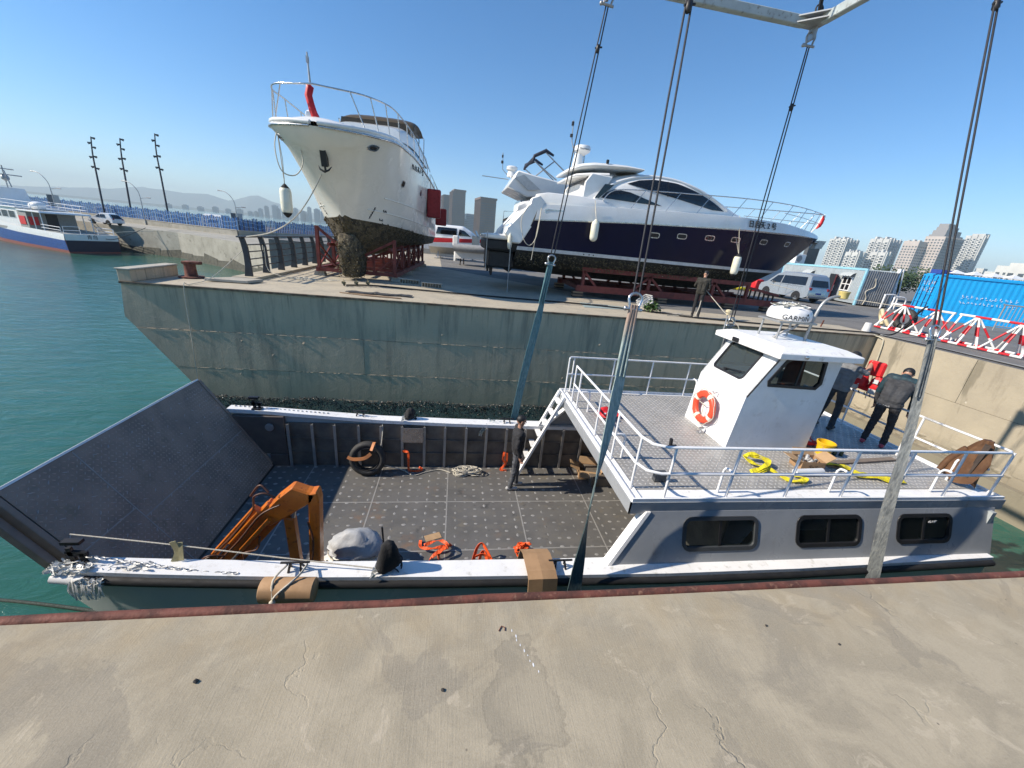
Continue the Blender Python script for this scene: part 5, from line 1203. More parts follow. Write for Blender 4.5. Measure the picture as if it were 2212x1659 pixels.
def sling(name, label, shk, top, bot, mat, wd, knot, prof=PR_FLAT):
    shk, top, bot = Vector(shk), Vector(top), Vector(bot)
    t = thing('lifting_sling', label, 'sling', tuple(bot), group='slings holding the landing craft')
    d = (top-shk).normalized(); side = d.cross(Vector((0, 1, 0))).normalized()
    tt = top-Vector((0, 0, .34))
    for s in (-1, 1):
        MB().tube([shk+d*.12+side*.035*s, shk.lerp(tt, .5)+side*.04*s, tt+side*.02*s], .0115, 7).build('wire_rope', rope_dark, t, smooth=60)
    for kz in knot:
        p = shk.lerp(tt, kz); b = MB(); b.tube([p-d*.06, p-d*.04, p+d*.04, p+d*.06], [.02, .038, .034, .02], 8); b.tube([p+side*.05, p-side*.07+d*.04], .014, 6); b.build('rope_clamp', black, t, smooth=50)
    b = MB(); shackle(b, shk-d*.04, side, d, 1.0); b.build('shackle', steel, t, smooth=50)
    b = MB(); shackle(b, tt+d*.02, side, d, 1.1); b.build('top_shackle', galv, t, smooth=50)
    # webbing: folded at the shackle, opening, turning edge-on and opening again
    a = shk-d*.02; n_ = 26; b = MB(); secs = []; ex = Vector((1, 0, 0)); ey = Vector((0, 1, 0))
    for i in range(n_+1):
        f = i/n_; p = a.lerp(bot, f); hw, an_ = interp(prof, f); hw *= wd; tw = ex*cos(an_)+ey*sin(an_); nn = ey*cos(an_)-ex*sin(an_); p = p+ex*.012*sin(f*7)+ey*.008*sin(f*11)
        secs.append([p+tw*hw*t_+nn*(.006*sg+.012*(1-f)*cos(t_*9+f*2)) for t_, sg in ((-1, -1), (-.5, -1), (0, -1), (.5, -1), (1, -1), (1, 1), (.5, 1), (0, 1), (-.5, 1), (-1, 1))])
    q = Vector((bot.x, bot.y, WZ-.4)); secs.append([q+ex*wd*t_+ey*.006*sg for t_, sg in ((-1, -1), (-.5, -1), (0, -1), (.5, -1), (1, -1), (1, 1), (.5, 1), (0, 1), (-.5, 1), (-1, 1))])
    b.loft(secs, cu=True); b.build('webbing', mat, t, smooth=40)
    for k in (-1, 0, 1):
        b = MB(); b.tube([a+side*.035*k+d*.03, a.lerp(bot, .06)+side*.04*k, a.lerp(bot, .22)+side*.05*k+ey*-.012], [.022, .024, .012], 7); b.build('webbing_fold', mat, t, smooth=60)
    # hoist rope from the frame corner up to the hook
    return t
sling('s', 'faded blue sling hanging against the far basin wall beside the ladder', (1.93, 8.18, 1.86), CA, (1.5, 8.32, -2.0), blue_web, .085, (.86,))
sling('s', 'dark teal twisted sling hanging in front of the main deck by the near gunwale', (2.05, 4.26, 1.63), CD, (1.62, 3.46, -1.95), teal_web, .085, (.7,), PR_TWIST)
sling('s', 'sling half hidden behind the wheelhouse roof, under the visible frame corner', (6.42, 8.2, .86), CB, (6.4, 8.32, -2.0), grey_web, .085, (.82,))
sling('s', 'dirty grey sling crossing the near cabin side between its last two windows', (6.14, 4.12, 1.55), CC, (6.2, 3.52, -1.95), grey_web, .072, (.86,), [(0, .5, -.6), (.3, .72, -.9), (.45, .75, -.95), (.7, .95, -.8), (1, 1.1, -.6)])
hst = thing('hoist_rope', 'dark hoist ropes rising from the spreader frame to the crane', 'rope', tuple(HOOK))
for c in (CA, CB, CC, CD):
    b = MB(); b.tube([c+Vector((0, 0, .15)), c.lerp(HOOK, .5), HOOK], .018, 7); b.tube([c+Vector((.04, 0, .15)), c.lerp(HOOK, .5)+Vector((.04, 0, 0)), HOOK], .018, 7); shackle(b, c+Vector((0, 0, .12)), (1, 0, 0), (0, 0, 1), .9); b.build('rope_pair', rope_dark, hst, smooth=60)
b = MB(); b.tube([HOOK, HOOK+Vector((0, 0, 14))], .05, 8); b.build('main_rope', rope_dark, hst)

# ---------------------------------------------------------------- things on the landing craft
def ribbon(b, pts, w_, up=None, th=.004, k=5, tw=0):
    P = spline(pts, k); secs = []; n_ = len(P)
    for i, p in enumerate(P):
        d = (P[min(i+1, n_-1)]-P[max(i-1, 0)]).normalized(); u = Vector(up if up else (0, 0, 1)); s = d.cross(u)
        s = s.normalized() if s.length > 1e-4 else d.orthogonal().normalized()
        if tw: s = Matrix.Rotation(tw*sin(i*1.1), 3, d) @ s
        nn = s.cross(d); secs.append([p-s*w_/2-nn*th, p+s*w_/2-nn*th, p+s*w_/2+nn*th, p-s*w_/2+nn*th])
    b.loft(secs, cu=True); return b
def pile(b, c, rx, ry, n_, w_, seed, hmax=.09, tw=.7):
    rr = random.Random(seed); P = []; c = Vector(c)
    for i in range(n_):
        a = i*2.4+rr.uniform(-.5, .5); r_ = rr.uniform(.35, 1); P.append(c+Vector((rx*r_*cos(a), ry*r_*sin(a), rr.uniform(.012, hmax))))
    return ribbon(b, P, w_, tw=tw)
def T(name, b, mat, label, cat, group=None, **k): return tag(b.build(name, mat, **k), label, cat, group)
G_ST = 'orange ratchet straps lying on the main deck'
b = MB(); ribbon(b, [(-1.02, 7.70, -2.40), (-.9, 7.64, -2.38), (-.88, 7.62, -2.6), (-.86, 7.58, -2.8), (-.7, 7.55, -2.81), (-.58, 7.6, -2.79), (-.66, 7.66, -2.77)], .05, up=(0, -1, .3), tw=.3)
T('ratchet_strap', b, orange_web, 'orange strap hanging from the far bulwark beside the tyre', 'strap', G_ST)
b = MB(); ribbon(b, [(1.27, 7.71, -2.38), (1.25, 7.66, -2.55), (1.31, 7.65, -2.68), (1.2, 7.62, -2.8), (1.34, 7.6, -2.81)], .05, up=(0, -1, .3), tw=.4); ribbon(b, [(1.33, 7.7, -2.4), (1.33, 7.66, -2.62), (1.24, 7.66, -2.78)], .05, up=(0, -1, .2))
T('ratchet_strap', b, orange_web, 'orange strap hanging on the far bulwark behind the man in black', 'strap', G_ST)
b = MB(); ribbon(b, [(-.42, 5.42, -2.80), (-.40, 5.22, -2.76), (-.2, 5.14, -2.72), (.02, 5.22, -2.74), (.1, 5.3, -2.8), (-.05, 5.1, -2.7), (-.22, 4.95, -2.76), (-.18, 4.82, -2.81), (.06, 4.84, -2.8), (.34, 4.84, -2.81)], .055, tw=.5)
ribbon(b, [(-.35, 5.24, -2.74), (-.1, 5.3, -2.7), (.05, 5.12, -2.66), (-.1, 4.98, -2.7), (0, 4.85, -2.81)], .055, tw=.8)
st_ = T('ratchet_strap', b, orange_web, 'large tangled orange strap with a black ratchet on the middle of the main deck', 'strap', G_ST)
b = MB(); b.box(-.24, -.10, 4.88, 4.95, -2.82, -2.76); b.box(-.22, -.02, 4.90, 4.93, -2.76, -2.73); b.tube([(-.2, 4.86, -2.76), (-.2, 4.97, -2.76)], .02, 8); b.build('ratchet', black, st_)
b = MB(); ribbon(b, [(.45, 4.85, -2.81), (.52, 5.0, -2.62), (.6, 5.05, -2.55), (.68, 4.98, -2.62), (.8, 4.84, -2.8)], .055, up=(0, 1, .4)); ribbon(b, [(.5, 4.92, -2.7), (.62, 4.94, -2.68), (.74, 4.9, -2.72)], .05, up=(0, 1, .2)); ribbon(b, [(.55, 4.83, -2.81), (.62, 4.98, -2.64), (.72, 4.86, -2.8)], .05, up=(0, 1, .4))
T('ratchet_strap', b, orange_web, 'orange strap standing in a small triangle between the tangled strap and the cardboard', 'strap', G_ST)
b = MB(); pile(b, (1.3, 5.12, -2.82), .17, .16, 22, .05, 4, .24)
T('ratchet_strap', b, orange_web, 'orange strap bundled beside the bent cardboard carton', 'strap', G_ST)
# tyre with strap
t = thing('tyre', 'black tyre with an orange strap leaning on the far bulwark frames', 'tyre', (-1.72, 7.5, -2.46))
b = MB(); Mt = Matrix.Rotation(radians(78), 3, 'X'); prof = [(.245+.0, -.085)]+[(.31+.075*cos(a), .095*sin(a)) for a in [radians(-130+20*k) for k in range(14)]]+[(.245, .085)]
vs = []; nn = 36
for r_, z_ in prof:
    for j in range(nn): vs.append(Vector((-1.72, 7.5, -2.46))+Mt @ Vector((r_*cos(2*pi*j/nn), r_*sin(2*pi*j/nn), z_)))
fs = [(i*nn+j, i*nn+(j+1) % nn, ((i+1) % len(prof))*nn+(j+1) % nn, ((i+1) % len(prof))*nn+j) for i in range(len(prof)) for j in range(nn)]
b.add(vs, fs); b.build('tread', tyre, t, smooth=40)
b = MB(); ribbon(b, [(-2.1, 7.38, -2.36), (-1.98, 7.36, -2.40), (-1.75, 7.34, -2.36), (-1.62, 7.36, -2.26)], .07, up=(0, -1, .2)); ribbon(b, [(-1.62, 7.38, -2.2), (-1.58, 7.5, -2.08), (-1.6, 7.62, -2.14)], .06); b.build('tie_strap', M('pale_orange_strap', (.68, .27, .1), .6, bump=.2), t)
b = MB(); b.tube(spline([(-1.46, 7.86, -1.72), (-1.44, 7.73, -1.95), (-1.46, 7.64, -2.2), (-1.5, 7.6, -2.3)], 4), .012, 6); b.build('hanging_line', rope_white, t)
# rope coil
b = MB(); rr = random.Random(5); P = [Vector((-1.0, 7.58, -2.80)), Vector((-.75, 7.4, -2.815)), Vector((-.5, 7.52, -2.815)), Vector((-.2, 7.62, -2.81)), Vector((.05, 7.5, -2.81))]
b.tube(spline([(-1.4, 7.5, -2.62), (-1.2, 7.56, -2.72)]+P, 5), .011, 6)
for k in range(30):
    c = Vector((.45+rr.uniform(-.2, .2), 7.5+rr.uniform(-.08, .08), -2.81+rr.uniform(0, .09))); a0 = rr.uniform(0, 6.3); rx, ry = rr.uniform(.1, .2), rr.uniform(.05, .11); tl = rr.uniform(-.35, .35)
    b.tube([c+Vector((rx*cos(a0+2*pi*i/12), ry*sin(a0+2*pi*i/12), tl*rx*cos(2*pi*i/12)*.5+.01*rr.random())) for i in range(12)], .0115, 6, closed=True)
T('rope_coil', b, rope_white, 'heap of cream rope on the main deck beside the far bulwark', 'rope', smooth=60)
# open carton
def carton(name, label, c, sx, sy, sz, rz, flap, word=None, mat=cardboard, open_=True):
    t = thing(name, label, 'cardboard box', c, rz); b = MB(); e = .006
    for args in ((-sx, sx, -sy, -sy+e, 0, sz), (-sx, sx, sy-e, sy, 0, sz), (-sx, -sx+e, -sy+e, sy-e, 0, sz), (sx-e, sx, -sy+e, sy-e, 0, sz), (-sx, sx, -sy, sy, 0, e)): b.box(*args)
    b.build('body', mat, t, local=True, fix=False)
    for (x, y, dx, dy, a) in flap:
        b = MB(); p = Vector((x*sx, y*sy, sz)); ax = Vector((-dy, dx, 0)); out = Vector((dx, dy, 0))*cos(a)+Vector((0, 0, 1))*sin(a); hl = (sy if dx else sx)
        ln = (sx if dx else sy)*.9; nn = ax.cross(out)
        b.add([p-ax*hl, p+ax*hl, p+ax*hl*.93+out*ln, p-ax*hl*.93+out*ln, p-ax*hl+nn*e, p+ax*hl+nn*e, p+ax*hl*.93+out*ln+nn*e, p-ax*hl*.93+out*ln+nn*e], [(0, 1, 2, 3), (7, 6, 5, 4), (0, 4, 5, 1), (1, 5, 6, 2), (2, 6, 7, 3), (3, 7, 4, 0)])
        b.build('flap', carton_in, t, local=True)
    return t
carton('carton', 'open brown cardboard box on the main deck under the upper deck edge', (3.28, 7.42, DK), .25, .18, .23, radians(-12), [(-1, 0, -1, 0, radians(20)), (0, -1, 0, -1, radians(-35)), (1, 0, 1, 0, radians(50)), (0, 1, 0, 1, radians(70))])
bx = carton('carton', 'small open cardboard box of tools on the upper deck in front of the yellow bucket', (5.95, 4.86, UD), .2, .13, .17, radians(-6), [(-1, 0, -1, 0, radians(10)), (1, 0, 1, 0, radians(35)), (0, 1, 0, 1, radians(60))])
text('lettering', 'Sail', print_dark, bx, Matrix.Translation((.0, -.134, .07)) @ Matrix.Rotation(radians(90), 4, 'X'), .11, extrude=.001, local=True)
b = MB(); rr = random.Random(3)
for k in range(9): c = Vector((rr.uniform(-.13, .13), rr.uniform(-.07, .07), .1)); b.tube([c, c+Vector((rr.uniform(-.08, .08), rr.uniform(-.05, .05), rr.uniform(.03, .1)))], rr.uniform(.012, .03), 7)
b.build('tool', M('mixed_tools', (.05, .05, .055), .5, c2=(.5, .5, .5), s=25), bx, local=True, kind='stuff')
b = MB(); b.box(-.36, -.08, 5.45, 5.60, DK+.001, DK+.006); 
for q in b.v: q.x, q.y = -.22+(q.x+.22)*cos(.35)-(q.y-5.53)*sin(.35), 5.53+(q.x+.22)*sin(.35)+(q.y-5.53)*cos(.35); q.z += .05*max(0, q.x+.15)
T('cardboard_scrap', b, carton_in, 'flat scrap of cardboard on the main deck beside the tangled strap', 'cardboard')
# bent carton over the near gunwale
b = MB(); L_ = [(4.10, -1.98), (4.02, -1.70), (3.9, -1.655), (3.62, -1.665), (3.53, -1.71), (3.5, -1.99)]
for k, x0 in enumerate((1.0,)):
    secs = []
    for i, (y, z) in enumerate(L_):
        sk = .05*i/5; secs.append([Vector((x0+sk, y, z)), Vector((x0+.18+sk, y-.012, z+.012)), Vector((x0+.37+sk, y, z)), Vector((x0+.37+sk, y-.02, z+.02)), Vector((x0+.18+sk, y-.03, z+.032)), Vector((x0+sk, y-.02, z+.02))])
    b.loft(secs, cu=True)
T('bent_carton', b, cardboard, 'flattened brown carton bent over the near gunwale', 'cardboard')
t = thing('fender_roll', 'cardboard wrapped roll hung outside the near gunwale as a fender', 'fender', (-1.72, 3.36, -1.9))
b = MB(); b.tube([(-2.0, 3.52, -1.70), (-1.99, 3.52, -1.70), (-1.45, 3.51, -1.72), (-1.44, 3.51, -1.72)], [.12, .135, .135, .12], 14); b.build('roll', cardboard, t, smooth=50)
b = MB(); b.tube(spline([(-1.6, 3.77, -1.60), (-1.62, 3.55, -1.55), (-1.8, 3.38, -1.64), (-1.83, 3.37, -1.74)], 4), .012, 6); b.tube(spline([(-1.82, 3.77, -1.60), (-1.86, 3.5, -1.55), (-1.83, 3.37, -1.72)], 4), .012, 6); b.tube(spline([(-1.83, 3.37, -1.73), (-1.95, 3.0, -1.62), (-2.1, 2.3, -.9), (-2.15, 1.98, -.3)], 5), .012, 6); b.ell((-1.83, 3.36, -1.72), .035, 8, 6); b.build('tie_line', rope_white, t, smooth=60)
# covered engine
def blob(c, r, seed, amp=.12, fr=2.2, flat=.0, n=26, m=18):
    b = MB(); b.ell((0, 0, 0), (1, 1, 1), n, m); c = Vector(c)
    for q in b.v:
        d = 1+amp*noise.noise(Vector((q.x*fr, q.y*fr, q.z*fr))+Vector((seed*3.7, 0, 0)))+amp*.5*noise.noise(Vector((q.x*fr*2.7, q.y*fr*2.7, q.z*fr*2.7))+Vector((0, seed*2.1, 0)))
        q *= d
        if q.z < flat: q.z = flat+(q.z-flat)*.15
        q.x *= r[0]; q.y *= r[1]; q.z *= r[2]; q += c
    return b
t = thing('covered_engine', 'machine wrapped in a pale grey tarpaulin on the main deck behind the crane', 'covered engine', (-1.42, 4.9, DK))
b = blob((-1.38, 5.0, -2.52), (.40, .26, .30), 2, .22, 1.5); b.build('cover', tarp_grey, t, smooth=60)
b = blob((-1.45, 4.88, -2.72), (.48, .26, .16), 5, .25, 2.2); b.build('skirt', plastic_film, t, smooth=60)
b = MB(); b.tube([(-1.38+.41*cos(a), 5.0+.28*sin(a), -2.56+.02*sin(3*a)) for a in [2*pi*i/20 for i in range(20)]], .01, 5, closed=True); b.build('tie_cord', rope_white, t)
# black bags
def bag(label, c, h_, w_, seed, tail=True, film=True):
    t = thing('black_bag', label, 'bag', c); c = Vector(c)
    b = MB(); secs = []; rr = random.Random(seed)
    for i in range(11):
        f = i/10; r_ = w_*interp([(0, .75), (.15, 1), (.5, .92), (.8, .66), (.93, .5), (1, .12)], f)[0]; cx = .06*sin(f*2.2)
        secs.append([c+Vector((cx+r_*(1+.16*sin(3*a+seed+f*3)+.08*sin(7*a+f*9))*cos(a), r_*.75*(1+.14*sin(4*a+seed*2+f*4))*sin(a), f*h_)) for a in [2*pi*k/22 for k in range(22)]])
    b.loft(secs, cu=True); b.build('sack', nylon_black, t, smooth=60)
    b = MB()
    for k in range(6):
        a = rr.uniform(-1, .8); p = c+Vector((w_*.8*cos(a), w_*.5*sin(a), h_*rr.uniform(.2, .7))); b.tube(spline([p, p+Vector((.06, -.01, -.03)), p+Vector((.1, 0, -.1)), p+Vector((.09, 0, -.18))], 3), .008, 5)
    b.build('strap', cl_black, t)
    if tail:
        b = MB(); b.tube([c+Vector((-.02, .1, h_*.5)), c+Vector((-.04, .12, h_*1.22))], .012, 6); b.build('rod', black, t)
    if film:
        b = MB()
        for k in range(9):
            p = c+Vector((-w_*1.1+.01*k, -.16+.035*k, .01+.045*(k % 2))); b.add([p, p+Vector((.05, .01, .06)), p+Vector((.07, .05, 0)), p+Vector((.02, .06, .05))], [(0, 1, 2), (0, 2, 3)])
        b.build('plastic_edge', plastic_film, t, fix=False)
bag('black drawstring bag standing on the near gunwale', (-.72, 3.77, gz(-.7)), .44, .135, 1)
bag('small black bag sitting on the far gunwale', (-.93, 7.95, gz(-.9)), .26, .12, 4, False)
# crane
cr = thing('loader_crane', 'orange folding hydraulic crane on the main deck behind the near gunwale', 'crane', (-1.95, 4.62, DK))
b = MB(); b.box(-2.25, -1.72, 4.42, 4.86, DK, DK+.08); b.box(-2.2, -1.78, 4.46, 4.82, DK+.08, DK+.25); b.build('base', orange_paint, cr, bevel=.015)
f = lambda u, v, d: Vector((u, 4.63+d, v))
b = MB(); b.prism([(-1.92, DK+.2), (-1.77, DK+.2), (-1.69, -1.30), (-1.71, -1.16), (-1.83, -1.18), (-1.84, -1.45)], f, -.09, .09); b.build('column', orange_paint, cr, bevel=.015)
b = MB(); b.prism([(-2.16, DK+.2), (-2.03, DK+.2), (-2.05, -1.62), (-2.18, -1.58)], f, -.06, .06); b.build('strut', orange_paint, cr, bevel=.012)
b = MB(); b.tube([(-2.16, 4.63, -1.95), (-2.05, 4.63, -1.48)], .035, 10); b.build('lift_ram', steel, cr, smooth=50)
b = MB(); b.prism([(-1.72, -1.19), (-1.84, -1.16), (-2.02, -1.08), (-2.22, -1.26), (-2.46, -1.54), (-2.36, -1.72), (-2.12, -1.56), (-1.93, -1.42), (-1.78, -1.32)], f, -.09, .09); b.build('boom_root', orange_paint, cr, bevel=.02)
def along_boom(a, bq, off, up): return None
p0, p1 = Vector((-2.32, 4.63, -1.46)), Vector((-3.10, 4.63, -2.42)); bd = (p1-p0).normalized(); bn = Vector((bd.z, 0, -bd.x))
for nm, o1, y, w_, l0, l1, m in (('boom_section', .0, 0, .17, -.05, 1.0, orange_paint), ('inner_boom', .0, 0, .12, .9, 1.1, orange_paint), ('outrigger_boom', .15, -.06, .09, .05, .98, orange_paint), ('outrigger_boom', -.15, .03, .09, .08, .96, orange_paint)):
    b = MB(); L0 = (p1-p0).length; b.bar(p0+bd*L0*l0+bn*o1+yv*y, p0+bd*L0*l1+bn*o1+yv*y, w_, w_*1.1, up=bn); b.build(nm, m, cr, bevel=.01)
for o1, y in ((.11, -.12), (-.06, -.14), (.07, .12)):
    b = MB(); b.tube([p0+bd*.05+bn*o1+yv*y, p0+bd*.7+bn*o1+yv*y], .03, 9); b.build('ram', orange_paint, cr, smooth=50); MB().tube([p0+bd*.7+bn*o1+yv*y, p0+bd*1.0+bn*o1+yv*y], .016, 8).build('ram_rod', steel, cr, smooth=50)
b = MB(); b.box(-3.2, -3.0, 4.5, 4.76, -2.52, -2.36); b.tube([p1+yv*-.16, p1+yv*.16], .05, 10); b.prism([(-3.22, -2.55), (-2.98, -2.58), (-2.92, -2.4), (-3.1, -2.3)], f, -.14, -.11); b.build('boom_head', orange_paint, cr, bevel=.012)
hose = M('hydraulic_hose', (.12, .045, .02), .5, c2=(.05, .02, .012))
for k, P in enumerate(([(-2.2, 4.5, -1.2), (-2.32, 4.48, -1.12), (-2.45, 4.48, -1.18), (-2.5, 4.5, -1.4), (-2.75, 4.5, -1.75), (-3.05, 4.5, -2.1)], [(-3.05, 4.47, -2.1), (-3.18, 4.42, -2.15), (-3.25, 4.42, -2.3), (-3.1, 4.42, -2.45), (-2.9, 4.44, -2.35), (-2.7, 4.46, -2.2), (-2.66, 4.44, -2.05), (-2.5, 4.46, -2.0), (-2.45, 4.47, -1.8)], [(-2.15, 4.48, -1.3), (-2.4, 4.46, -1.45), (-2.7, 4.46, -1.85), (-3.0, 4.46, -2.2)], [(-2.3, 4.55, -1.15), (-2.42, 4.6, -1.08), (-2.55, 4.6, -1.25)], [(-2.9, 4.45, -2.1), (-3.08, 4.4, -2.05), (-3.2, 4.42, -2.2), (-3.12, 4.44, -2.4)], [(-1.9, 4.5, -2.4), (-1.82, 4.46, -2.2), (-1.80, 4.5, -1.9), (-1.84, 4.5, -1.6)], [(-1.74, 4.5, -2.7), (-1.6, 4.46, -2.55), (-1.58, 4.5, -2.4), (-1.66, 4.52, -2.3)])):
    MB().tube(spline(P, 5), .013, 6).build('hose', hose if k not in (6,) else black, cr, smooth=60)
# plastic film, line, cloth tie on the bow
b = MB(); rr = random.Random(9)
def film(b, c, sx, sy, sz, n_, rr):
    for k in range(n_):
        p = Vector(c)+Vector((rr.uniform(-sx, sx), rr.uniform(-sy, sy), rr.uniform(-sz, sz)*.5)); u = Vector((rr.uniform(-1, 1), rr.uniform(-.5, .5), rr.uniform(-.3, .3)))*.05; v = Vector((rr.uniform(-.4, .4), rr.uniform(-.6, .6), rr.uniform(-.8, .8)))*.035
        b.add([p-u, p-u*.2+v, p+u*.8+v*.7, p+u, p+u*.3-v], [(0, 1, 4), (1, 2, 4), (2, 3, 4)])
film(b, (-3.98, 3.76, -1.52), .2, .09, .025, 150, rr); film(b, (-3.75, 3.64, -1.64), .13, .02, .12, 90, rr); film(b, (-3.5, 3.78, -1.56), .25, .06, .012, 50, rr)
for k in range(14):
    x = -3.9+.022*k+rr.uniform(-.01, .01); ribbon(b, [(x, 3.63, -1.6), (x+rr.uniform(-.03, .03), 3.6, -1.70), (x+rr.uniform(-.05, .05), 3.6, -1.76-rr.uniform(0, .1))], .013, up=(0, -1, 0))
T('plastic_film', b, plastic_film, 'torn clear plastic film wrapped round the near bow tube', 'plastic film', fix=False)
b = MB(); rr = random.Random(19); film(b, (1.0, 7.95, -1.68), .16, .06, .05, 16, rr); ribbon(b, [(.85, 7.84, -1.75), (.72, 7.78, -1.9), (.68, 7.76, -2.0)], .08, up=(0, -1, 0))
T('plastic_film', b, glass('clear_film', (.3, .34, .33), .2, .4), 'scrap of clear film hanging over the far gunwale near the ladder', 'plastic film', fix=False)
ln = thing('tow_line', 'thin cream line stretched low along the near gunwale from the bow', 'rope', (-4.1, 4.0, -1.35))
b = MB(); b.tube(spline([(-4.12, 4.0, -1.30), (-3.05, 3.93, -1.42), (-1.9, 3.84, -1.56), (-.85, 3.74, -1.66)], 6), .008, 6); b.build('line', rope_white, ln)
b = MB(); ribbon(b, [(-3.07, 3.92, -1.36), (-3.03, 3.9, -1.5), (-3.06, 3.86, -1.6)], .07, up=(0, -1, 0)); ribbon(b, [(-3.0, 3.93, -1.38), (-2.98, 3.86, -1.58)], .05, up=(0, -1, 0)); b.build('cloth_tie', M('khaki_cloth', (.4, .36, .2), .8, bump=.3), ln)
# life ring
lr = thing('life_ring', 'orange life ring with white bands hung on the wheelhouse front', 'life ring', (4.84, 6.2, -.43))
Ml = Matrix.Rotation(radians(-90), 3, 'Y') @ Matrix.Rotation(0, 3, 'Z'); org = M('life_ring_orange', (.75, .075, .03), .45, c2=(.66, .06, .025), bump=.05)
b = MB(); nb = 48; R0_, r0_ = .255, .068
for band in range(2):
    for j in range(nb):
        wh = (j % 12) < 2
        if wh != (band == 1): continue
        for i in range(12):
            P = []
            for jj, ii in ((j, i), (j+1, i), (j+1, i+1), (j, i+1)):
                a, e = 2*pi*jj/nb+.35, 2*pi*ii/12; rr_ = r0_*(1.03 if wh else 1); P.append(Vector((4.80, 6.2, -.43))+Vector((-rr_*.75*sin(e)-.0, (R0_+rr_*cos(e))*cos(a), (R0_+rr_*cos(e))*sin(a))))
            b.add(P, [(0, 1, 2, 3)], band)
b.build('ring', [org, fender_white], lr, smooth=60)
b = MB(); b.tube([Vector((4.80-.02, 6.2+(.335+.02*sin(6*a))*cos(a), -.43+(.335+.02*sin(6*a))*sin(a))) for a in [2*pi*i/40 for i in range(40)]], .008, 5, closed=True); b.tube([(4.80, 6.2, -.43-.2), (4.82, 6.24, -.4), (4.82, 6.05, -.34)], .008, 5); b.tube([(4.82, 6.24, -.4), (4.81, 6.4, -.38)], .008, 5); b.build('grab_line', rope_white, lr, smooth=60)
b = MB(); b.tube([(4.90, 6.08, -.08), (4.84, 6.08, -.1), (4.8, 6.08, -.06)], .012, 6); b.build('hook', steel, lr)
# upper deck clutter
def vest(label, c, rz, seed):
    t = thing('life_vest', label, 'life vest', c, rz); rr = random.Random(seed)
    for k, (x, y, sx, sy, sz) in enumerate(((-.13, 0, .12, .2, .07), (.13, .02, .12, .19, .07), (0, .16, .17, .1, .08))):
        b = blob((x, y, sz*.8), (sx, sy, sz), seed+k, .25, 2.4, n=18, m=12); b.build('pad', red_pvc, t, local=True, smooth=60)
    b = MB(); b.box(-.2, .2, -.03, .01, .10, .125); b.box(-.16, -.1, -.16, -.08, .125, .14); b.build('tape', M('reflective_tape', (.6, .62, .62), .25), t, local=True)
    b = MB(); b.tube([(-.25, -.05, .05), (-.3, -.1, .02), (-.34, -.06, .03)], .02, 6); b.build('buckle', black, t, local=True)
vest('red life vest lying on the upper deck behind the front railing', (3.15, 6.62, UD), .5, 1)
vest('red life vest lying beside the wheelhouse behind the yellow bucket', (6.75, 5.75, UD), 1.2, 6)
b = MB(); b.box(3.78, 3.9, 5.44, 5.5, UD, UD+.02); b.bar((3.82, 5.47, UD), (3.80, 5.47, UD+.16), .05, .04); b.bar((3.85, 5.47, UD+.02), (3.92, 5.46, UD+.03), .03, .03)
T('black_fitting', b, black, 'small upright black metal fitting on the open upper deck', 'fitting')
b = MB(); b.box(2.98, 3.16, 4.42, 4.5, UD, UD+.16); b.box(3.0, 3.14, 4.415, 4.42, UD+.02, UD+.12)
T('switch_box', b, M('dark_grey_box', (.09, .095, .1), .5, .3), 'grey switch box inside the front corner of the railing', 'box', bevel=.006)
G_Y = 'yellow lifting slings on the upper deck'
b = MB()
for k in range(3): ribbon(b, [(4.75, 4.62+.02*k, UD+.02+.01*k), (5.0, 4.68+.02*k, UD+.04+.02*k), (5.2, 4.86, UD+.08+.02*k), (5.08, 5.0+.02*k, UD+.10+.02*k), (4.9, 5.02, UD+.1), (4.95, 4.88, UD+.06), (5.15, 4.72, UD+.04), (5.22, 4.5-.02*k, UD+.03), (5.42, 4.40, UD+.03+.01*k), (5.55, 4.46, UD+.05), (5.45, 4.58, UD+.03)], .075, tw=.35)
T('yellow_sling', b, yellow_web, 'yellow webbing sling heaped in front of the cardboard box', 'sling', G_Y)
b = MB()
for k in range(3): ribbon(b, [(6.35, 5.0-.02*k, UD+.03), (6.55, 4.86-.02*k, UD+.05+.01*k), (6.75, 4.68+.03*k, UD+.04), (6.62, 4.56, UD+.03+.02*k), (6.85, 4.52+.03*k, UD+.05), (7.1, 4.42+.03*k, UD+.03+.015*k), (7.35, 4.40, UD+.04)], .085, tw=.3)
T('yellow_sling', b, yellow_web, 'yellow webbing sling trailing under the grey lifting sling', 'sling', G_Y)
t = thing('bucket', 'yellow plastic bucket beside the wheelhouse corner', 'bucket', (6.72, 5.30, UD))
b = MB(); b.lathe((6.72, 5.30, UD), [(.105, 0), (.128, .2), (.14, .2), (.14, .225), (.15, .225), (.15, .245), (.135, .25), (.125, .2), (.1, .015), (.001, .012)], 24); b.build('body', yellow_plastic, t, smooth=40)
b = MB(); b.tube([(6.72+.15*cos(a), 5.30-.0+.15*sin(a)*.3-.1, UD+.2-.09*sin(a)) for a in [pi*i/12 for i in range(13)]], .004, 5); b.build('handle', steel, t)
b = MB(); b.lathe((0, 0, 0), [(.001, 0), (.055, 0), (.055, .5), (.001, .5)], 14, M=Matrix.Translation((5.5, 4.62, UD+.057)).to_3x3() @ Matrix.Rotation(radians(88), 3, 'Y'))
for q in b.v: q += Vector((5.5, 4.62, UD+.057))
T('film_roll', b, M('white_film_roll', (.62, .64, .66), .3), 'white roll of film lying in front of the cardboard box', 'roll', smooth=50)
b = MB(); b.bar((6.4, 4.95, UD+.02), (8.05, 5.12, UD+.025), .10, .03)
T('timber_batten', b, M('grey_batten', (.2, .16, .125), .8, c2=(.15, .12, .1), s=5), 'long thin timber batten lying on the upper deck', 'batten')
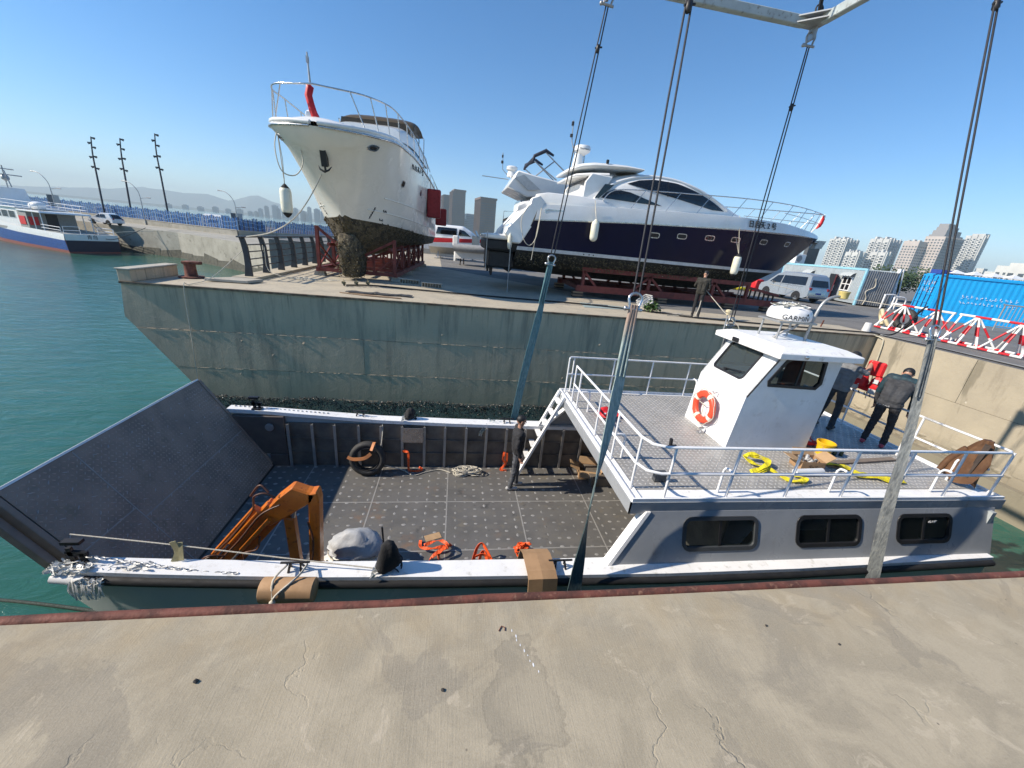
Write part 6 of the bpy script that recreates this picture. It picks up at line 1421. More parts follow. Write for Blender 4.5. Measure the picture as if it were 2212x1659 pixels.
b = MB(); b.bar((6.2, 4.98, UD+.015), (6.6, 4.84, UD+.02), .09, .025)
T('timber_offcut', b, timber, 'short pale wooden offcut between the yellow slings', 'batten')
b = MB(); b.tube([(6.95, 5.28, UD), (6.95, 5.28, UD+.13), (6.95, 5.28, UD+.16)], [.035, .035, .012], 9); b.tube([(7.06, 5.25, UD), (7.06, 5.25, UD+.11)], .03, 8)
T('spray_can', b, M('dark_green_can', (.03, .06, .03), .3), 'dark green cans standing beside the yellow bucket', 'can')
# brown jacket on the stern rail
b = MB(); secs = []; rr = random.Random(2)
for i in range(9):
    f = i/8; y0 = 4.36; w_ = interp([(0, .05), (.12, .10), (.5, .2), (1, .25)], f)[0]; z = -.06-.74*f
    secs.append([Vector((8.5+(.06+.05*f)*cos(a)*(1+.3*sin(5*a+f*4))-.10*f, y0+.06*f+w_*sin(a)*(1+.13*sin(4*a+f*5)), z+.05*f*sin(3*a+1))) for a in [2*pi*k/26 for k in range(26)]])
b.loft(secs, cu=True); t = thing('hung_jacket', 'brown jacket hung over the stern corner of the railing', 'jacket', (8.5, 4.4, UD)); b.build('cloth', brown_cloth, t, smooth=60)
b = MB(); b.tube(spline([(8.42, 4.5, -.28), (8.36, 4.6, -.55), (8.3, 4.62, -.76)], 4), [.05, .055, .055, .05, .05, .045, .045, .04, .04], 9); b.build('sleeve', brown_cloth, t, smooth=60)
b = MB(); b.add([(8.40, 4.25, -.1), (8.40, 4.33, -.1), (8.32, 4.31, -.7), (8.32, 4.27, -.7)], [(0, 1, 2, 3)]); b.build('lining', wood_dark, t)
b = MB(); secs = []
for i in range(6):
    f = i/5; secs.append([Vector((6.02+.05*cos(a)*(1+.3*sin(3*a+f*4)), 5.78+.2*sin(a)*(.7+.4*f)*(1+.15*sin(4*a)), .8-.75*f)) for a in [2*pi*k/14 for k in range(14)]])
b.loft(secs, cu=True)
T('hung_coat', b, M('rust_red_coat', (.34, .09, .05), .75, c2=(.24, .06, .035), s=6, bump=.3), 'rust red coat hanging inside the wheelhouse window', 'coat', smooth=60)
# ---------------------------------------------------------------- people
def capsule(b, p, q, r0, r1, n=10):
    p, q = Vector(p), Vector(q); d = q-p; l = d.length; d = d.normalized() if l > 1e-6 else Vector((0, 0, 1))
    P, Rr = [], []
    for k in range(5): a = pi/2*(1-k/4); P.append(p-d*r0*sin(a)); Rr.append(max(1e-3, r0*cos(a)))
    for k in range(1, 5): a = pi/2*k/4; P.append(q+d*r1*sin(a)); Rr.append(max(1e-3, r1*cos(a)))
    b.tube(P, Rr, n)
def person(label, loc, rz, J, mats, hgt=1.0, hairkind='short', glove=False, cap_=None, tuft=None):
    """J: joints in local metres (x right, y forward). mats: top, legs, shoes"""
    top, legs, shoe = mats; segs = []
    V = lambda k: Vector(J[k])
    def S(p, q, r0, r1, m): segs.append((Vector(p), Vector(q), r0, r1, m))
    pel, che, nk, hd = V('pelvis'), V('chest'), V('neck'), V('head')
    ax = (V('shR')-V('shL')).normalized(); fw = Vector(J.get('face', (0, 1, 0))).normalized()
    hx = (V('hipR')-V('hipL')).normalized()
    S(pel-hx*.075, pel+hx*.075, .115, .115, 1)
    S(pel-hx*.06+Vector((0, 0, .08)), che-ax*.085, .125, .135, 0); S(pel+hx*.06+Vector((0, 0, .08)), che+ax*.085, .125, .135, 0)
    S(che-ax*.09, che+ax*.09, .13, .13, 0); S(V('shL'), V('shR'), .075, .075, 0); S(che, nk-(nk-che)*.25, .12, .075, 0)
    S(nk-(nk-che)*.25, hd, .058, .055, 2)
    for s in 'LR':
        S(V('sh'+s), V('el'+s), .066, .054, 0); S(V('el'+s), V('wr'+s), .053, .042, 0 if not J.get('bare') else (2 if J['bare'] == 1 else 0))
        S(V('hip'+s), V('kn'+s), .092, .068, 1); S(V('kn'+s), V('an'+s), .066, .055, 1)
        # hand with five fingers
        w_, e = V('wr'+s), V('el'+s); hd_ = (w_-e).normalized(); pm = Vector(J.get('palm'+s, (0, 0, 1))); pm = (pm-hd_*pm.dot(hd_)).normalized(); sd = hd_.cross(pm)*(1 if s == 'R' else -1)
        S(w_, w_+hd_*.075, .030, .034, 4 if glove else 2); S(w_+hd_*.03+sd*.018, w_+hd_*.08+sd*.024, .022, .02, 4 if glove else 2); S(w_+hd_*.03-sd*.018, w_+hd_*.08-sd*.024, .022, .02, 4 if glove else 2)
        cur = J.get('curl'+s, .4)
        for k, (o_, ln_) in enumerate(((.027, .070), (.009, .078), (-.010, .073), (-.028, .058))):
            a = w_+hd_*.085+sd*o_; m1 = a+(hd_*cos(cur)-pm*sin(cur))*ln_*.55; m2 = m1+(hd_*cos(cur*2.2)-pm*sin(cur*2.2))*ln_*.5
            S(a, m1, .010, .0095, 4 if glove else 2); S(m1, m2, .0095, .008, 4 if glove else 2)
        a = w_+hd_*.03+sd*.03; m1 = a+(hd_*.6+sd*.7-pm*.25).normalized()*.045; S(a, m1, .013, .011, 4 if glove else 2); S(m1, m1+(hd_*.9+sd*.2-pm*.3).normalized()*.035, .011, .009, 4 if glove else 2)
        an = V('an'+s); tf = Vector(J.get('toe'+s, (0, 1, 0))).normalized(); g = Vector((0, 0, -an.z+.045))
        S(an+g-tf*.055, an+g+tf*.13, .042, .036, 3); S(an, an+g, .052, .045, 3)
    # head
    up = (hd-nk).normalized(); up = (up-fw*up.dot(fw)).normalized(); rt = fw.cross(up)
    c = hd+up*.055
    S(c+up*.03, c-up*.025, .083, .075, 2); S(c+fw*.025-up*.05, c+fw*.03-up*.075, .05, .042, 2); S(c-fw*.03+up*.02, c-fw*.035, .078, .07, 2)
    S(c+fw*.085+up*.005, c+fw*.098-up*.025, .010, .015, 2)
    for k in (-1, 1): S(c+rt*.082*k-fw*.005+up*.015, c+rt*.08*k-fw*.005-up*.025, .014, .012, 2); S(c+fw*.07+rt*.03*k+up*.028, c+fw*.072+rt*.045*k+up*.022, .016, .014, 2)
    b = MB()
    for p, q, r0, r1, m in segs: capsule(b, p, q, r0, r1)
    rt_ = thing('person', label, 'person', loc, rz)
    tmp = b.build('tmp', [], None, local=True, fix=False)
    md = tmp.modifiers.new('r', 'REMESH'); md.mode = 'VOXEL'; md.voxel_size = .0085; md.use_smooth_shade = True
    ms = tmp.modifiers.new('s', 'SMOOTH'); ms.factor = .5; ms.iterations = 4
    me = bpy.data.meshes.new_from_object(tmp.evaluated_get(bpy.context.evaluated_depsgraph_get())); bpy.data.objects.remove(tmp)
    for m in (top, legs, skin, shoe, fender_white): me.materials.append(m)
    import numpy as np
    n_ = len(me.polygons); cen = np.empty(n_*3, dtype=np.float32); me.polygons.foreach_get('center', cen); cen = cen.reshape(-1, 3).astype(np.float64)
    best = np.full(n_, 1e9); idx = np.zeros(n_, dtype=np.int32)
    for p, q, r0, r1, m in segs:
        P, Q = np.array(p), np.array(q); d = Q-P; t = np.clip(((cen-P) @ d)/max(d @ d, 1e-9), 0, 1); dist = np.linalg.norm(cen-(P+t[:, None]*d), axis=1)-(r0+(r1-r0)*t)
        k = dist < best; best[k] = dist[k]; idx[k] = m
    hem = J.get('hem', pel.z-.04)
    k = (idx == 1) & (cen[:, 2] > hem) & (np.linalg.norm(cen[:, :2]-np.array(pel)[:2], axis=1) < .3); idx[k] = 0
    me.polygons.foreach_set('material_index', idx); me.polygons.foreach_set('use_smooth', [True]*n_)
    # cloth folds
    vn = {}
    cl_ = np.zeros(len(me.vertices), dtype=bool)
    for pl, i_ in zip(me.polygons, idx):
        if i_ < 2:
            for q in pl.vertices: cl_[q] = True
    for q, vx in enumerate(me.vertices):
        if cl_[q]:
            c_ = vx.co; n_z = noise.noise(Vector((c_.x*11, c_.y*11, c_.z*17)))+.6*noise.noise(Vector((c_.x*23+5, c_.y*23, c_.z*31))); vn[q] = c_+vx.normal*(.009*n_z)
    for q, c_ in vn.items(): me.vertices[q].co = c_
    o = bpy.data.objects.new('body', me); col.objects.link(o); o.parent = rt_
    vco = np.empty(len(me.vertices)*3, dtype=np.float32); me.vertices.foreach_get('co', vco)
    # hair or cap
    Mh = Matrix((rt, fw, up)).transposed()
    b = MB(); b.ell((0, 0, 0), (1, 1, 1), 18, 12)
    for q in b.v:
        lim = -.95 if q.y < -.35 else (-.95+(q.y+.35)*1.55 if q.y < .45 else .3+.5*(q.y-.45)); z = max(q.z, lim); q.z = z; q.x *= .087; q.y *= .101; q.z *= .094
        q += Vector((0, -.012, .033)); q.x *= 1+.03*sin(q.y*90)
    for q in b.v: qq = c+Mh @ q; q.x, q.y, q.z = qq
    b.build('hair', hair, rt_, local=True, smooth=60)
    if cap_:
        b = MB(); b.ell((0, 0, 0), (1, 1, 1), 18, 10)
        for q in b.v: q.z = max(q.z, .1); q.x *= .1; q.y *= .115; q.z *= .105
        for q in b.v: qq = c+Mh @ (q+Vector((0, -.005, .035))); q.x, q.y, q.z = qq
        b.prism([(-.075, .08), (.075, .08), (.06, .17), (0, .195), (-.06, .17)], lambda u, v, d: c+Mh @ Vector((u, v, .05+d-.15*(v-.08)**1)), 0, .01)
        b.build('cap', cap_, rt_, local=True, smooth=50)
    # eyes, brows, mouth
    b = MB()
    for k in (-1, 1): b.ell(c+fw*.083+rt*.033*k+up*.012, (.011, .011, .006), 8, 6)
    b.build('eye', print_dark, rt_, local=True, kind='stuff')
    b = MB(); b.ell(c+fw*.078-up*.055, (.02, .02, .005), 8, 6); b.build('mouth', M('lip', (.3, .12, .1), .5) if 'lip' not in bpy.data.materials else bpy.data.materials['lip'], rt_, local=True)
    return rt_
def stand(**k):
    J = dict(pelvis=(0, 0, .95), chest=(0, 0, 1.3), neck=(0, .01, 1.46), head=(0, .02, 1.56), shL=(-.17, 0, 1.39), shR=(.17, 0, 1.39), elL=(-.225, -.02, 1.12), elR=(.225, -.02, 1.12), wrL=(-.235, .04, .88), wrR=(.235, .04, .88),
             hipL=(-.09, 0, .92), hipR=(.09, 0, .92), knL=(-.10, .02, .5), knR=(.10, .02, .5), anL=(-.10, 0, .09), anR=(.10, 0, .09), palmL=(1, 0, 0), palmR=(-1, 0, 0))
    J.update(k); return J
def scrawl(name, parent, M4, n, size, mat, local=False, seed=1):
    """print too small to read: a row of little marks"""
    b = MB(); rr = random.Random(seed); T4 = M4 if local else Matrix.Translation(-wloc(parent)) @ M4
    for k in range(n):
        for j in range(4):
            x, y = size*(k*1.1+rr.uniform(0, .45)), size*rr.uniform(-.45, .3); w_, h = (size*rr.uniform(.3, .5), size*.1) if j % 2 else (size*.1, size*rr.uniform(.3, .6))
            b.add([T4 @ Vector(q) for q in ((x, y, .004), (x+w_, y, .004), (x+w_, y+h, .004), (x, y+h, .004))], [(0, 1, 2, 3)])
    return b.build(name, mat, parent, kind='stuff', local=True, fix=False)
# man in black on the main deck, seen in profile
person('man in a black top and grey trousers standing by the ladder on the main deck', (1.42, 6.98, DK), radians(-90),
       stand(anL=(-.09, .06, .09), anR=(.09, -.09, .09), knL=(-.1, .05, .5), knR=(.1, -.03, .5), elR=(.23, -.05, 1.13), wrR=(.22, .03, .90), face=(0, 1, -.12), hem=.9),
       (cl_black, M('slate_trousers', (.085, .09, .10), .85, c2=(.05, .052, .06), s=9, bump=.3, bs=14), shoe_w))
# man in grey lifting life vests
person('man in a grey sweater holding red life vests behind the wheelhouse', (7.86, 6.42, UD), radians(-75),
       stand(pelvis=(0, .02, .92), chest=(0, .05, 1.26), neck=(0, .10, 1.42), head=(0, .14, 1.50), shL=(-.17, .05, 1.36), shR=(.17, .05, 1.36), elL=(-.24, .24, 1.30), elR=(.26, .20, 1.30), wrL=(-.14, .44, 1.42), wrR=(.18, .42, 1.44),
             anL=(-.13, -.1, .09), anR=(.12, .03, .09), knL=(-.11, -.02, .5), knR=(.11, .06, .5), face=(0, 1, -.35), bare=1, palmL=(1, 0, 0), palmR=(-1, 0, 0), curlL=.9, curlR=.9, hem=.88), (cl_grey, cl_char, shoe_b))
t = thing('life_vest', 'bundle of bright red life vests held up by the man in grey', 'life vest', (8.36, 6.3, .0), radians(-75))
for k, (x, y, z, sx, sy, sz, m) in enumerate(((-.02, .0, .48, .22, .05, .15, red_pvc), (-.15, 0, .12, .15, .11, .31, red_pvc), (.13, .03, .10, .14, .09, .25, red_pvc), (0, .06, .02, .2, .07, .12, red_pvc))):
    b = blob((x, y, z), (sx, sy, sz), 20+k, .18, 2.2, n=20, m=14)
    if k == 0:
        b = MB(); b.box(-.13, .17, -.03, .04, .34, .64)
    b.build('pad', m, t, local=True, smooth=60 if k else None, bevel=.03 if k == 0 else 0)
b = MB(); b.box(-.2, -.1, -.1, -.08, .24, .34); b.box(-.24, -.1, -.105, -.085, .02, .14); b.box(.08, .2, -.09, -.07, .0, .1); b.box(.1, .18, -.085, -.065, .22, .3); b.build('reflector', bpy.data.materials['reflective_tape'], t, local=True, kind='stuff')
b = MB()
for k in range(5): b.tube(spline([(-.2+.1*k, 0, -.02), (-.2+.1*k, .02, -.05), (-.17+.09*k, .03, -.08)], 3), .009, 5)
b.build('tie_tape', black, t, local=True, kind='stuff')
# man bending forward at the stern
person('man in a dark jacket with teal shoulders bending over at the stern rail', (8.26, 5.70, UD), radians(-62),
       stand(pelvis=(0, -.05, .90), chest=(0, .15, 1.20), neck=(0, .30, 1.33), head=(0, .38, 1.38), shL=(-.19, .18, 1.28), shR=(.19, .18, 1.28), elL=(-.25, .20, 1.0), elR=(.27, .18, 1.0), wrL=(-.24, .26, .78), wrR=(.27, .22, .77),
             hipL=(-.09, -.05, .88), hipR=(.09, -.05, .88), anL=(-.14, -.04, .09), anR=(.14, .03, .09), knL=(-.12, .02, .48), knR=(.12, .06, .48), face=(0, .75, -.6), hem=.80), (cl_char, cl_black, shoe_r))
pc = [o for o in bpy.data.objects if o.name.startswith('person')][-1]
b = MB(); capsule(b, (-.17, .215, 1.33), (.17, .215, 1.33), .085, .085, 12); capsule(b, (.0, .26, 1.33), (0, .30, 1.36), .09, .085, 12); capsule(b, (.2, .19, 1.27), (.268, .18, 1.03), .082, .064, 12); capsule(b, (-.2, .19, 1.27), (-.248, .2, 1.03), .082, .064, 12)
capsule(b, (.268, .18, 1.03), (.272, .215, .82), .064, .056, 12)
b.build('yoke', cl_teal, pc, local=True, smooth=60)
scrawl('printed_mark', pc, Matrix.Translation((-.16, -.195, .86)) @ Matrix.Rotation(radians(82), 4, 'X'), 7, .026, print_white, True)
# dock worker on the pier with a rope
person('dock worker in a black cap and dark jacket hauling a white rope on the pier', (9.62, 14.45, .0), radians(-42),
       stand(pelvis=(0, 0, 1.0), chest=(0, .03, 1.38), neck=(0, .07, 1.55), head=(0, .12, 1.64), shL=(-.19, .03, 1.48), shR=(.19, .03, 1.48), elL=(-.28, .06, 1.22), elR=(.27, .05, 1.2), wrL=(-.10, .26, 1.14), wrR=(.12, .27, 1.16), hipL=(-.09, 0, .98), hipR=(.09, 0, .98),
             knL=(-.11, .05, .53), knR=(.1, .02, .53), anL=(-.12, .05, .09), anR=(.12, -.06, .09), face=(.3, .9, -.5), palmL=(1, 0, 0), palmR=(-1, 0, 0), curlL=1.1, curlR=1.1, hem=.92), (cl_olive, cl_black, shoe_b), glove=True, cap_=cl_black)
b = MB(); b.tube(spline([(9.80, 14.65, 1.16), (9.66, 14.36, .7), (9.52, 14.2, .28), (9.35, 14.15, .05), (8.8, 14.35, .03), (8.3, 14.3, .03)], 5), .016, 6); b.tube([(9.82, 14.63, 1.17), (10.3, 13.75, .42), (10.62, 13.15, .0), (10.7, 13.0, -.3)], .016, 6)
T('white_rope', b, rope_white, 'white rope running from the dock worker hands over the pier edge', 'rope', smooth=60)
# ---------------------------------------------------------------- on the far pier
t = thing('bollard', 'rusty red mooring bollard on the pier tip', 'bollard', (-8.95, 14.95, 0))
b = MB(); b.lathe((-8.95, 14.95, 0), [(.36, 0), (.36, .05), (.2, .06), (.18, .1), (.165, .42), (.19, .5), (.2, .53), (.001, .54)], 20); b.build('post', rust, t, smooth=40)
b = MB(); b.prism([(-.16, -.16), (.16, -.16), (.36, -.1), (.4, 0), (.36, .08), (.16, .16), (-.16, .16)], XY(.46), 0, .09)
for q in b.v: q.x -= 8.95; q.y += 14.95
b.build('lip', rust, t, bevel=.015)
rl = thing('guard_railing', 'dark steel railing of curved posts along the left edge of the pier', 'railing', (-7.5, 15.7, .1))
rm = M('railing_dark_blue', (.022, .027, .035), .45, c2=(.035, .04, .05), s=6)
for i in range(9):
    y = 15.7+1.4*i; b = MB()
    OUTL = [(-.13, 0), (.10, 0), (.055, .35), (.05, .75), (.09, 1.15), (.13, 1.33), (-.02, 1.33), (-.09, 1.0), (-.115, .5)]
    b.prism([(-7.5-u*1.15, .1+v) for u, v in OUTL], XZ(y), -.05, .05); b.build('railing_post', rm, rl, bevel=.01)
for k, z in enumerate((.42, .68, .94, 1.18)):
    for i in range(8): MB().tube([(-7.5, 15.75+1.4*i, z), (-7.5, 15.7+1.4*i+1.35, z)], .022, 7).build('railing_bar', rm, rl, smooth=60)
b = MB(); b.bar((-7.55, 15.45, 1.45), (-7.55, 27.0, 1.45), .16, .05); b.build('hand_rail', rm, rl, bevel=.012)
G_SL = 'loose concrete slabs beside the railing'
b = MB(); b.prism([(-8.25, 14.38), (-6.95, 14.42), (-6.75, 15.1), (-7.75, 15.12)], XY(.02), 0, .09); T('concrete_slab', b, concrete_pale, 'broad flat concrete slab lying in front of the railing kerb', 'slab', G_SL, bevel=.012)
b = MB(); b.prism([(-7.7, 15.02), (-7.0, 15.05), (-6.9, 15.3), (-7.7, 15.3)], XY(.0), 0, .02); T('concrete_slab', b, concrete_pale, 'thin narrow slab against the end of the railing kerb', 'slab', G_SL)
# propellers on a shaft line
bronze = M('old_bronze', (.22, .19, .11), .5, .6, c2=(.12, .12, .08), s=9)
for k, (x, y) in enumerate(((-4.18, 15.68), (-3.78, 15.9), (-3.4, 16.12))):
    b = MB(); c = Vector((x, y, .14)); b.tube([c+Vector((-.08, 0, 0)), c+Vector((.06, 0, 0))], [.05, .03], 8)
    for j in range(4):
        a = j*pi/2+.5; r_ = Vector((0, cos(a), sin(a))); s_ = Vector((.5, -sin(a)*.8, cos(a)*.8)); b.add([c+r_*.03-s_*.02, c+r_*.1-s_*.07, c+r_*.16, c+r_*.1+s_*.07, c+r_*.03+s_*.02], [(0, 1, 2, 3, 4)])
    T('propeller', b, bronze, ('old bronze propeller on the pier, nearest the keel of the cream yacht', 'old bronze propeller in the middle of the row on the pier', 'old bronze propeller at the hose end of the row on the pier')[k], 'propeller', 'propellers lying on the pier', fix=False)
b = MB(); P = [(-4.1, 15.66, .05), (-3.4, 16.1, .05), (-2.6, 16.2, .04), (-1.5, 16.0, .04), (1.0, 15.75, .04), (3.0, 15.65, .04), (5.0, 15.55, .04), (6.5, 15.25, .04), (8.2, 14.75, .04), (9.2, 14.2, .04), (11, 13.9, .04), (13, 13.75, .04), (15.5, 13.55, .05), (16.8, 13.45, .06), (17.6, 13.2, .08), (18.4, 13.4, .5), (19.0, 13.6, 1.05), (19.7, 13.9, 1.25), (20.4, 14.6, .9), (21.0, 15.4, .1)]
b.tube(spline(P, 6), .03, 7); T('black_hose', b, black_rub, 'long black hose snaking along the pier edge to the barricade', 'hose', smooth=60)
b = MB(); rr = random.Random(4); b.loft([[Vector((-3.75+.14*i, 14.1+.09*j+.05*sin(i*1.1), .03+.05*abs(noise.noise(Vector((i*.5, j*.8, 2))))*(1+.5*sin(i)))) for j in range(5)] for i in range(17)], caps=False)
T('dark_tarp', b, cl_char, 'crumpled dark cloth lying near the pier edge below the propellers', 'cloth', smooth=50)
b = MB(); b.prism([(-3.9, 14.0), (-3.0, 13.72), (-1.8, 13.62), (-1.85, 13.72), (-3.2, 13.95)], XY(.005), 0, .03); T('thin_plank', b, timber, 'thin plank beside the dark cloth on the pier', 'plank')
# hollow blocks near the cradle
for k, (x, y) in enumerate(((-2.0, 17.9), (-1.0, 17.2))):
    t = thing('hollow_block', ('hollow concrete block beside the front foot of the cream yacht cradle', 'hollow concrete block in the shade, further right of the cradle')[k], 'concrete block', (x, y, 0), -.12, 'hollow blocks by the cradle'); b = MB(); 
    b.box(-.42, .42, -.12, .12, 0, .03); b.box(-.42, .42, -.12, .12, .19, .22); b.box(-.42, .42, .06, .12, .03, .19)
    for j in range(8): b.box(-.42+.117*j, -.42+.117*j+.02, -.12, .06, .03, .19)
    b.build('block', concrete_pale, t, local=True)
# plant, crate, scraps
t = thing('potted_greens', 'small bushy green plant growing at the pier edge', 'plant', (7.95, 15.0, 0)); b = MB(); rr = random.Random(6)
for _ in range(230):
    a, e = rr.uniform(0, 6.28), rr.uniform(.05, 1.4); r_ = rr.uniform(.1, .36); c = Vector((7.95, 15.0, .06))+Vector((cos(a)*cos(e)*r_*1.15, sin(a)*cos(e)*r_, sin(e)*r_*1.1)); u = Vector((rr.uniform(-1, 1), rr.uniform(-1, 1), rr.uniform(-.4, .6))).normalized()*rr.uniform(.05, .09); v = u.cross(Vector((rr.uniform(-1, 1), rr.uniform(-1, 1), 1))).normalized()*u.length*.6
    b.add([c-u, c+v+Vector((0, 0, .01)), c+u, c-v+Vector((0, 0, .01))], [(0, 1, 2, 3)])
b.build('leaf', leaf, t, kind='stuff', fix=False)
b = MB()
for k in range(9): a = k*.7; b.tube([(7.95, 15, 0), (7.95+.2*cos(a), 15+.2*sin(a), .25)], .006, 4)
b.build('stem', leaf, t, kind='stuff')
t = thing('white_crate', 'tipped white plastic crate behind the green plant', 'crate', (8.35, 16.3, .1), .4); b = MB(); wp = M('white_plastic', (.62, .62, .61), .45)
Mx = Matrix.Rotation(radians(-28), 4, 'Y')
for z in (0, .1, .2, .3): 
    b.box(-.3, .3, -.2, -.185, z, z+.05, M=Mx); b.box(-.3, .3, .185, .2, z, z+.05, M=Mx); b.box(-.3, -.285, -.185, .185, z, z+.05, M=Mx); b.box(.285, .3, -.185, .185, z, z+.05, M=Mx)
for x in (-.3, -.15, 0, .15, .285): b.box(x, x+.015, -.2, -.186, .05, .3, M=Mx)
b.box(-.3, .3, -.2, .2, -.02, -.001, M=Mx); b.build('body', wp, t, local=True)
b = MB(); rr = random.Random(8)
for k in range(12): c = Vector((8.9+rr.uniform(-.4, .5), 14.9+rr.uniform(-.2, .2), .01)); b.box(c.x, c.x+rr.uniform(.1, .4), c.y, c.y+rr.uniform(.04, .15), .004, .01+.02*rr.random())
T('wood_scrap', b, concrete_pale, 'pale scraps of board on the pier beside the dock worker', 'board scraps', kind='stuff')
b = MB(); b.prism([(5.1, 14.9), (7.3, 15.1), (7.6, 15.7), (5.3, 16.2)], XY(.004), 0, .006); T('blue_sheet', b, M('pale_blue_sheet', (.32, .4, .4), .6, c2=(.26, .32, .31), s=3), 'pale blue sheet spread on the pier behind the blue sling', 'sheet')
b = MB(); b.box(5.6, 6.3, 15.5, 15.62, .01, .08); T('pale_board', b, concrete_pale, 'short pale board lying on the blue sheet', 'board')
b = MB(); b.tube([(15.55, 14.45, 0), (15.6, 14.45, .28)], .03, 7); T('rebar_stub', b, rust, 'short rusty stub standing on the pier beyond the wheelhouse', 'stub')
# rope over the wall and mooring lines of the cream yacht
b = MB(); b.tube(spline([(-7.6, 15.75, 1.0), (-8.0, 14.4, .15), (-8.12, 13.4, .02), (-8.14, 13.14, -.02), (-8.2, 13.13, -1.5), (-8.27, 13.12, -3.3)], 5), .011, 6); T('hanging_rope', b, rope_white, 'thin pale rope hanging down the far wall from the pier railing', 'rope', smooth=60)
b = MB(); b.tube(spline([(-4.55, 16.2, 4.55), (-4.95, 16.0, 3.5), (-5.7, 15.9, 2.35), (-6.6, 15.9, 1.7), (-7.5, 15.85, 1.45)], 6), .022, 6); T('mooring_line', b, rope_white, 'grey mooring line from the cream yacht bow down to the railing', 'rope', smooth=60)
b = MB(); b.tube(spline([(-7.5, 17.2, 1.45), (-7.42, 17.0, .9), (-7.35, 16.9, .3), (-6.9, 16.6, .12), (-6.2, 16.6, .03), (-5.5, 16.9, .03), (-4.9, 17.0, .03)], 6), .016, 6); b.tube(spline([(-7.46, 17.1, 1.45), (-7.5, 17.05, 1.0), (-7.4, 17.1, .8), (-7.45, 17.1, 1.2)], 5), .016, 6)
T('loose_rope', b, rope_white, 'loose rope hanging from the railing onto the pier floor', 'rope', smooth=60)
b = MB(); rr = random.Random(1)
for k in range(14): c = Vector((-6.0+rr.uniform(-.6, .9), 16.7+rr.uniform(-.3, .4), .02)); b.tube(spline([c, c+Vector((.2, rr.uniform(-.2, .2), 0)), c+Vector((.45, rr.uniform(-.25, .25), .02))], 4), .013, 5)
T('rope_tangle', b, rope_white, 'tangle of thin rope on the pier floor in front of the red cradle', 'rope', kind='stuff', smooth=60)
def fender(label, top, ln, r, line_to, m=fender_white, tip=True, group='boat fenders hanging from the yachts'):
    t = thing('fender', label, 'fender', top, group=group); x, y, z = top; b = MB()
    b.lathe((x, y, z-ln), [(.001, 0), (r*.5, .02), (r*.9, .1), (r, .2), (r, ln-.16), (r*.85, ln-.06), (r*.45, ln-.01), (r*.3, ln+.04), (.001, ln+.06)], 18); b.build('body', m, t, smooth=50)
    if tip:
        b = MB(); b.lathe((x, y, z-ln-.1), [(.001, 0), (.04, .01), (r*.65, .1), (r*.86, .16), (.001, .165)], 14); b.build('end_cap', nylon_black, t, smooth=40)
        b = MB(); b.lathe((x, y, z-.05), [(r*.8, 0), (r*.4, .09), (.03, .14), (.001, .15)], 14); b.build('top_cap', nylon_black, t, smooth=40)
    b = MB(); b.tube([(x, y, z+.04), line_to], .014, 6); b.tube([(x, y, z+.04), (line_to[0]+.08, line_to[1], lerp(z, line_to[2], .5)), line_to], .012, 6); b.build('lanyard', rope_white, t, smooth=60); return t
fender('white cylinder fender hanging at the middle of the navy hull', (5.8, 17.22, 3.35), .85, .17, (5.72, 17.5, 4.15), tip=False)
fender('white cylinder fender hanging low under the bow lettering of the navy yacht', (12.95, 17.35, 2.55), .9, .17, (12.75, 17.75, 4.25))
fender('small yellowed fender hanging at the stern of the navy yacht', (2.22, 17.55, 2.45), .6, .1, (2.3, 17.7, 2.6), tip=False)
fender('white fender with frayed black bottom hanging off the bow of the cream yacht', (-6.12, 16.15, 3.25), .92, .19, (-6.15, 16.05, 4.95))
for k, (c, sx, sy, sz) in enumerate((((-1.38, 24.0, 3.72), .36, .3, .72), ((-1.12, 27.4, 3.2), .34, .28, .5))):
    t = thing('red_fender', ('large red box fender hung on the side of the cream yacht', 'smaller red box fender hung further aft on the cream yacht')[k], 'fender', c, group='red fenders on the cream yacht')
    b = MB(); b.box(c[0]-sx, c[0]+sx, c[1]-sy, c[1]+sy, c[2]-sz, c[2]+sz); b.build('body', M('dark_red_cover', (.30, .012, .014), .6, c2=(.22, .01, .012), bump=.1) if k == 0 else bpy.data.materials['dark_red_cover'], t, bevel=.05, smooth=40)
    b = MB(); b.tube([(c[0]-.2, c[1], c[2]+sz), (-1.65, c[1]+.3, 5.2)], .016, 6); b.tube([(c[0]+.2, c[1], c[2]+sz), (-1.6, c[1]+.4, 5.2)], .016, 6); b.build('lanyard', rope_white, t, smooth=60)
b = MB(); b.tube(spline([(-5.98, 15.75, 5.05), (-6.1, 15.6, 4.4), (-5.95, 15.55, 3.7), (-5.55, 15.6, 3.6), (-5.3, 15.7, 4.0), (-5.38, 15.75, 4.6)], 6), .018, 6); T('bow_rope', b, rope_white, 'slack rope looped from the left hawse hole of the cream yacht', 'rope', smooth=60)
b = MB(); b.tube(spline([(2.95, 17.45, 3.75), (2.6, 17.3, 3.1), (2.75, 17.25, 2.35), (3.05, 17.25, 2.1), (3.3, 17.25, 2.5), (3.4, 17.3, 3.6)], 6), .018, 6); b.tube([(3.4, 17.32, 3.6), (3.28, 17.3, 2.4), (3.2, 17.35, 1.5)], .015, 6); T('stern_rope', b, rope_white, 'white rope looped at the stern quarter of the navy yacht', 'rope', smooth=60)
for k, (x, y) in enumerate(((1.25, 17.7), (2.25, 17.4))):
    b = MB(); b.tube([(x, y, 2.4), (x+.02, y, .05)] if k else [(x, y, 2.5), (x, y, .9)], .02, 6); T('hanging_hose', b, galv, ('grey pole hanging at the corner of the bathing platform', 'grey hose hanging from the stern to the pier floor')[k], 'hose')
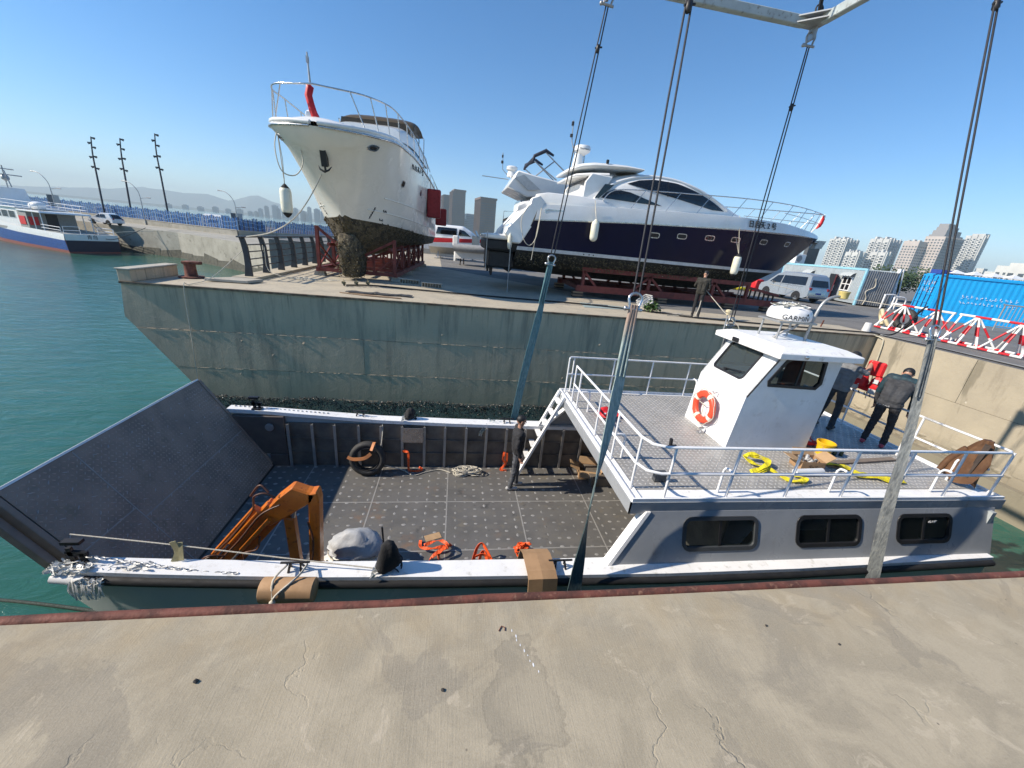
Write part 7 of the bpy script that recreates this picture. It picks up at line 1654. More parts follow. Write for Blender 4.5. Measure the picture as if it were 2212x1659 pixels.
# flags
def flag(name, label, pts, w_, seed):
    b = MB(); secs = []; n_ = len(pts)
    for i, p in enumerate(pts):
        f = i/(n_-1); ww_ = w_*interp([(0, .35), (.15, .8), (.5, .75), (.85, 1), (1, .3)], f)[0]; secs.append([Vector(p)+Vector((ww_*cos(a)*(1+.3*sin(3*a+f*5+seed)), ww_*.7*sin(a)*(1+.3*sin(4*a+f*7)), 0)) for a in [2*pi*k/16 for k in range(16)]])
    b.loft(secs, cu=True); return T(name, b, red_pvc, label, 'flag', smooth=60)
flag('rolled_flag', 'red flag wrapped round the flagstaff on the cream yacht bow', [(-4.86, 15.38, 6.22), (-4.8, 15.36, 6.12), (-4.84, 15.34, 5.9), (-4.78, 15.32, 5.7), (-4.70, 15.3, 5.45), (-4.60, 15.28, 5.2), (-4.55, 15.26, 5.1)], .13, 1)
flag('bow_flag', 'small red flag hanging at the bow rail of the navy yacht', [(18.95, 19.75, 4.95), (18.98, 19.73, 4.8), (18.95, 19.72, 4.6), (18.85, 19.7, 4.42), (18.75, 19.7, 4.3)], .1, 2)

# ---------------------------------------------------------------- right-hand yard
# conduit on the end wall, bucket
b = MB(); b.tube(spline([(17.3, 13.4, .02), (16.86, 13.25, .0), (16.85, 12.95, -.04), (16.84, 12.8, -.2), (16.84, 12.72, -1.2), (16.84, 12.62, -2.45)], 4), .02, 7); b.ell((16.83, 12.64, -2.2), .05, 8, 6)
T('wall_conduit', b, M('cream_conduit', (.55, .5, .38), .5), 'thin cream conduit running down the sunlit end wall', 'conduit', smooth=60)
b = MB(); b.lathe((17.5, 14.15, 0), [(.16, 0), (.12, .34), (.11, .36), (.001, .36)], 14); T('upturned_bucket', b, wp, 'upturned white bucket at the corner of the basin', 'bucket', smooth=40)
# barricade of red and white tubes
bar_w = M('barrier_white', (.78, .77, .75), .4, c2=(.68, .67, .64)); bar_r = M('barrier_red', (.55, .02, .03), .4, c2=(.45, .016, .025))
def striped(parent, nm, p, q, r, n_, first=0):
    p, q = Vector(p), Vector(q); b = MB()
    for k in range(n_): b.tube([p.lerp(q, k/n_), p.lerp(q, (k+1)/n_)], r, 9, mi=(k+first) % 2)
    b.build(nm, [bar_w, bar_r], parent, smooth=60)
pos = ('nearest the corner of the basin', 'second from the corner of the basin', 'in front of the grey mesh barrier', 'at the right edge beside the grey lifting sling')
for u in range(4):
    y1_, y0_ = 15.45-2.62*u, 12.9-2.62*u
    t = thing('barricade', 'red and white tubular barricade '+('at the corner of the basin beside the bucket', 'left of the grey lifting sling', 'right of the grey lifting sling', 'at the far right edge of the yard')[u], 'barricade', (19.8, (y0_+y1_)/2, 0), group='red and white barricades along the end wall')
    for x, nm in ((19.42, 'bottom_rail'), (20.25, 'bottom_rail')): striped(t, nm, (x, y0_+.04, .07), (x, y1_-.04, .07), .045, 8, 0)
    striped(t, 'top_rail', (19.82, y0_+.04, 1.14), (19.82, y1_-.04, 1.14), .045, 5, 0)
    for k in range(2):
        yc = y0_+.66+1.27*k
        for x in (19.42, 20.25):
            for dy in (-.6, 0, .6): striped(t, 'leg', (x, yc+dy, .1), (19.82, yc+dy*.06, 1.12), .035, 3, 0)
    for y in (y0_+.1, y1_-.1): striped(t, 'end_strut', (19.42, y, .1), (19.82, y, 1.12), .035, 3, 0); striped(t, 'cross_tie', (19.4, y, .06), (20.28, y, .06), .03, 3, 1)
b = MB(); b.tube(spline([(17.1, 13.1, .03), (17.15, 11, .05), (17.12, 8, .04), (17.2, 2, .04)], 5), .02, 6); T('edge_cable', b, black_rub, 'black cable lying along the top of the end wall', 'cable')
b = MB(); b.tube(spline([(17.2, 13.3, .04), (17.35, 10, .05), (17.3, 6, .05), (17.4, 2, .04)], 5), .016, 6); T('edge_cable', b, galv, 'grey cable lying along the end wall behind the black one', 'cable')
t = thing('yard_tyre', 'large black tyre standing behind the barricade', 'tyre', (20.75, 15.3, .5)); b = MB(); b.tube([Vector((20.75+.0*a, 15.3+.36*cos(a), .5+.36*sin(a))) for a in [2*pi*k/28 for k in range(28)]], .14, 10, closed=True); b.build('tread', tyre, t, smooth=60)
b = MB(); b.tube(spline([(20.4, 15.6, .1), (20.3, 15.9, .5), (20.35, 16.1, .75), (20.5, 16.2, .5), (20.4, 15.9, .1)], 5), .08, 8); T('cream_hose', b, M('cream_duct', (.6, .52, .33), .6), 'cream duct hose coiled beside the large tyre', 'hose', smooth=60)
# silver van
silver = M('silver_van_paint', (.40, .41, .42), .28, .55, c2=(.36, .37, .38), s=1, coat=.4)
def car(label, loc, rz, prof, W, wb, paint, wheel_r, sidewins, rear, cat='car', taper=.14, name='parked_car', group=None, lights=None):
    """prof: (x, z) outline of the body side; cabin tapers inwards above the waist"""
    t = thing(name, label, cat, loc, rz, group); hw = W/2; zw = max(p[1] for p in prof)*.56; zt_ = max(p[1] for p in prof)
    yw = lambda z: hw-(max(0, (z-zw)/(zt_-zw)))**1.2*taper*hw*1.6-.03*max(0, (.5-z))
    n_ = len(prof); b = MB(); secs = []
    for s in (1, .86, 0, -.86, -1):
        secs.append([Vector((x, s*(yw(z)-(.0 if abs(s) < 1 else .0)), z+(0.0 if abs(s) == 1 else (.05 if z > zw*1.2 else .0)))) for x, z in prof])
    b.loft(secs, cu=True, caps=True); b.build('body', paint, t, local=True, smooth=35, bevel=0)
    for s in (1, -1):
        for i, P in enumerate(sidewins):
            f = lambda u, v, d, s=s: Vector((u, s*(yw(v)+d), v)); MB().prism(P, f, -.01, .008).build('side_window', dark_glass, t, local=True)
    for P, x in rear:
        f = lambda u, v, d, x=x: Vector((x[0]+(x[1]-x[0])*(v-P[0][1])/max(.01, P[2][1]-P[0][1])+d, u, v)); MB().prism(P, f, -.02, .012 if x[0] > x[1] or True else 0).build('rear_window', dark_glass, t, local=True)
    for x in (0, wb):
        for s in (1, -1):
            Mr = Matrix.Rotation(radians(-90*s), 3, 'X'); b = MB(); b.lathe((x, s*(hw-.13), wheel_r), [(.001, -.08), (wheel_r*.8, -.08), (wheel_r, -.05), (wheel_r, .09), (wheel_r*.92, .13), (wheel_r*.66, .135), (wheel_r*.62, .1), (.001, .1)], 20, M=Mr); wt = b.build('wheel', tyre, t, local=True, smooth=40)
            b = MB(); b.lathe((x, s*(hw-.13), wheel_r), [(.001, .105), (wheel_r*.6, .11), (wheel_r*.6, .12), (wheel_r*.5, .115), (wheel_r*.2, .13), (.001, .135)], 20, M=Mr)
            b.build('rim', steel, wt, local=True, smooth=30)
            b = MB(); b.prism([(x+wheel_r*1.22*cos(a), wheel_r+wheel_r*1.22*sin(a)) for a in [pi*k/10 for k in range(11)]]+[(x-wheel_r*1.2, .25), (x+wheel_r*1.2, .25)], lambda u, v, d, s=s: Vector((u, s*(hw-.002+d), v)), -.2, .004); b.build('wheel_arch', black, t, local=True)
    for (x, y, z, sx, sy, sz, m, nm) in (lights or []):
        for s in (1, -1): b = MB(); b.box(x-sx, x+sx, s*y-sy, s*y+sy, z-sz, z+sz); b.build(nm, m, t, local=True, bevel=.015)
    return t
red_lamp = M('red_lamp', (.35, .01, .015), .2); plate_b = M('blue_plate', (.03, .07, .3), .5)
VP = [(-.95, .45), (-.97, .95), (-.9, 1.1), (-.72, 1.82), (-.5, 1.93), (.8, 1.98), (1.9, 1.92), (2.35, 1.75), (3.05, 1.12), (3.6, .95), (3.72, .7), (3.7, .35), (3.3, .28), (-.6, .30)]
van = car('silver people carrier van parked beside the corrugated cabin', (25.7, 25.95, 0), radians(91), VP, 1.75, 2.9, silver, .33,
    [[(-.55, 1.18), (1.62, 1.14), (1.62, 1.72), (-.42, 1.76)], [(1.72, 1.14), (2.78, 1.14), (2.25, 1.66), (1.72, 1.72)]],
    [([(-.72, 1.15), (.72, 1.15), (.62, 1.74), (-.62, 1.74)], (-.90, -.72))], cat='van', name='parked_van', lights=[(-.93, .74, .98, .06, .1, .09, red_lamp, 'tail_lamp'), (2.35, .95, 1.15, .05, .09, .07, silver, 'wing_mirror')])
b = MB(); b.box(-1.0, -.93, -.2, .2, .62, .74); b.build('number_plate', plate_b, van, local=True)
b = MB(); b.box(-1.02, -.9, -.85, .85, .35, .52); b.build('bumper', M('grey_bumper', (.22, .225, .23), .5), van, local=True, bevel=.03)
for s in (1, -1): b = MB(); b.box(.95, .965, s*.872-.004, s*.872+.004, .45, 1.14); b.box(1.66, 1.675, s*.872-.004, s*.872+.004, .45, 1.14); b.box(-.4, 1.6, s*.874-.004, s*.874+.004, 1.06, 1.08); b.build('door_gap', black, van, local=True, kind='stuff')
# corrugated cabin
def corr(b, p, q, z0, z1, pitch=.16, amp=.028, out=None, mi=0):
    p, q = Vector(p), Vector(q); d = q-p; l = d.length; d.normalize(); o = Vector((d.y, -d.x, 0)) if out is None else Vector(out); n_ = int(l/pitch); U = []
    for i in range(n_):
        for k, a in ((0, 0), (.25, 0), (.5, 1), (.75, 1)): U.append(p+d*(pitch*(i+k))+o*amp*a)
    U.append(q); vs = [u+Vector((0, 0, z0)) for u in U]+[u+Vector((0, 0, z1)) for u in U]; m = len(U)
    b.add(vs, [(i, i+1, m+i+1, m+i) for i in range(m-1)], mi)
corr_m = M('silver_corrugated', (.42, .47, .49), .45, .4, c2=(.32, .36, .38), s=1.2, c3=(.5, .55, .57), s3=6)
corr_shade = M('shaded_corrugated', (.26, .265, .27), .5, .4, c2=(.17, .175, .18), s=1.4, c3=(.12, .12, .12), s3=4)  # darker copy of the silver for the end wall, its shade put into the colour
cab_ = thing('container_cabin', 'silver corrugated cabin with a dark red door and barred windows behind the van', 'cabin', (31, 26.7, 0))
cu_ = Vector((cos(radians(76)), sin(radians(76)), 0)); cv_ = Vector((cu_.y, -cu_.x, 0)); c0 = Vector((31, 26.7, 0)); Hc = 2.75
b = MB(); corr(b, c0+cu_*11.5, c0, 0.1, Hc-.1); b.build('front_wall', corr_m, cab_, fix=False)
b = MB(); corr(b, c0, c0+cv_*2.3, 0.1, Hc-.1); b.build('end_wall', corr_shade, cab_, fix=False)
b = MB(); b.add([c0+Vector((0, 0, Hc-.1)), c0+cu_*11.5+Vector((0, 0, Hc-.1)), c0+cu_*11.5+cv_*2.3+Vector((0, 0, Hc-.1)), c0+cv_*2.3+Vector((0, 0, Hc-.1))], [(0, 1, 2, 3)]); b.add([c0+cv_*2.3, c0+cv_*2.3+cu_*11.5, c0+cv_*2.3+cu_*11.5+Vector((0, 0, Hc)), c0+cv_*2.3+Vector((0, 0, Hc))], [(0, 1, 2, 3)]); b.build('roof', corr_m, cab_, fix=False)
lb = M('light_blue_paint', (.28, .55, .66), .45)
fc = lambda u, v, d: c0+cu_*u-cv_*d+Vector((0, 0, v))
for pnl in ((-.03, .16, 0, Hc, lb, 'corner_post'), (11.4, 11.55, 0, Hc, lb, 'corner_post'), (.16, 11.4, Hc-.14, Hc+.02, lb, 'top_rail')):
    b = MB(); b.prism([(pnl[0], pnl[2]), (pnl[1], pnl[2]), (pnl[1], pnl[3]), (pnl[0], pnl[3])], fc, -.05, .05); b.build(pnl[5], pnl[4], cab_)
for (ua, ub, za, zb_, aw) in ((1.15, 2.2, .95, 2.05, 1), (6.3, 7.3, 1.2, 1.95, 1)):
    b = MB(); b.ring([(ua, za), (ub, za), (ub, zb_), (ua, zb_)], [(ua+.07, za+.07), (ub-.07, za+.07), (ub-.07, zb_-.07), (ua+.07, zb_-.07)], fc, .03, .09); wf = b.build('window', white_paint, cab_)
    MB().prism([(ua+.06, za+.06), (ub-.06, za+.06), (ub-.06, zb_-.06), (ua+.06, zb_-.06)], fc, .03, .045).build('pane', dark_glass, wf)
    b = MB(); b.prism([((ua+ub)/2-.03, za), ((ua+ub)/2+.03, za), ((ua+ub)/2+.03, zb_), ((ua+ub)/2-.03, zb_)], fc, .046, .085); b.build('glazing_bar', white_paint, wf)
    b = MB(); b.prism([(ua, lerp(za, zb_, .45)), (ub, lerp(za, zb_, .45)), (ub, lerp(za, zb_, .5)), (ua, lerp(za, zb_, .5))], fc, .046, .08); b.build('glazing_bar', white_paint, wf)
    secs = []; b = MB()
    for i in range(9):
        u = lerp(ua-.15, ub+.15, i/8); zz = .05*(i % 2); secs.append([fc(u, zb_+.32, .05), fc(u, zb_+.22, .25), fc(u, zb_+.02+zz, .42), fc(u, zb_+.03+zz, .42), fc(u, zb_+.24, .25), fc(u, zb_+.34, .05)])
    b.loft(secs, cu=True); b.build('awning', M('grey_awning', (.42, .45, .45), .6) if 'grey_awning' not in bpy.data.materials else bpy.data.materials['grey_awning'], cab_)
b = MB(); b.prism([(3.0, .1), (3.95, .1), (3.95, 2.15), (3.0, 2.15)], fc, .03, .04); b.build('doorway', black, cab_)
b = MB(); p = fc(3.0, 0, .06); dd = (-cv_*.6-cu_*.8).normalized(); b.bar(p+Vector((0, 0, 1.12)), p+dd*.95+Vector((0, 0, 1.12)), .05, 2.05, up=(0, 0, 1)); dr = b.build('door', M('dark_red_door', (.12, .012, .02), .5), cab_)
b = MB(); b.tube([p+dd*.8+Vector((.0, -.06, .8)), p+dd*.8+Vector((0, -.06, 1.3))], .02, 6); b.build('handle', white_paint, dr)
b = MB(); fe = lambda u, v, d: c0+cv_*u-cu_*d+Vector((0, 0, v)); b.tube(spline([fe(.5, .1, .06), fe(.6, .6, .06), fe(.4, 1.1, .06), fe(.9, 1.5, .06), fe(.75, 2.1, .06)], 5), .03, 6); b.build('hose_loop', rope_white, cab_, smooth=60)
# aircon box and second cabin beyond
t = thing('pale_cabin', 'pale blue cabin beyond the bow of the navy yacht', 'cabin', (36, 43, 0)); b = MB(); b.box(33.5, 42, 42.5, 45.5, 0, 2.9); b.build('body', M('pale_blue_panel', (.36, .45, .5), .5, c2=(.3, .38, .43)), t, bevel=.03)
scrawl('faded_print', t, Matrix.Translation((34.2, 42.49, 2.1)) @ Matrix.Rotation(radians(90), 4, 'X'), 5, .8, M('sign_blue', (.05, .28, .55), .5))
t = thing('cooling_unit', 'white air conditioner box on the pale blue cabin roof', 'air conditioner', (39.7, 42.6, 2.9)); b = MB(); b.box(39.1, 40.4, 42.5, 43.2, 2.9, 3.9); b.build('casing', white_paint, t, bevel=.03)
b = MB(); b.lathe((39.55, 42.49, 3.4), [(.001, 0), (.34, 0), (.36, .02), (.3, .03), (.28, .01), (.08, .015), (.001, .02)], 20, M=Matrix.Rotation(radians(90), 3, 'X')); b.build('fan_grille', M('grille_grey', (.3, .31, .32), .5), t)
b = MB(); b.box(40.5, 42, 42.7, 43.2, 2.9, 5.0); b.build('screen', M('dark_screen', (.08, .085, .09), .4), t)
# white post with ladder
t = thing('access_ladder', 'white post with a ladder leaning at the end of the corrugated cabin', 'ladder', (33.4, 26.3, 0)); b = MB(); b.bar((33.5, 26.3, 0), (33.3, 26.3, 2.95), .24, .12); b.build('post', white_paint, t)
for x in (34.0, 34.35): MB().bar((x+.15, 26.4, 0), (x-.35, 26.6, 3.0), .06, .06).build('stile', white_paint, t)
for k in range(9): b = MB(); z = .3+.3*k; x = 34.1-.165*k*.9; b.bar((x-.02, 26.42+.02*k, z), (x+.4, 26.42+.02*k, z), .04, .04); b.build('rung', white_paint, t)
b = MB(); b.tube(spline([(31.8, 25.4, .02), (31.8, 25.4, .9), (32.0, 25.5, 1.05), (32.9, 25.4, 1.0), (33.0, 25.4, .02)], 4), .05, 7); b.tube(spline([(32.2, 25.0, .02), (32.2, 25.0, .8), (32.4, 25.1, .95), (33.2, 25, .9), (33.3, 25, .02)], 4), .05, 7); T('pipe_barrier', b, white_paint, 'white bent pipe barriers standing before the shaded cabin end', 'barrier', smooth=60)
# blue container
A = Vector((30.5, 21.4, 0)); ud_ = Vector((cos(radians(-33)), sin(radians(-33)), 0)); vd_ = Vector((-ud_.y, ud_.x, 0))   # vd_: to the left in view
ct = thing('shipping_container', 'bright blue shipping container with faded white lettering behind the barricade', 'container', tuple(A)); bl = bounce; Hb = 2.75
b = MB(); corr(b, A+Vector((0, 0, 0)), A+ud_*13, .15, Hb-.1, .28, .012, out=-vd_*-1 if False else tuple(-vd_)); b.build('side_wall', bl, ct, fix=False)
b = MB(); b.prism([(0, 0), (13, 0), (13, Hb), (0, Hb)], lambda u, v, d: A+ud_*u+vd_*d+Vector((0, 0, v)), .06, 2.6); b.build('shell', bl, ct)
b = MB()
for k in range(46): u = .14+.28*k; b.prism([(u, Hb), (u+.16, Hb), (u+.16, Hb+.05), (u, Hb+.05)], lambda q, v, d: A+ud_*q+vd_*d+Vector((0, 0, v)), -.02, 2.6)
b.build('roof_rib', bl, ct, kind='stuff')
for (ua, ub, za, zb_) in ((-.02, .14, 0, Hb), (-.02, 13, 0, .15), (-.02, 13, Hb-.12, Hb)):
    b = MB(); b.prism([(ua, za), (ub, za), (ub, zb_), (ua, zb_)], lambda u, v, d: A+ud_*u+vd_*d+Vector((0, 0, v)), -.06, .05); b.build('corner_frame', bl, ct)
fd_ = lambda u, v, d: A+vd_*u-ud_*d+Vector((0, 0, v))
for k in range(2):
    u0 = .12+1.2*k; b = MB(); b.prism([(u0, .15), (u0+1.17, .15), (u0+1.17, Hb-.15), (u0, Hb-.15)], fd_, .0, .04); dr = b.build('door', bl, ct)
    for z in (.45, .95, 1.45, 1.95, 2.35): b = MB(); b.prism([(u0+.15, z), (u0+1.02, z), (u0+1.02, z+.12), (u0+.15, z+.12)], fd_, .04, .07); b.build('door_rib', bl, dr)
    for du in (.3, .85): b = MB(); b.tube([fd_(u0+du, .12, .09), fd_(u0+du, Hb-.1, .09)], .024, 7); b.build('lock_rod', M('rod_dark_blue', (.02, .06, .14), .5) if 'rod_dark_blue' not in bpy.data.materials else bpy.data.materials['rod_dark_blue'], dr)
Ms = Matrix((( ud_.x, 0, -vd_.x), (ud_.y, 0, -vd_.y), (0, 1, 0))).to_4x4()
for u, z, n__, sz in ((1.2, 1.55, 12, .2), (1.2, 1.22, 14, .17)): scrawl('faded_print', ct, Matrix.Translation(A+ud_*u-vd_*.05+Vector((0, 0, z))) @ Ms, n__, sz, print_white, seed=n__)
Md = Matrix(((-vd_.x, 0, -ud_.x), (-vd_.y, 0, -ud_.y), (0, 1, 0))).to_4x4()
for z in (2.18, 1.74): scrawl('faded_print', ct, Matrix.Translation(A+vd_*2.0-ud_*.06+Vector((0, 0, z))) @ Md, 5, .3, print_white, seed=int(z*10))
# things on the container roof
t = thing('roof_canopies', 'white canopies and blue crates stored on the blue container roof', 'canopy', tuple(A+ud_*1.5+vd_*1.2+Vector((0, 0, Hb))))
b = MB()
for k in range(4): c = A+ud_*(1.0+.9*k)+vd_*1.3+Vector((0, 0, Hb+.05)); b.add([c+Vector((-.6, -.3, .1)), c+Vector((.6, -.3, .12)), c+Vector((.5, .4, .1)), c+Vector((-.5, .4, .1)), c+Vector((0, 0, .34))], [(0, 1, 4), (1, 2, 4), (2, 3, 4), (3, 0, 4)])
b.build('canopy', white_paint, t, kind='stuff', fix=False)
b = MB(); c = A+ud_*.3+vd_*1.2; b.box(c.x-.5, c.x+.5, c.y-.3, c.y+.3, Hb+.05, Hb+.3); b.build('crate', M('roof_crate_blue', (.02, .06, .3), .5), t)
# grey mesh barrier
t = thing('crowd_barrier', 'grey steel crowd barrier standing in front of the blue container', 'barrier', (30.5, 17.6, 0)); p0_ = Vector((29.6, 17.4, 0)); p1_ = Vector((31.4, 15.9, 0))
b = MB(); b.tube(spline([p0_+Vector((0, 0, .05)), p0_+Vector((0, 0, 1.35)), p0_.lerp(p1_, .04)+Vector((0, 0, 1.45)), p1_+Vector((0, 0, 1.45))], 4), .035, 7); b.tube([p0_+Vector((0, 0, .3)), p1_+Vector((0, 0, .3))], .03, 7); b.build('frame', galv, t, smooth=60)
for k in range(1, 16): q = p0_.lerp(p1_, k/16); MB().tube([q+Vector((0, 0, .3)), q+Vector((0, 0, 1.43))], .014, 6).build('bar', galv, t)
# red containers near the van
t = thing('fuel_can', 'red plastic drum standing in front of the van', 'drum', (26.9, 32.6, 0)); b = MB(); b.box(26.5, 27.3, 32.2, 33.0, 0, 1.05); b.build('body', red_pvc, t, bevel=.08, smooth=40); b = MB(); b.lathe((26.75, 32.6, 1.05), [(.12, 0), (.12, .1), (.001, .11)], 10); b.build('cap', red_pvc, t)
b = MB(); rr = random.Random(7)
for k in range(10): a = rr.uniform(0, 6); c = Vector((25.2+rr.uniform(-.6, .6), 32.5+rr.uniform(-.5, .5), .08+.2*rr.random())); b.tube([c+Vector((.45*cos(a+i*.52), .3*sin(a+i*.52), .05*sin(i))) for i in range(12)], .05, 6, closed=True)
T('yellow_hose', b, yellow_web, 'heap of yellow hose on the ground left of the red drum', 'hose')
b = MB(); b.tube(spline([(23.5, 27.2, 1.0), (26.5, 25.0, .5), (28.6, 24.4, .55), (29.5, 22, .5)], 6), .02, 6); T('barrier_rope', b, rope_white, 'white rope strung low across the yard past the van', 'rope')
# dinghy with outboard behind the navy yacht's stern
t = thing('speed_boat', 'white and red cabin speedboat on a trailer behind the cream yacht', 'boat', (-2.5, 39.5, .55), radians(-6))
tb = [([(0, 1.15), (3, 1.2), (5, .85), (6.2, .1)], [(0, 1.25), (6.2, 1.6)]), ([(0, 1.2), (3, 1.25), (5, .85), (6.2, .08)], [(0, .85), (6.2, 1.3)]), ([(0, 1.1), (3, 1.12), (5, .6), (5.9, .03), (6.2, 0)], [(0, .5), (5, .6), (6.2, 1.2)]), ([(0, 0), (6.2, 0)], [(0, -.1), (4, -.1), (5.4, .25), (6.2, 1.15)])]
hullmesh('hull', t, 6.2, tb, 24, [gel, red_pvc, M('dirty_white_hull', (.42, .4, .36), .5)], [1, 0, 2])
b = MB(); b.loft([[Vector((x, s*w_, z)) for s in (-1, 1)] for x, w_, z in ((0, 1.1, 1.3), (3, 1.15, 1.42), (5, .8, 1.5), (6.1, .1, 1.6))], caps=False); b.build('deck', gel, t, local=True)
sb = Body([(.2, .9, 1.2, 2.35), (1.2, .98, 1.25, 2.5), (3.0, .95, 1.3, 2.5), (3.8, .85, 1.35, 2.1), (4.6, .65, 1.4, 1.5)], 5); sb.mesh('cabin', gel, t)
for s in (-1, 1): sb.patch('side_window', [(.6, 1.65), (.7, 2.25), (2.5, 2.25), (2.5, 1.65)], dark_glass, t, s, .015, 14); sb.patch('side_window', [(2.65, 1.65), (2.7, 2.2), (3.2, 2.1), (3.8, 1.65)], dark_glass, t, s, .015, 14)
tubes('aerial', t, [[(.6, 0, 2.4), (.6, 0, 4.4)], [(.8, .3, 2.4), (.8, .3, 3.0)]], .03, galv); tubes('bow_rail', t, [spline([(4.6, .7, 1.6), (4.8, .7, 2.0), (5.9, .2, 2.1), (6.2, 0, 2.1), (5.9, -.2, 2.1), (4.8, -.7, 2.0), (4.6, -.7, 1.6)], 4)], .025)
b = MB()
for x in (.8, 2.4, 4.0):
    for s in (-1, 1): b.bar((x, s*.8, -.5), (x, s*.5, .1), .08, .08); b.bar((x-.3, s*.8, -.5), (x+.3, s*.8, -.5), .06, .06)
b.bar((.5, .0, -.3), (4.5, 0, -.3), .1, .1); b.build('trailer', galv, t, local=True, kind='stuff')
t = thing('rib_boat', 'grey inflatable dinghy with an outboard beside the navy yacht stern', 'dinghy', (1.2, 33, .7), radians(-15))
b = MB(); b.tube(spline([(-1.3, -.8, .6), (1, -.8, .65), (2.2, -.5, .85), (2.7, 0, .95), (2.2, .5, .85), (1, .8, .65), (-1.3, .8, .6)], 5), .3, 12); b.build('tube', M('grey_hypalon', (.28, .29, .3), .6), t, local=True, smooth=60); b = MB(); b.prism([(-1.2, .4), (2.4, .6), (1.6, -.1), (-1.2, -.2)], lambda u, v, d: Vector((u, d, v)), -.7, .7); b.build('hull', gel, t, local=True)
b = MB(); b.box(.0, .5, -.3, .3, .6, 1.6); b.add([(.5, -.35, 1.4), (.5, .35, 1.4), (.2, .3, 2.0), (.2, -.3, 2.0)], [(0, 1, 2, 3)]); b.build('console', M('smoked_screen', (.2, .24, .27), .2), t, local=True, fix=False); b = MB(); b.box(-1.6, -1.15, -.22, .22, .7, 1.5); b.box(-1.5, -1.3, -.08, .08, -.5, .7); b.build('outboard', gel, t, local=True, bevel=.06)
b = MB(); 
for x in (-.8, 1.2):
    for s in (-1, 1): b.bar((x, s*.6, -.7), (x, s*.4, 0), .08, .08)
b.build('stand', wood_dark, t, local=True, kind='stuff')

# ---------------------------------------------------------------- breakwater traffic and the ferry
def lamp(label, x, y, h_, ban=True):
    t = thing('street_lamp', label, 'street lamp', (x, y, -.95), group='street lamps on the breakwater'); b = MB()
    b.tube(spline([(x, y, -.95), (x, y, h_*.55), (x-.1, y, h_*.8), (x-.5, y, h_*.95), (x-1.2, y+.2, h_*1.06), (x-2.0, y+.4, h_*1.1)], 5), [.075]*6+[.05]*20, 8); b.build('pole', galv, t, smooth=60)
    b = MB(); b.tube([(x-1.8, y+.35, h_*1.09), (x-2.5, y+.5, h_*1.1)], [.06, .09], 7); b.build('lamp_head', galv, t, smooth=60)
    b = MB(); b.tube([(x, y, h_*.62), (x+1.0, y, h_*.66)], .04, 6); b.tube([(x+.9, y, h_*.66), (x+1.5, y, h_*.66)], .08, 7); b.build('side_lamp', galv, t, smooth=60)
    if ban:
        for s, m in ((-1, M('banner_dark', (.08, .1, .12), .6) if 'banner_dark' not in bpy.data.materials else bpy.data.materials['banner_dark']), (1, M('banner_grey', (.4, .42, .42), .6) if 'banner_grey' not in bpy.data.materials else bpy.data.materials['banner_grey'])): b = MB(); b.box(x+s*.12 if s > 0 else x-.85, x+.85 if s > 0 else x-.12, y-.02, y+.02, .5, h_*.45); b.build('banner', m, t)
lamp('street lamp with banners behind the blue fence, nearest the ferry', -65.4, 78.6, 5.0); lamp('street lamp between the two tall leaning poles on the breakwater', -51, 76.2, 4.9, False); lamp('street lamp with banners nearest the bow of the cream yacht', -35.7, 73.6, 4.9)
dk = M('mast_dark', (.015, .02, .03), .5)
for k, (x, y, z1, lx) in enumerate(((-59, 79.2, 11.8, 1.5), (-54.4, 78.4, 12.0, 1.3), (-48.2, 77.5, 13.2, 1.6))):
    t = thing('light_mast', ('tall leaning floodlight mast closest to the ferry', 'tall leaning floodlight mast in the middle of the three', 'tallest leaning floodlight mast, nearest the cream yacht')[k], 'mast', (x, y, -.95), group='leaning floodlight masts')
    P = [Vector((x, y, -.95)), Vector((x-lx*.62, y+1.7, z1*.5)), Vector((x-lx, y+2.7, z1*.78)), Vector((x-lx*1.0, y+3.2, z1))]; b = MB(); b.tube(spline(P, 4), [.15-.006*i for i in range(13)], 8); b.build('pole', dk, t, smooth=60)
    for f, s in ((.45, 1), (.47, -1), (.62, -1), (.63, 1), (.8, 1), (.88, -1), (.98, 1)):
        i = min(2, int(f*3)); q = P[i].lerp(P[i+1], f*3-i); b = MB(); b.box(q.x+s*.3-.2, q.x+s*.3+.2, q.y-.15, q.y+.15, q.z-.1, q.z+.1); b.tube([q, q+Vector((s*.5, 0, -.2))], .06, 6); b.build('floodlight', dk, t)
wcar = M('white_car_paint', (.72, .73, .74), .25, coat=.4)
CP = [(-.72, .35), (-.75, .8), (-.55, 1.0), (-.2, 1.42), (.4, 1.5), (1.2, 1.46), (2.05, 1.0), (2.85, .82), (3.0, .6), (2.95, .3), (-.4, .28)]
car('white hatchback parked on the breakwater in front of the blue fence', (-47.4, 64.9, -.95), radians(166), CP, 1.6, 2.3, wcar, .3,
    [[(.35, .98), (1.12, .98), (1.08, 1.34), (.45, 1.36)], [(1.2, .98), (1.9, .98), (1.3, 1.34), (1.2, 1.36)]], [([(-.6, .9), (.6, .9), (.5, 1.38), (-.5, 1.38)], (-.70, -.3))], lights=[(-.72, .6, .82, .05, .1, .08, red_lamp, 'tail_lamp')])
SUV = [(-.8, .45), (-.82, 1.0), (-.6, 1.65), (1.9, 1.7), (2.6, 1.1), (3.4, .95), (3.5, .4), (-.5, .35)]
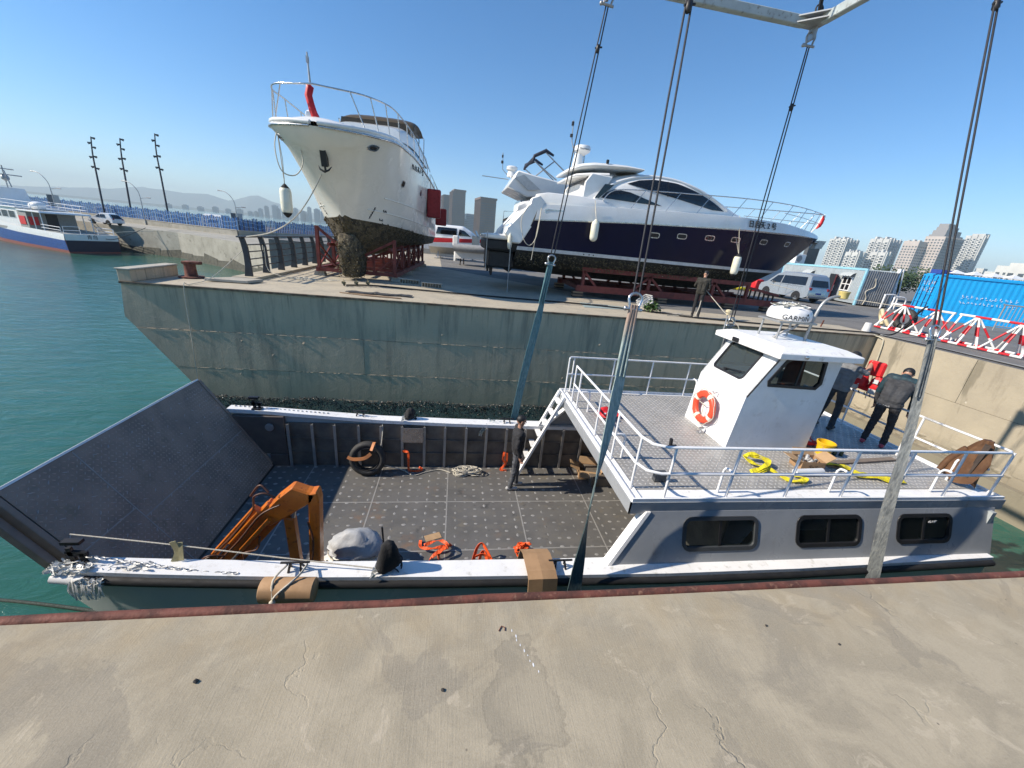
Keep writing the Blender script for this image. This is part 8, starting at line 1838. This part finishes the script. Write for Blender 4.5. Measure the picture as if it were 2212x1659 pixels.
kinds = [('white car behind the fence seen as a roof nearest the ferry', wcar, CP, 1.0), ('second white car roof behind the fence, left of the masts', wcar, SUV, 1.1), ('dark car roof behind the fence beside the first mast', M('dark_car_paint', (.03, .035, .04), .3), SUV, 1.05), ('white car roof behind the fence between the second and third masts', wcar, CP, 1.15), ('pale car roof behind the fence right of the third mast', silver, SUV, 1.05), ('white van roof behind the fence before the last street lamp', wcar, [(-.9, .5), (-.92, 1.9), (-.7, 2.2), (2.4, 2.2), (3.2, 1.3), (3.6, 1.0), (3.6, .4), (-.6, .4)], 1.1), ('dark van roof right of the last street lamp', bpy.data.materials['dark_car_paint'], SUV, 1.15)]
for (lab, m, pr, sc_), (x, y) in zip(kinds, ((-74, 92), (-61.5, 84), (-58.5, 83.2), (-49, 78.5), (-44.5, 76.8), (-38.5, 74.5), (-33, 73.6))):
    o = car(lab, (x, y, -.75), radians(157), pr, 1.7, 2.5, m, .32, [[(-.3, 1.05), (1.7, 1.05), (1.6, 1.45), (-.2, 1.45)]], [], group='cars parked behind the blue fence'); o.scale = (sc_, sc_, sc_)
# ferry
fy = thing('ferry', 'blue and white passenger launch moored at the breakwater', 'ferry', (-45.9, 58.9, WZ), radians(152))
fb_ = M('ferry_blue', (.01, .065, .30), .35, c2=(.01, .04, .16)); frd = M('boot_red', (.30, .09, .07), .6)
xs_ = [0, 4, 10, 16, 20, 23, 25]
def tb_(p): return [(x, interp(p, x)[0]) for x in xs_]
ft = [(tb_([(0, 2.6), (14, 2.6), (23, 1.4), (25, .1)]), tb_([(0, 2.25), (14, 2.5), (25, 3.2)])), (tb_([(0, 2.65), (14, 2.65), (23, 1.4), (25, .1)]), tb_([(0, 1.5), (14, 1.75), (25, 2.6)])), (tb_([(0, 2.55), (14, 2.45), (23, 1.0), (25, .04)]), tb_([(0, .35), (14, .4), (25, .6)])), (tb_([(0, 2.5), (14, 2.4), (23, .9), (25, 0)]), tb_([(0, .05), (25, .1)])), (tb_([(0, 2.3), (14, 2.2), (23, .6), (25, 0)]), tb_([(0, -.9), (25, -.6)]))]
hullmesh('hull', fy, 25, ft, 20, [gel, fb_, frd], [0, 1, 2, 2])
b = MB(); b.box(.05, 17, -2.5, 2.5, 1.9, 2.2); b.build('deck', M('ferry_deck', (.3, .31, .3), .7), fy, local=True)
b = MB(); b.box(-.02, .05, -2.58, 2.58, 1.52, 2.25); b.box(-.04, -.02, -2.55, 2.55, .2, 1.5, mi=1); tr_ = b.build('transom', [gel, M('ferry_navy', (.006, .012, .04), .4)], fy, local=True)
text('lettering', '\u9752\u5c9b', print_dark, tr_, Matrix.Translation((-.03, 0, 1.9)) @ Matrix.Rotation(radians(-90), 4, 'Z') @ Matrix.Rotation(radians(90), 4, 'X'), .55, local=True)
b = MB(); b.box(6.5, 18, -2.3, 2.3, 2.2, 4.55); b.prism([(6.2, 4.55), (18.2, 4.55), (18.0, 4.7), (6.2, 4.7)], lambda u, v, d: Vector((u, d, v)), -2.5, 2.5); b.build('saloon', gel, fy, local=True, bevel=.04)
b = MB(); b.prism([(1.0, 4.3), (6.3, 4.3), (6.3, 4.5), (1.2, 4.5)], lambda u, v, d: Vector((u, d, v)), -2.45, 2.45); b.build('aft_roof', gel, fy, local=True, bevel=.04)
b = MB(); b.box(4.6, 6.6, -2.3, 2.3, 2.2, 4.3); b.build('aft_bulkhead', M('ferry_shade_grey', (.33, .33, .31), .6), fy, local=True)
for y0, y1 in ((-2.2, -.6),): b = MB(); b.box(4.55, 4.6, -.5, .6, 2.2, 4.1); b.build('doorway', black, fy, local=True)
for s in (-1, 1):
    for k in range(6): 
        b = MB(); P = rrect(7.2+1.7*k, 8.6+1.7*k, 3.35, 4.15, .08); f = lambda u, v, d, s=s: Vector((u, s*(2.31+d), v)); b.ring(inset(P, -.05), P, f, -.02, .02); wf = b.build('window', gel, fy, local=True); MB().prism(P, f, -.01, .008).build('pane', dark_glass, wf, local=True)
    for x in (1.2, 3.0): MB().tube([(x, s*2.35, 2.2), (x, s*2.35, 4.3)], .05, 7).build('pillar', white_rail, fy, local=True)
    tubes('deck_rail', fy, [[(.6, s*2.5, 2.2), (.6, s*2.5, 2.95), (4.6, s*2.5, 3.0)], [(.6, s*2.5, 2.6), (4.6, s*2.5, 2.65)]], .035, white_rail); tubes('roof_rail', fy, [[(1.3, s*2.3, 4.5), (1.3, s*2.3, 5.4), (17, s*2.3, 5.6)], [(1.3, s*2.3, 4.95), (17, s*2.3, 5.15)]]+[[(x, s*2.3, 4.5), (x, s*2.3, 5.45)] for x in (3, 4.7, 6.4, 8.1, 9.8, 11.5, 13.2)], .03, white_rail)
tubes('roof_rail', fy, [[(1.3, -2.3, 5.4), (1.3, 2.3, 5.4)], [(1.3, -2.3, 4.95), (1.3, 2.3, 4.95)]], .03, white_rail); tubes('stern_rail', fy, [[(.3, -2.4, 2.25), (.25, -2.4, 3.0), (.25, -.8, 3.0), (.3, -.8, 2.25)], [(.3, .9, 2.25), (.25, .9, 3.1), (.25, 2.4, 3.1), (.3, 2.4, 2.25)], [(.25, -2.4, 2.6), (.25, -.8, 2.6)], [(.25, .9, 2.65), (.25, 2.4, 2.65)]], .035, white_rail)
b = MB(); b.box(5.0, 6.4, 2.32, 2.36, 2.7, 3.7); b.box(4.4, 4.58, 1.4, 2.2, 2.7, 3.7); b.build('red_locker', red_pvc, fy, local=True)
b = MB(); b.ell((6.0, .5, 5.0), (1.0, .8, .55), 16, 8); b.build('raft_canister', gel, fy, local=True, smooth=60)
b = MB(); b.prism([(12.5, 4.7), (17.5, 4.7), (17.0, 6.9), (13, 6.9)], lambda u, v, d: Vector((u, d*(1-.06*(v-4.7)), v)), -1.7, 1.7); b.build('bridge', gel, fy, local=True, bevel=.05)
for s in (-1, 1):
    for k in range(3): P = rrect(13.2+1.25*k, 14.3+1.25*k, 5.6, 6.5, .06); MB().prism(P, lambda u, v, d, s=s: Vector((u, s*(1.7*(1-.06*(v-4.7))+d), v)), -.02, .015).build('bridge_window', dark_glass, fy, local=True)
tubes('mast', fy, [[(13.2, 0, 6.9), (13.1, 0, 9.6)], [(13.1, -1.6, 8.5), (13.1, 1.6, 8.5), (13.1, 1.7, 9.0)], [(13.1, -1.0, 9.2), (13.1, .9, 9.2), (13.1, 1.0, 9.5)], [(12.2, 0, 7.0), (12.9, 0, 9.0)]], .07, galv)
b = MB(); b.ell((13.1, 0, 8.1), .4, 10, 8); b.ell((13.1, 1.7, 9.1), .16, 8, 6); b.ell((13.1, 1.0, 9.6), .16, 8, 6); b.build('mast_radar', galv, fy, local=True, smooth=60)
for o in fy.children:
    if o.name.split('.')[0] in ('saloon', 'aft_roof', 'aft_bulkhead', 'doorway', 'window', 'pillar', 'roof_rail', 'red_locker', 'raft_canister', 'bridge', 'bridge_window', 'mast', 'mast_radar'): o.location.x += 3.3
for k, P in enumerate(([(-46.9, 60.4, -1.9), (-44.6, 60.2, -2.5), (-42.3, 63.0, -.8)], [(-46.5, 60.8, -1.95), (-43.5, 62.2, -1.4), (-38.5, 63.6, -.78)])):
    b = MB(); b.tube(spline(P, 8), .035, 6); T('ferry_line', b, rope_white if k else rope_dark, ('dark slack mooring rope from the ferry stern to the breakwater', 'pale mooring rope from the ferry stern to the breakwater')[k], 'rope', smooth=60)
b = MB(); b.tube(spline([(-11, 6.3, -4.22), (-9, 6.0, -4.26), (-7.4, 5.86, -4.3), (-5.8, 5.55, -4.27), (-4.4, 5.2, -4.2), (-3.2, 4.5, -4.25)], 8), .03, 7); T('water_rope', b, rope_green, 'dark weedy rope lying on the green water beside the near quay', 'rope', smooth=60)

# ---------------------------------------------------------------- city
def tower(label, X, Y, lu, lv, h, a, style, group, fl=6., cols=None):
    t = thing('tower_block', label, 'building', (X, Y, -1), group=group)
    u = Vector((cos(radians(a)), sin(radians(a)), 0)); v = Vector((u.y, -u.x, 0)); P = Vector((X, Y, 0)); Zv = Vector((0, 0, 1))
    wall, dark = style[0], style[1]
    b = MB(); b.prism([(0, 0), (lu, 0), (lu, lv), (0, lv)], lambda p, q, d: P+u*p+v*q+Zv*d, -1, h); b.build('wall', wall, t)
    n_ = int(h/fl); fw_ = lambda p, z, d: P+u*p-v*d+Zv*z; fe_ = lambda p, z, d: P+v*p-u*d+Zv*z
    b = MB(); b2 = MB()
    for f, l in ((fw_, lu), (fe_, lv)):
        if style[2] == 'grid' or (style[2] == 'mixed' and f is fw_):
            nc = max(2, int(l/5.6)); cw = l/nc
            for i in range(n_-1):
                for j in range(nc): p0, z0 = cw*(j+.24), fl*(i+.3)+1; b.add([f(p0, z0, .06), f(p0+cw*.55, z0, .06), f(p0+cw*.55, z0+fl*.5, .06), f(p0, z0+fl*.5, .06)], [(0, 1, 2, 3)])
        elif style[2] == 'balcony':
            nb = max(2, int(l/11)); cw = l/nb
            for j in range(nb):
                p0 = cw*j; b2.prism([(p0+cw*.02, -1), (p0+cw*.14, -1), (p0+cw*.14, h+2.5*(j % 2)), (p0+cw*.02, h+2.5*(j % 2))], f, -.2, 2.2)
                for i in range(n_-1):
                    z0 = fl*i+2
                    b2.prism([(p0+cw*.16, z0), (p0+cw*.62, z0), (p0+cw*.62, z0+2.2), (p0+cw*.16, z0+2.2)], f, -.1, 2.0); b.add([f(p0+cw*.18, z0+2.3, .1), f(p0+cw*.60, z0+2.3, .1), f(p0+cw*.60, z0+fl-.15, .1), f(p0+cw*.18, z0+fl-.15, .1)], [(0, 1, 2, 3)]); b.add([f(p0+cw*.70, z0+.7, .1), f(p0+cw*.92, z0+.7, .1), f(p0+cw*.92, z0+3.4, .1), f(p0+cw*.70, z0+3.4, .1)], [(0, 1, 2, 3)])
        else:
            nc = max(2, int(l/4.2)); cw = l/nc
            for j in range(nc+1): b2.prism([(cw*j-.5, 0), (cw*j+.5, 0), (cw*j+.5, h), (cw*j-.5, h)], f, -.1, .9)
            for i in range(n_-1): b.add([f(.2, fl*i+1.6, .08), f(l-.2, fl*i+1.6, .08), f(l-.2, fl*i+4.6, .08), f(.2, fl*i+4.6, .08)], [(0, 1, 2, 3)])
    if b.v: b.build('window', dark, t, kind='stuff', fix=False)
    if b2.v: b2.build('balcony' if style[2] == 'balcony' else 'fin', style[3] if len(style) > 3 else wall, t, kind='stuff', fix=False)
    return t, (lambda p, q, d: P+u*p+v*q+Zv*d)
res_w = M('pale_apartment_wall', (.52, .52, .50), .8, c2=(.42, .42, .41), s=.05); win_d = M('far_window', (.06, .075, .09), .2); hot_w = M('hotel_pink_stone', (.46, .40, .36), .8, c2=(.42, .365, .33), s=.05); hot_d = M('hotel_grey_stone', (.25, .24, .24), .7); brn = M('brown_tower_wall', (.14, .085, .065), .8, c2=(.11, .07, .055), s=.03); brw = M('brown_tower_window', (.075, .075, .09), .3)
def roofbox(t, F_, lu, lv, h, n_, m, hh=6):
    for k in range(n_): p = lu*(k+.3)/n_; b = MB(); b.prism([(p, lv*.2), (p+lu*.25/n_*1.6, lv*.2), (p+lu*.25/n_*1.6, lv*.55), (p, lv*.55)], F_, h, h+hh*(1 if k % 2 else .6)); b.build('roof_house', m, t)
GR = 'white apartment towers behind the yard'
for lab, X, Y, lu, lv, h, st_ in (('tall white apartment tower nearest the navy yacht bow', 951, 900, 40.6, 47.2, 84, 0), ('tall white apartment tower left of the pink hotel', 1058, 887, 43.4, 48.0, 94, 0), ('lower white apartment block before the left tall tower', 909, 819, 28.3, 29.5, 52, 0), ('lower white apartment block before the tower beside the hotel', 960, 801, 32.2, 20, 57, 0)):
    t, F_ = tower(lab, X, Y, lu, lv, h, 100, (res_w, win_d, 'balcony', res_w), GR); roofbox(t, F_, lu, lv, h, 4, res_w)
t, F_ = tower('pink stone hotel wing with a grid of windows', 1044, 809, 29.7, 32, 88.7, 100, (hot_w, win_d, 'grid'), 'hotel buildings behind the blue container'); roofbox(t, F_, 29.7, 24, 88.7, 3, res_w, 4)
t, F_ = tower('pink stone hotel tower with a stepped dark crown', 1078, 787, 35.3, 70, 102, 100, (hot_w, win_d, 'mixed', hot_d), 'hotel buildings behind the blue container')
for k, (a_, b_, h0, h1) in enumerate(((.0, 1, 102, 106), (.12, .92, 106, 116), (.24, .8, 116, 124), (.3, .7, 124, 131))): b = MB(); b.prism([(35*(.1+.1*k), 70*a_), (35*.9, 70*a_), (35*.9, 70*b_), (35*(.1+.1*k), 70*b_)], F_, h0, h1); b.build('crown_step', hot_d, t)
t, F_ = tower('slim white tower with stacked balconies right of the hotel', 1218, 812, 34.2, 16.3, 117, 95, (res_w, win_d, 'balcony', res_w), GR); b = MB(); b.prism([(0, 0), (24, 0), (24, 16), (0, 16)], F_, 117, 121); b.build('roof_house', res_w, t)
for lab, X, Y, lu, lv, h, a in (('small white block at the foot of the slim white tower', 1219, 785, 15.2, 13, 44.9, 95), ('low white block right of the slim white tower', 1105, 693, 14.8, 9, 35.8, 95), ('low white office block near the right edge', 713, 432, 14.5, 12, 32.2, 95), ('pale block at the very right edge above the container', 517, 301, 14, 12, 26.9, 95)): tower(lab, X, Y, lu, lv, h, a, (res_w, win_d, 'grid'), 'low white blocks at the right')
t, F_ = tower('dark brown tower block right of the cream yacht, standing alone', 56, 1107, 73.8, 40.7, 97.4, 100, (brn, brw, 'fin', brn), 'brown towers between the yachts'); b = MB(); b.prism([(-2, -2), (70, -2), (70, 43), (-2, 43)], F_, 97, 102); b.build('roof_cornice', brn, t)
t, F_ = tower('dark brown tower block just behind the red fenders of the cream yacht', -21, 1349, 60, 40, 132, 100, (brn, brw, 'fin', brn), 'brown towers between the yachts'); b = MB(); b.prism([(-2, 4), (55, 4), (55, 42), (-2, 42)], F_, 132, 137); b.build('roof_cornice', brn, t)
tower('second brown tower block overlapping the one behind the red fenders', -52, 1460, 60, 45, 128, 100, (brn, brw, 'fin', brn), 'brown towers between the yachts'); 
bg_ = M('blue_glass_tower', (.12, .17, .22), .3); tower('distant blue glass block left of the lone brown tower', 30, 1649, 60, 30, 86, 100, (bg_, win_d, 'fin', bg_), 'distant blocks between the yachts'); tower('low distant block between the brown towers', 10, 1500, 50, 22, 60, 100, (bg_, win_d, 'fin', bg_), 'distant blocks between the yachts')
skm = M('skyline_grey', (.22, .23, .25), .8); skm2 = M('skyline_pale', (.35, .36, .36), .8); rr = random.Random(12)
SK = [(-1337, 22, 46.8), (-1296, 20, 65.2), (-1249, 34, 76.8), (-1220, 16, 57.9), (-1189, 34, 57.2), (-1143, 22, 54.4), (-1113, 22, 71.6), (-1072, 36, 57.4), (-1024, 20, 87.2), (-982, 34, 80.4), (-1051, 20, 48.6), (-1363, 20, 26.3), (-1404, 28, 22.5), (-1470, 30, 30), (-1540, 26, 24), (-1620, 30, 28), (-940, 30, 70), (-890, 24, 84), (-850, 30, 62), (-1710, 30, 20), (-1800, 30, 22), (-1900, 30, 18)]
for i, (x, w_, h) in enumerate(SK):
    t = thing('skyline_block', 'hazy grey tower block in the far skyline left of the cream yacht', 'building', (x, 3040, -4), group='hazy tower blocks of the far skyline'); b = MB(); b.box(x, x+w_, 3040, 3062, -4, h); b.box(x+w_*.2, x+w_*.7, 3045, 3058, h, h+5); b.build('wall', skm if i % 2 else skm2, t)
    b = MB()
    for k in range(int(h/7)): b.box(x+1, x+w_-1, 3039.6, 3040, 4+7*k, 6.5+7*k)
    b.build('window', win_d, t, kind='stuff', fix=False)
for i in range(26):
    x = 150+i*34+rr.uniform(-8, 8); h = rr.uniform(16, 40); t = thing('skyline_block', 'distant low rise block in the hazy band beyond the navy yacht bow', 'building', (x*1.3, 1500, -2), group='distant low rise blocks beyond the navy yacht'); b = MB(); b.box(x*1.3, x*1.3+24, 1500, 1520, -2, h); b.build('wall', skm2 if i % 3 else brn, t)
    b = MB()
    for k in range(int(h/5)): b.box(x*1.3+1, x*1.3+23, 1499.7, 1500, 3+5*k, 5+5*k)
    b.build('window', win_d, t, kind='stuff', fix=False)
# trees beyond the container
def tree(label, x, y, h, r, seed):
    t = thing('tree', label, 'tree', (x, y, 0), group='dark trees behind the container'); rr = random.Random(seed); b = MB(); b.tube([(x, y, 0), (x+.1, y, h*.4), (x+.05, y+.1, h*.7)], [.16, .11, .05], 7)
    for k in range(6): a = k*1.1; b.tube([(x+.05, y, h*(.35+.05*k)), (x+r*.6*cos(a), y+r*.6*sin(a), h*(.55+.05*k))], [.06, .02], 5)
    b.build('trunk', bark, t); b = MB(); cl = [(rr.uniform(-1, 1), rr.uniform(-1, 1), rr.uniform(-.8, 1)) for _ in range(16)]
    for cx, cy, cz in cl:
        for _ in range(70):
            d = Vector((rr.gauss(0, 1), rr.gauss(0, 1), rr.gauss(0, 1))).normalized()*rr.uniform(.5, 1)*r*.42; c = Vector((x+cx*r*.7, y+cy*r*.7, h*.68+cz*h*.26))+d; s_ = rr.uniform(.10, .2); u = Vector((rr.uniform(-1, 1), rr.uniform(-1, 1), rr.uniform(-1, 1))).normalized()*s_; v = u.orthogonal().normalized()*s_*.6
            b.add([c-u, c+v, c+u, c-v], [(0, 1, 2, 3)])
    b.build('crown', tree_leaf, t, fix=False)
for k, (x, y, h, r) in enumerate(((44.5, 35.6, 3.1, 1.9), (47.5, 37, 3.2, 2.2), (52, 37, 3.0, 2.2), (66, 42, 3.0, 2.6), (78, 46, 3.1, 2.8), (90, 48, 3.1, 2.8), (104, 50, 3.2, 3))):
    tree(('dark green tree between the ladder and the blue container', 'dark green tree showing above the left end of the blue container', 'dark green tree behind the container canopies', 'low dark tree under the hotel towers', 'low dark tree under the slim white tower', 'low dark tree right of the slim white tower', 'low dark tree near the right edge of the skyline')[k], x, y, h, r, k)
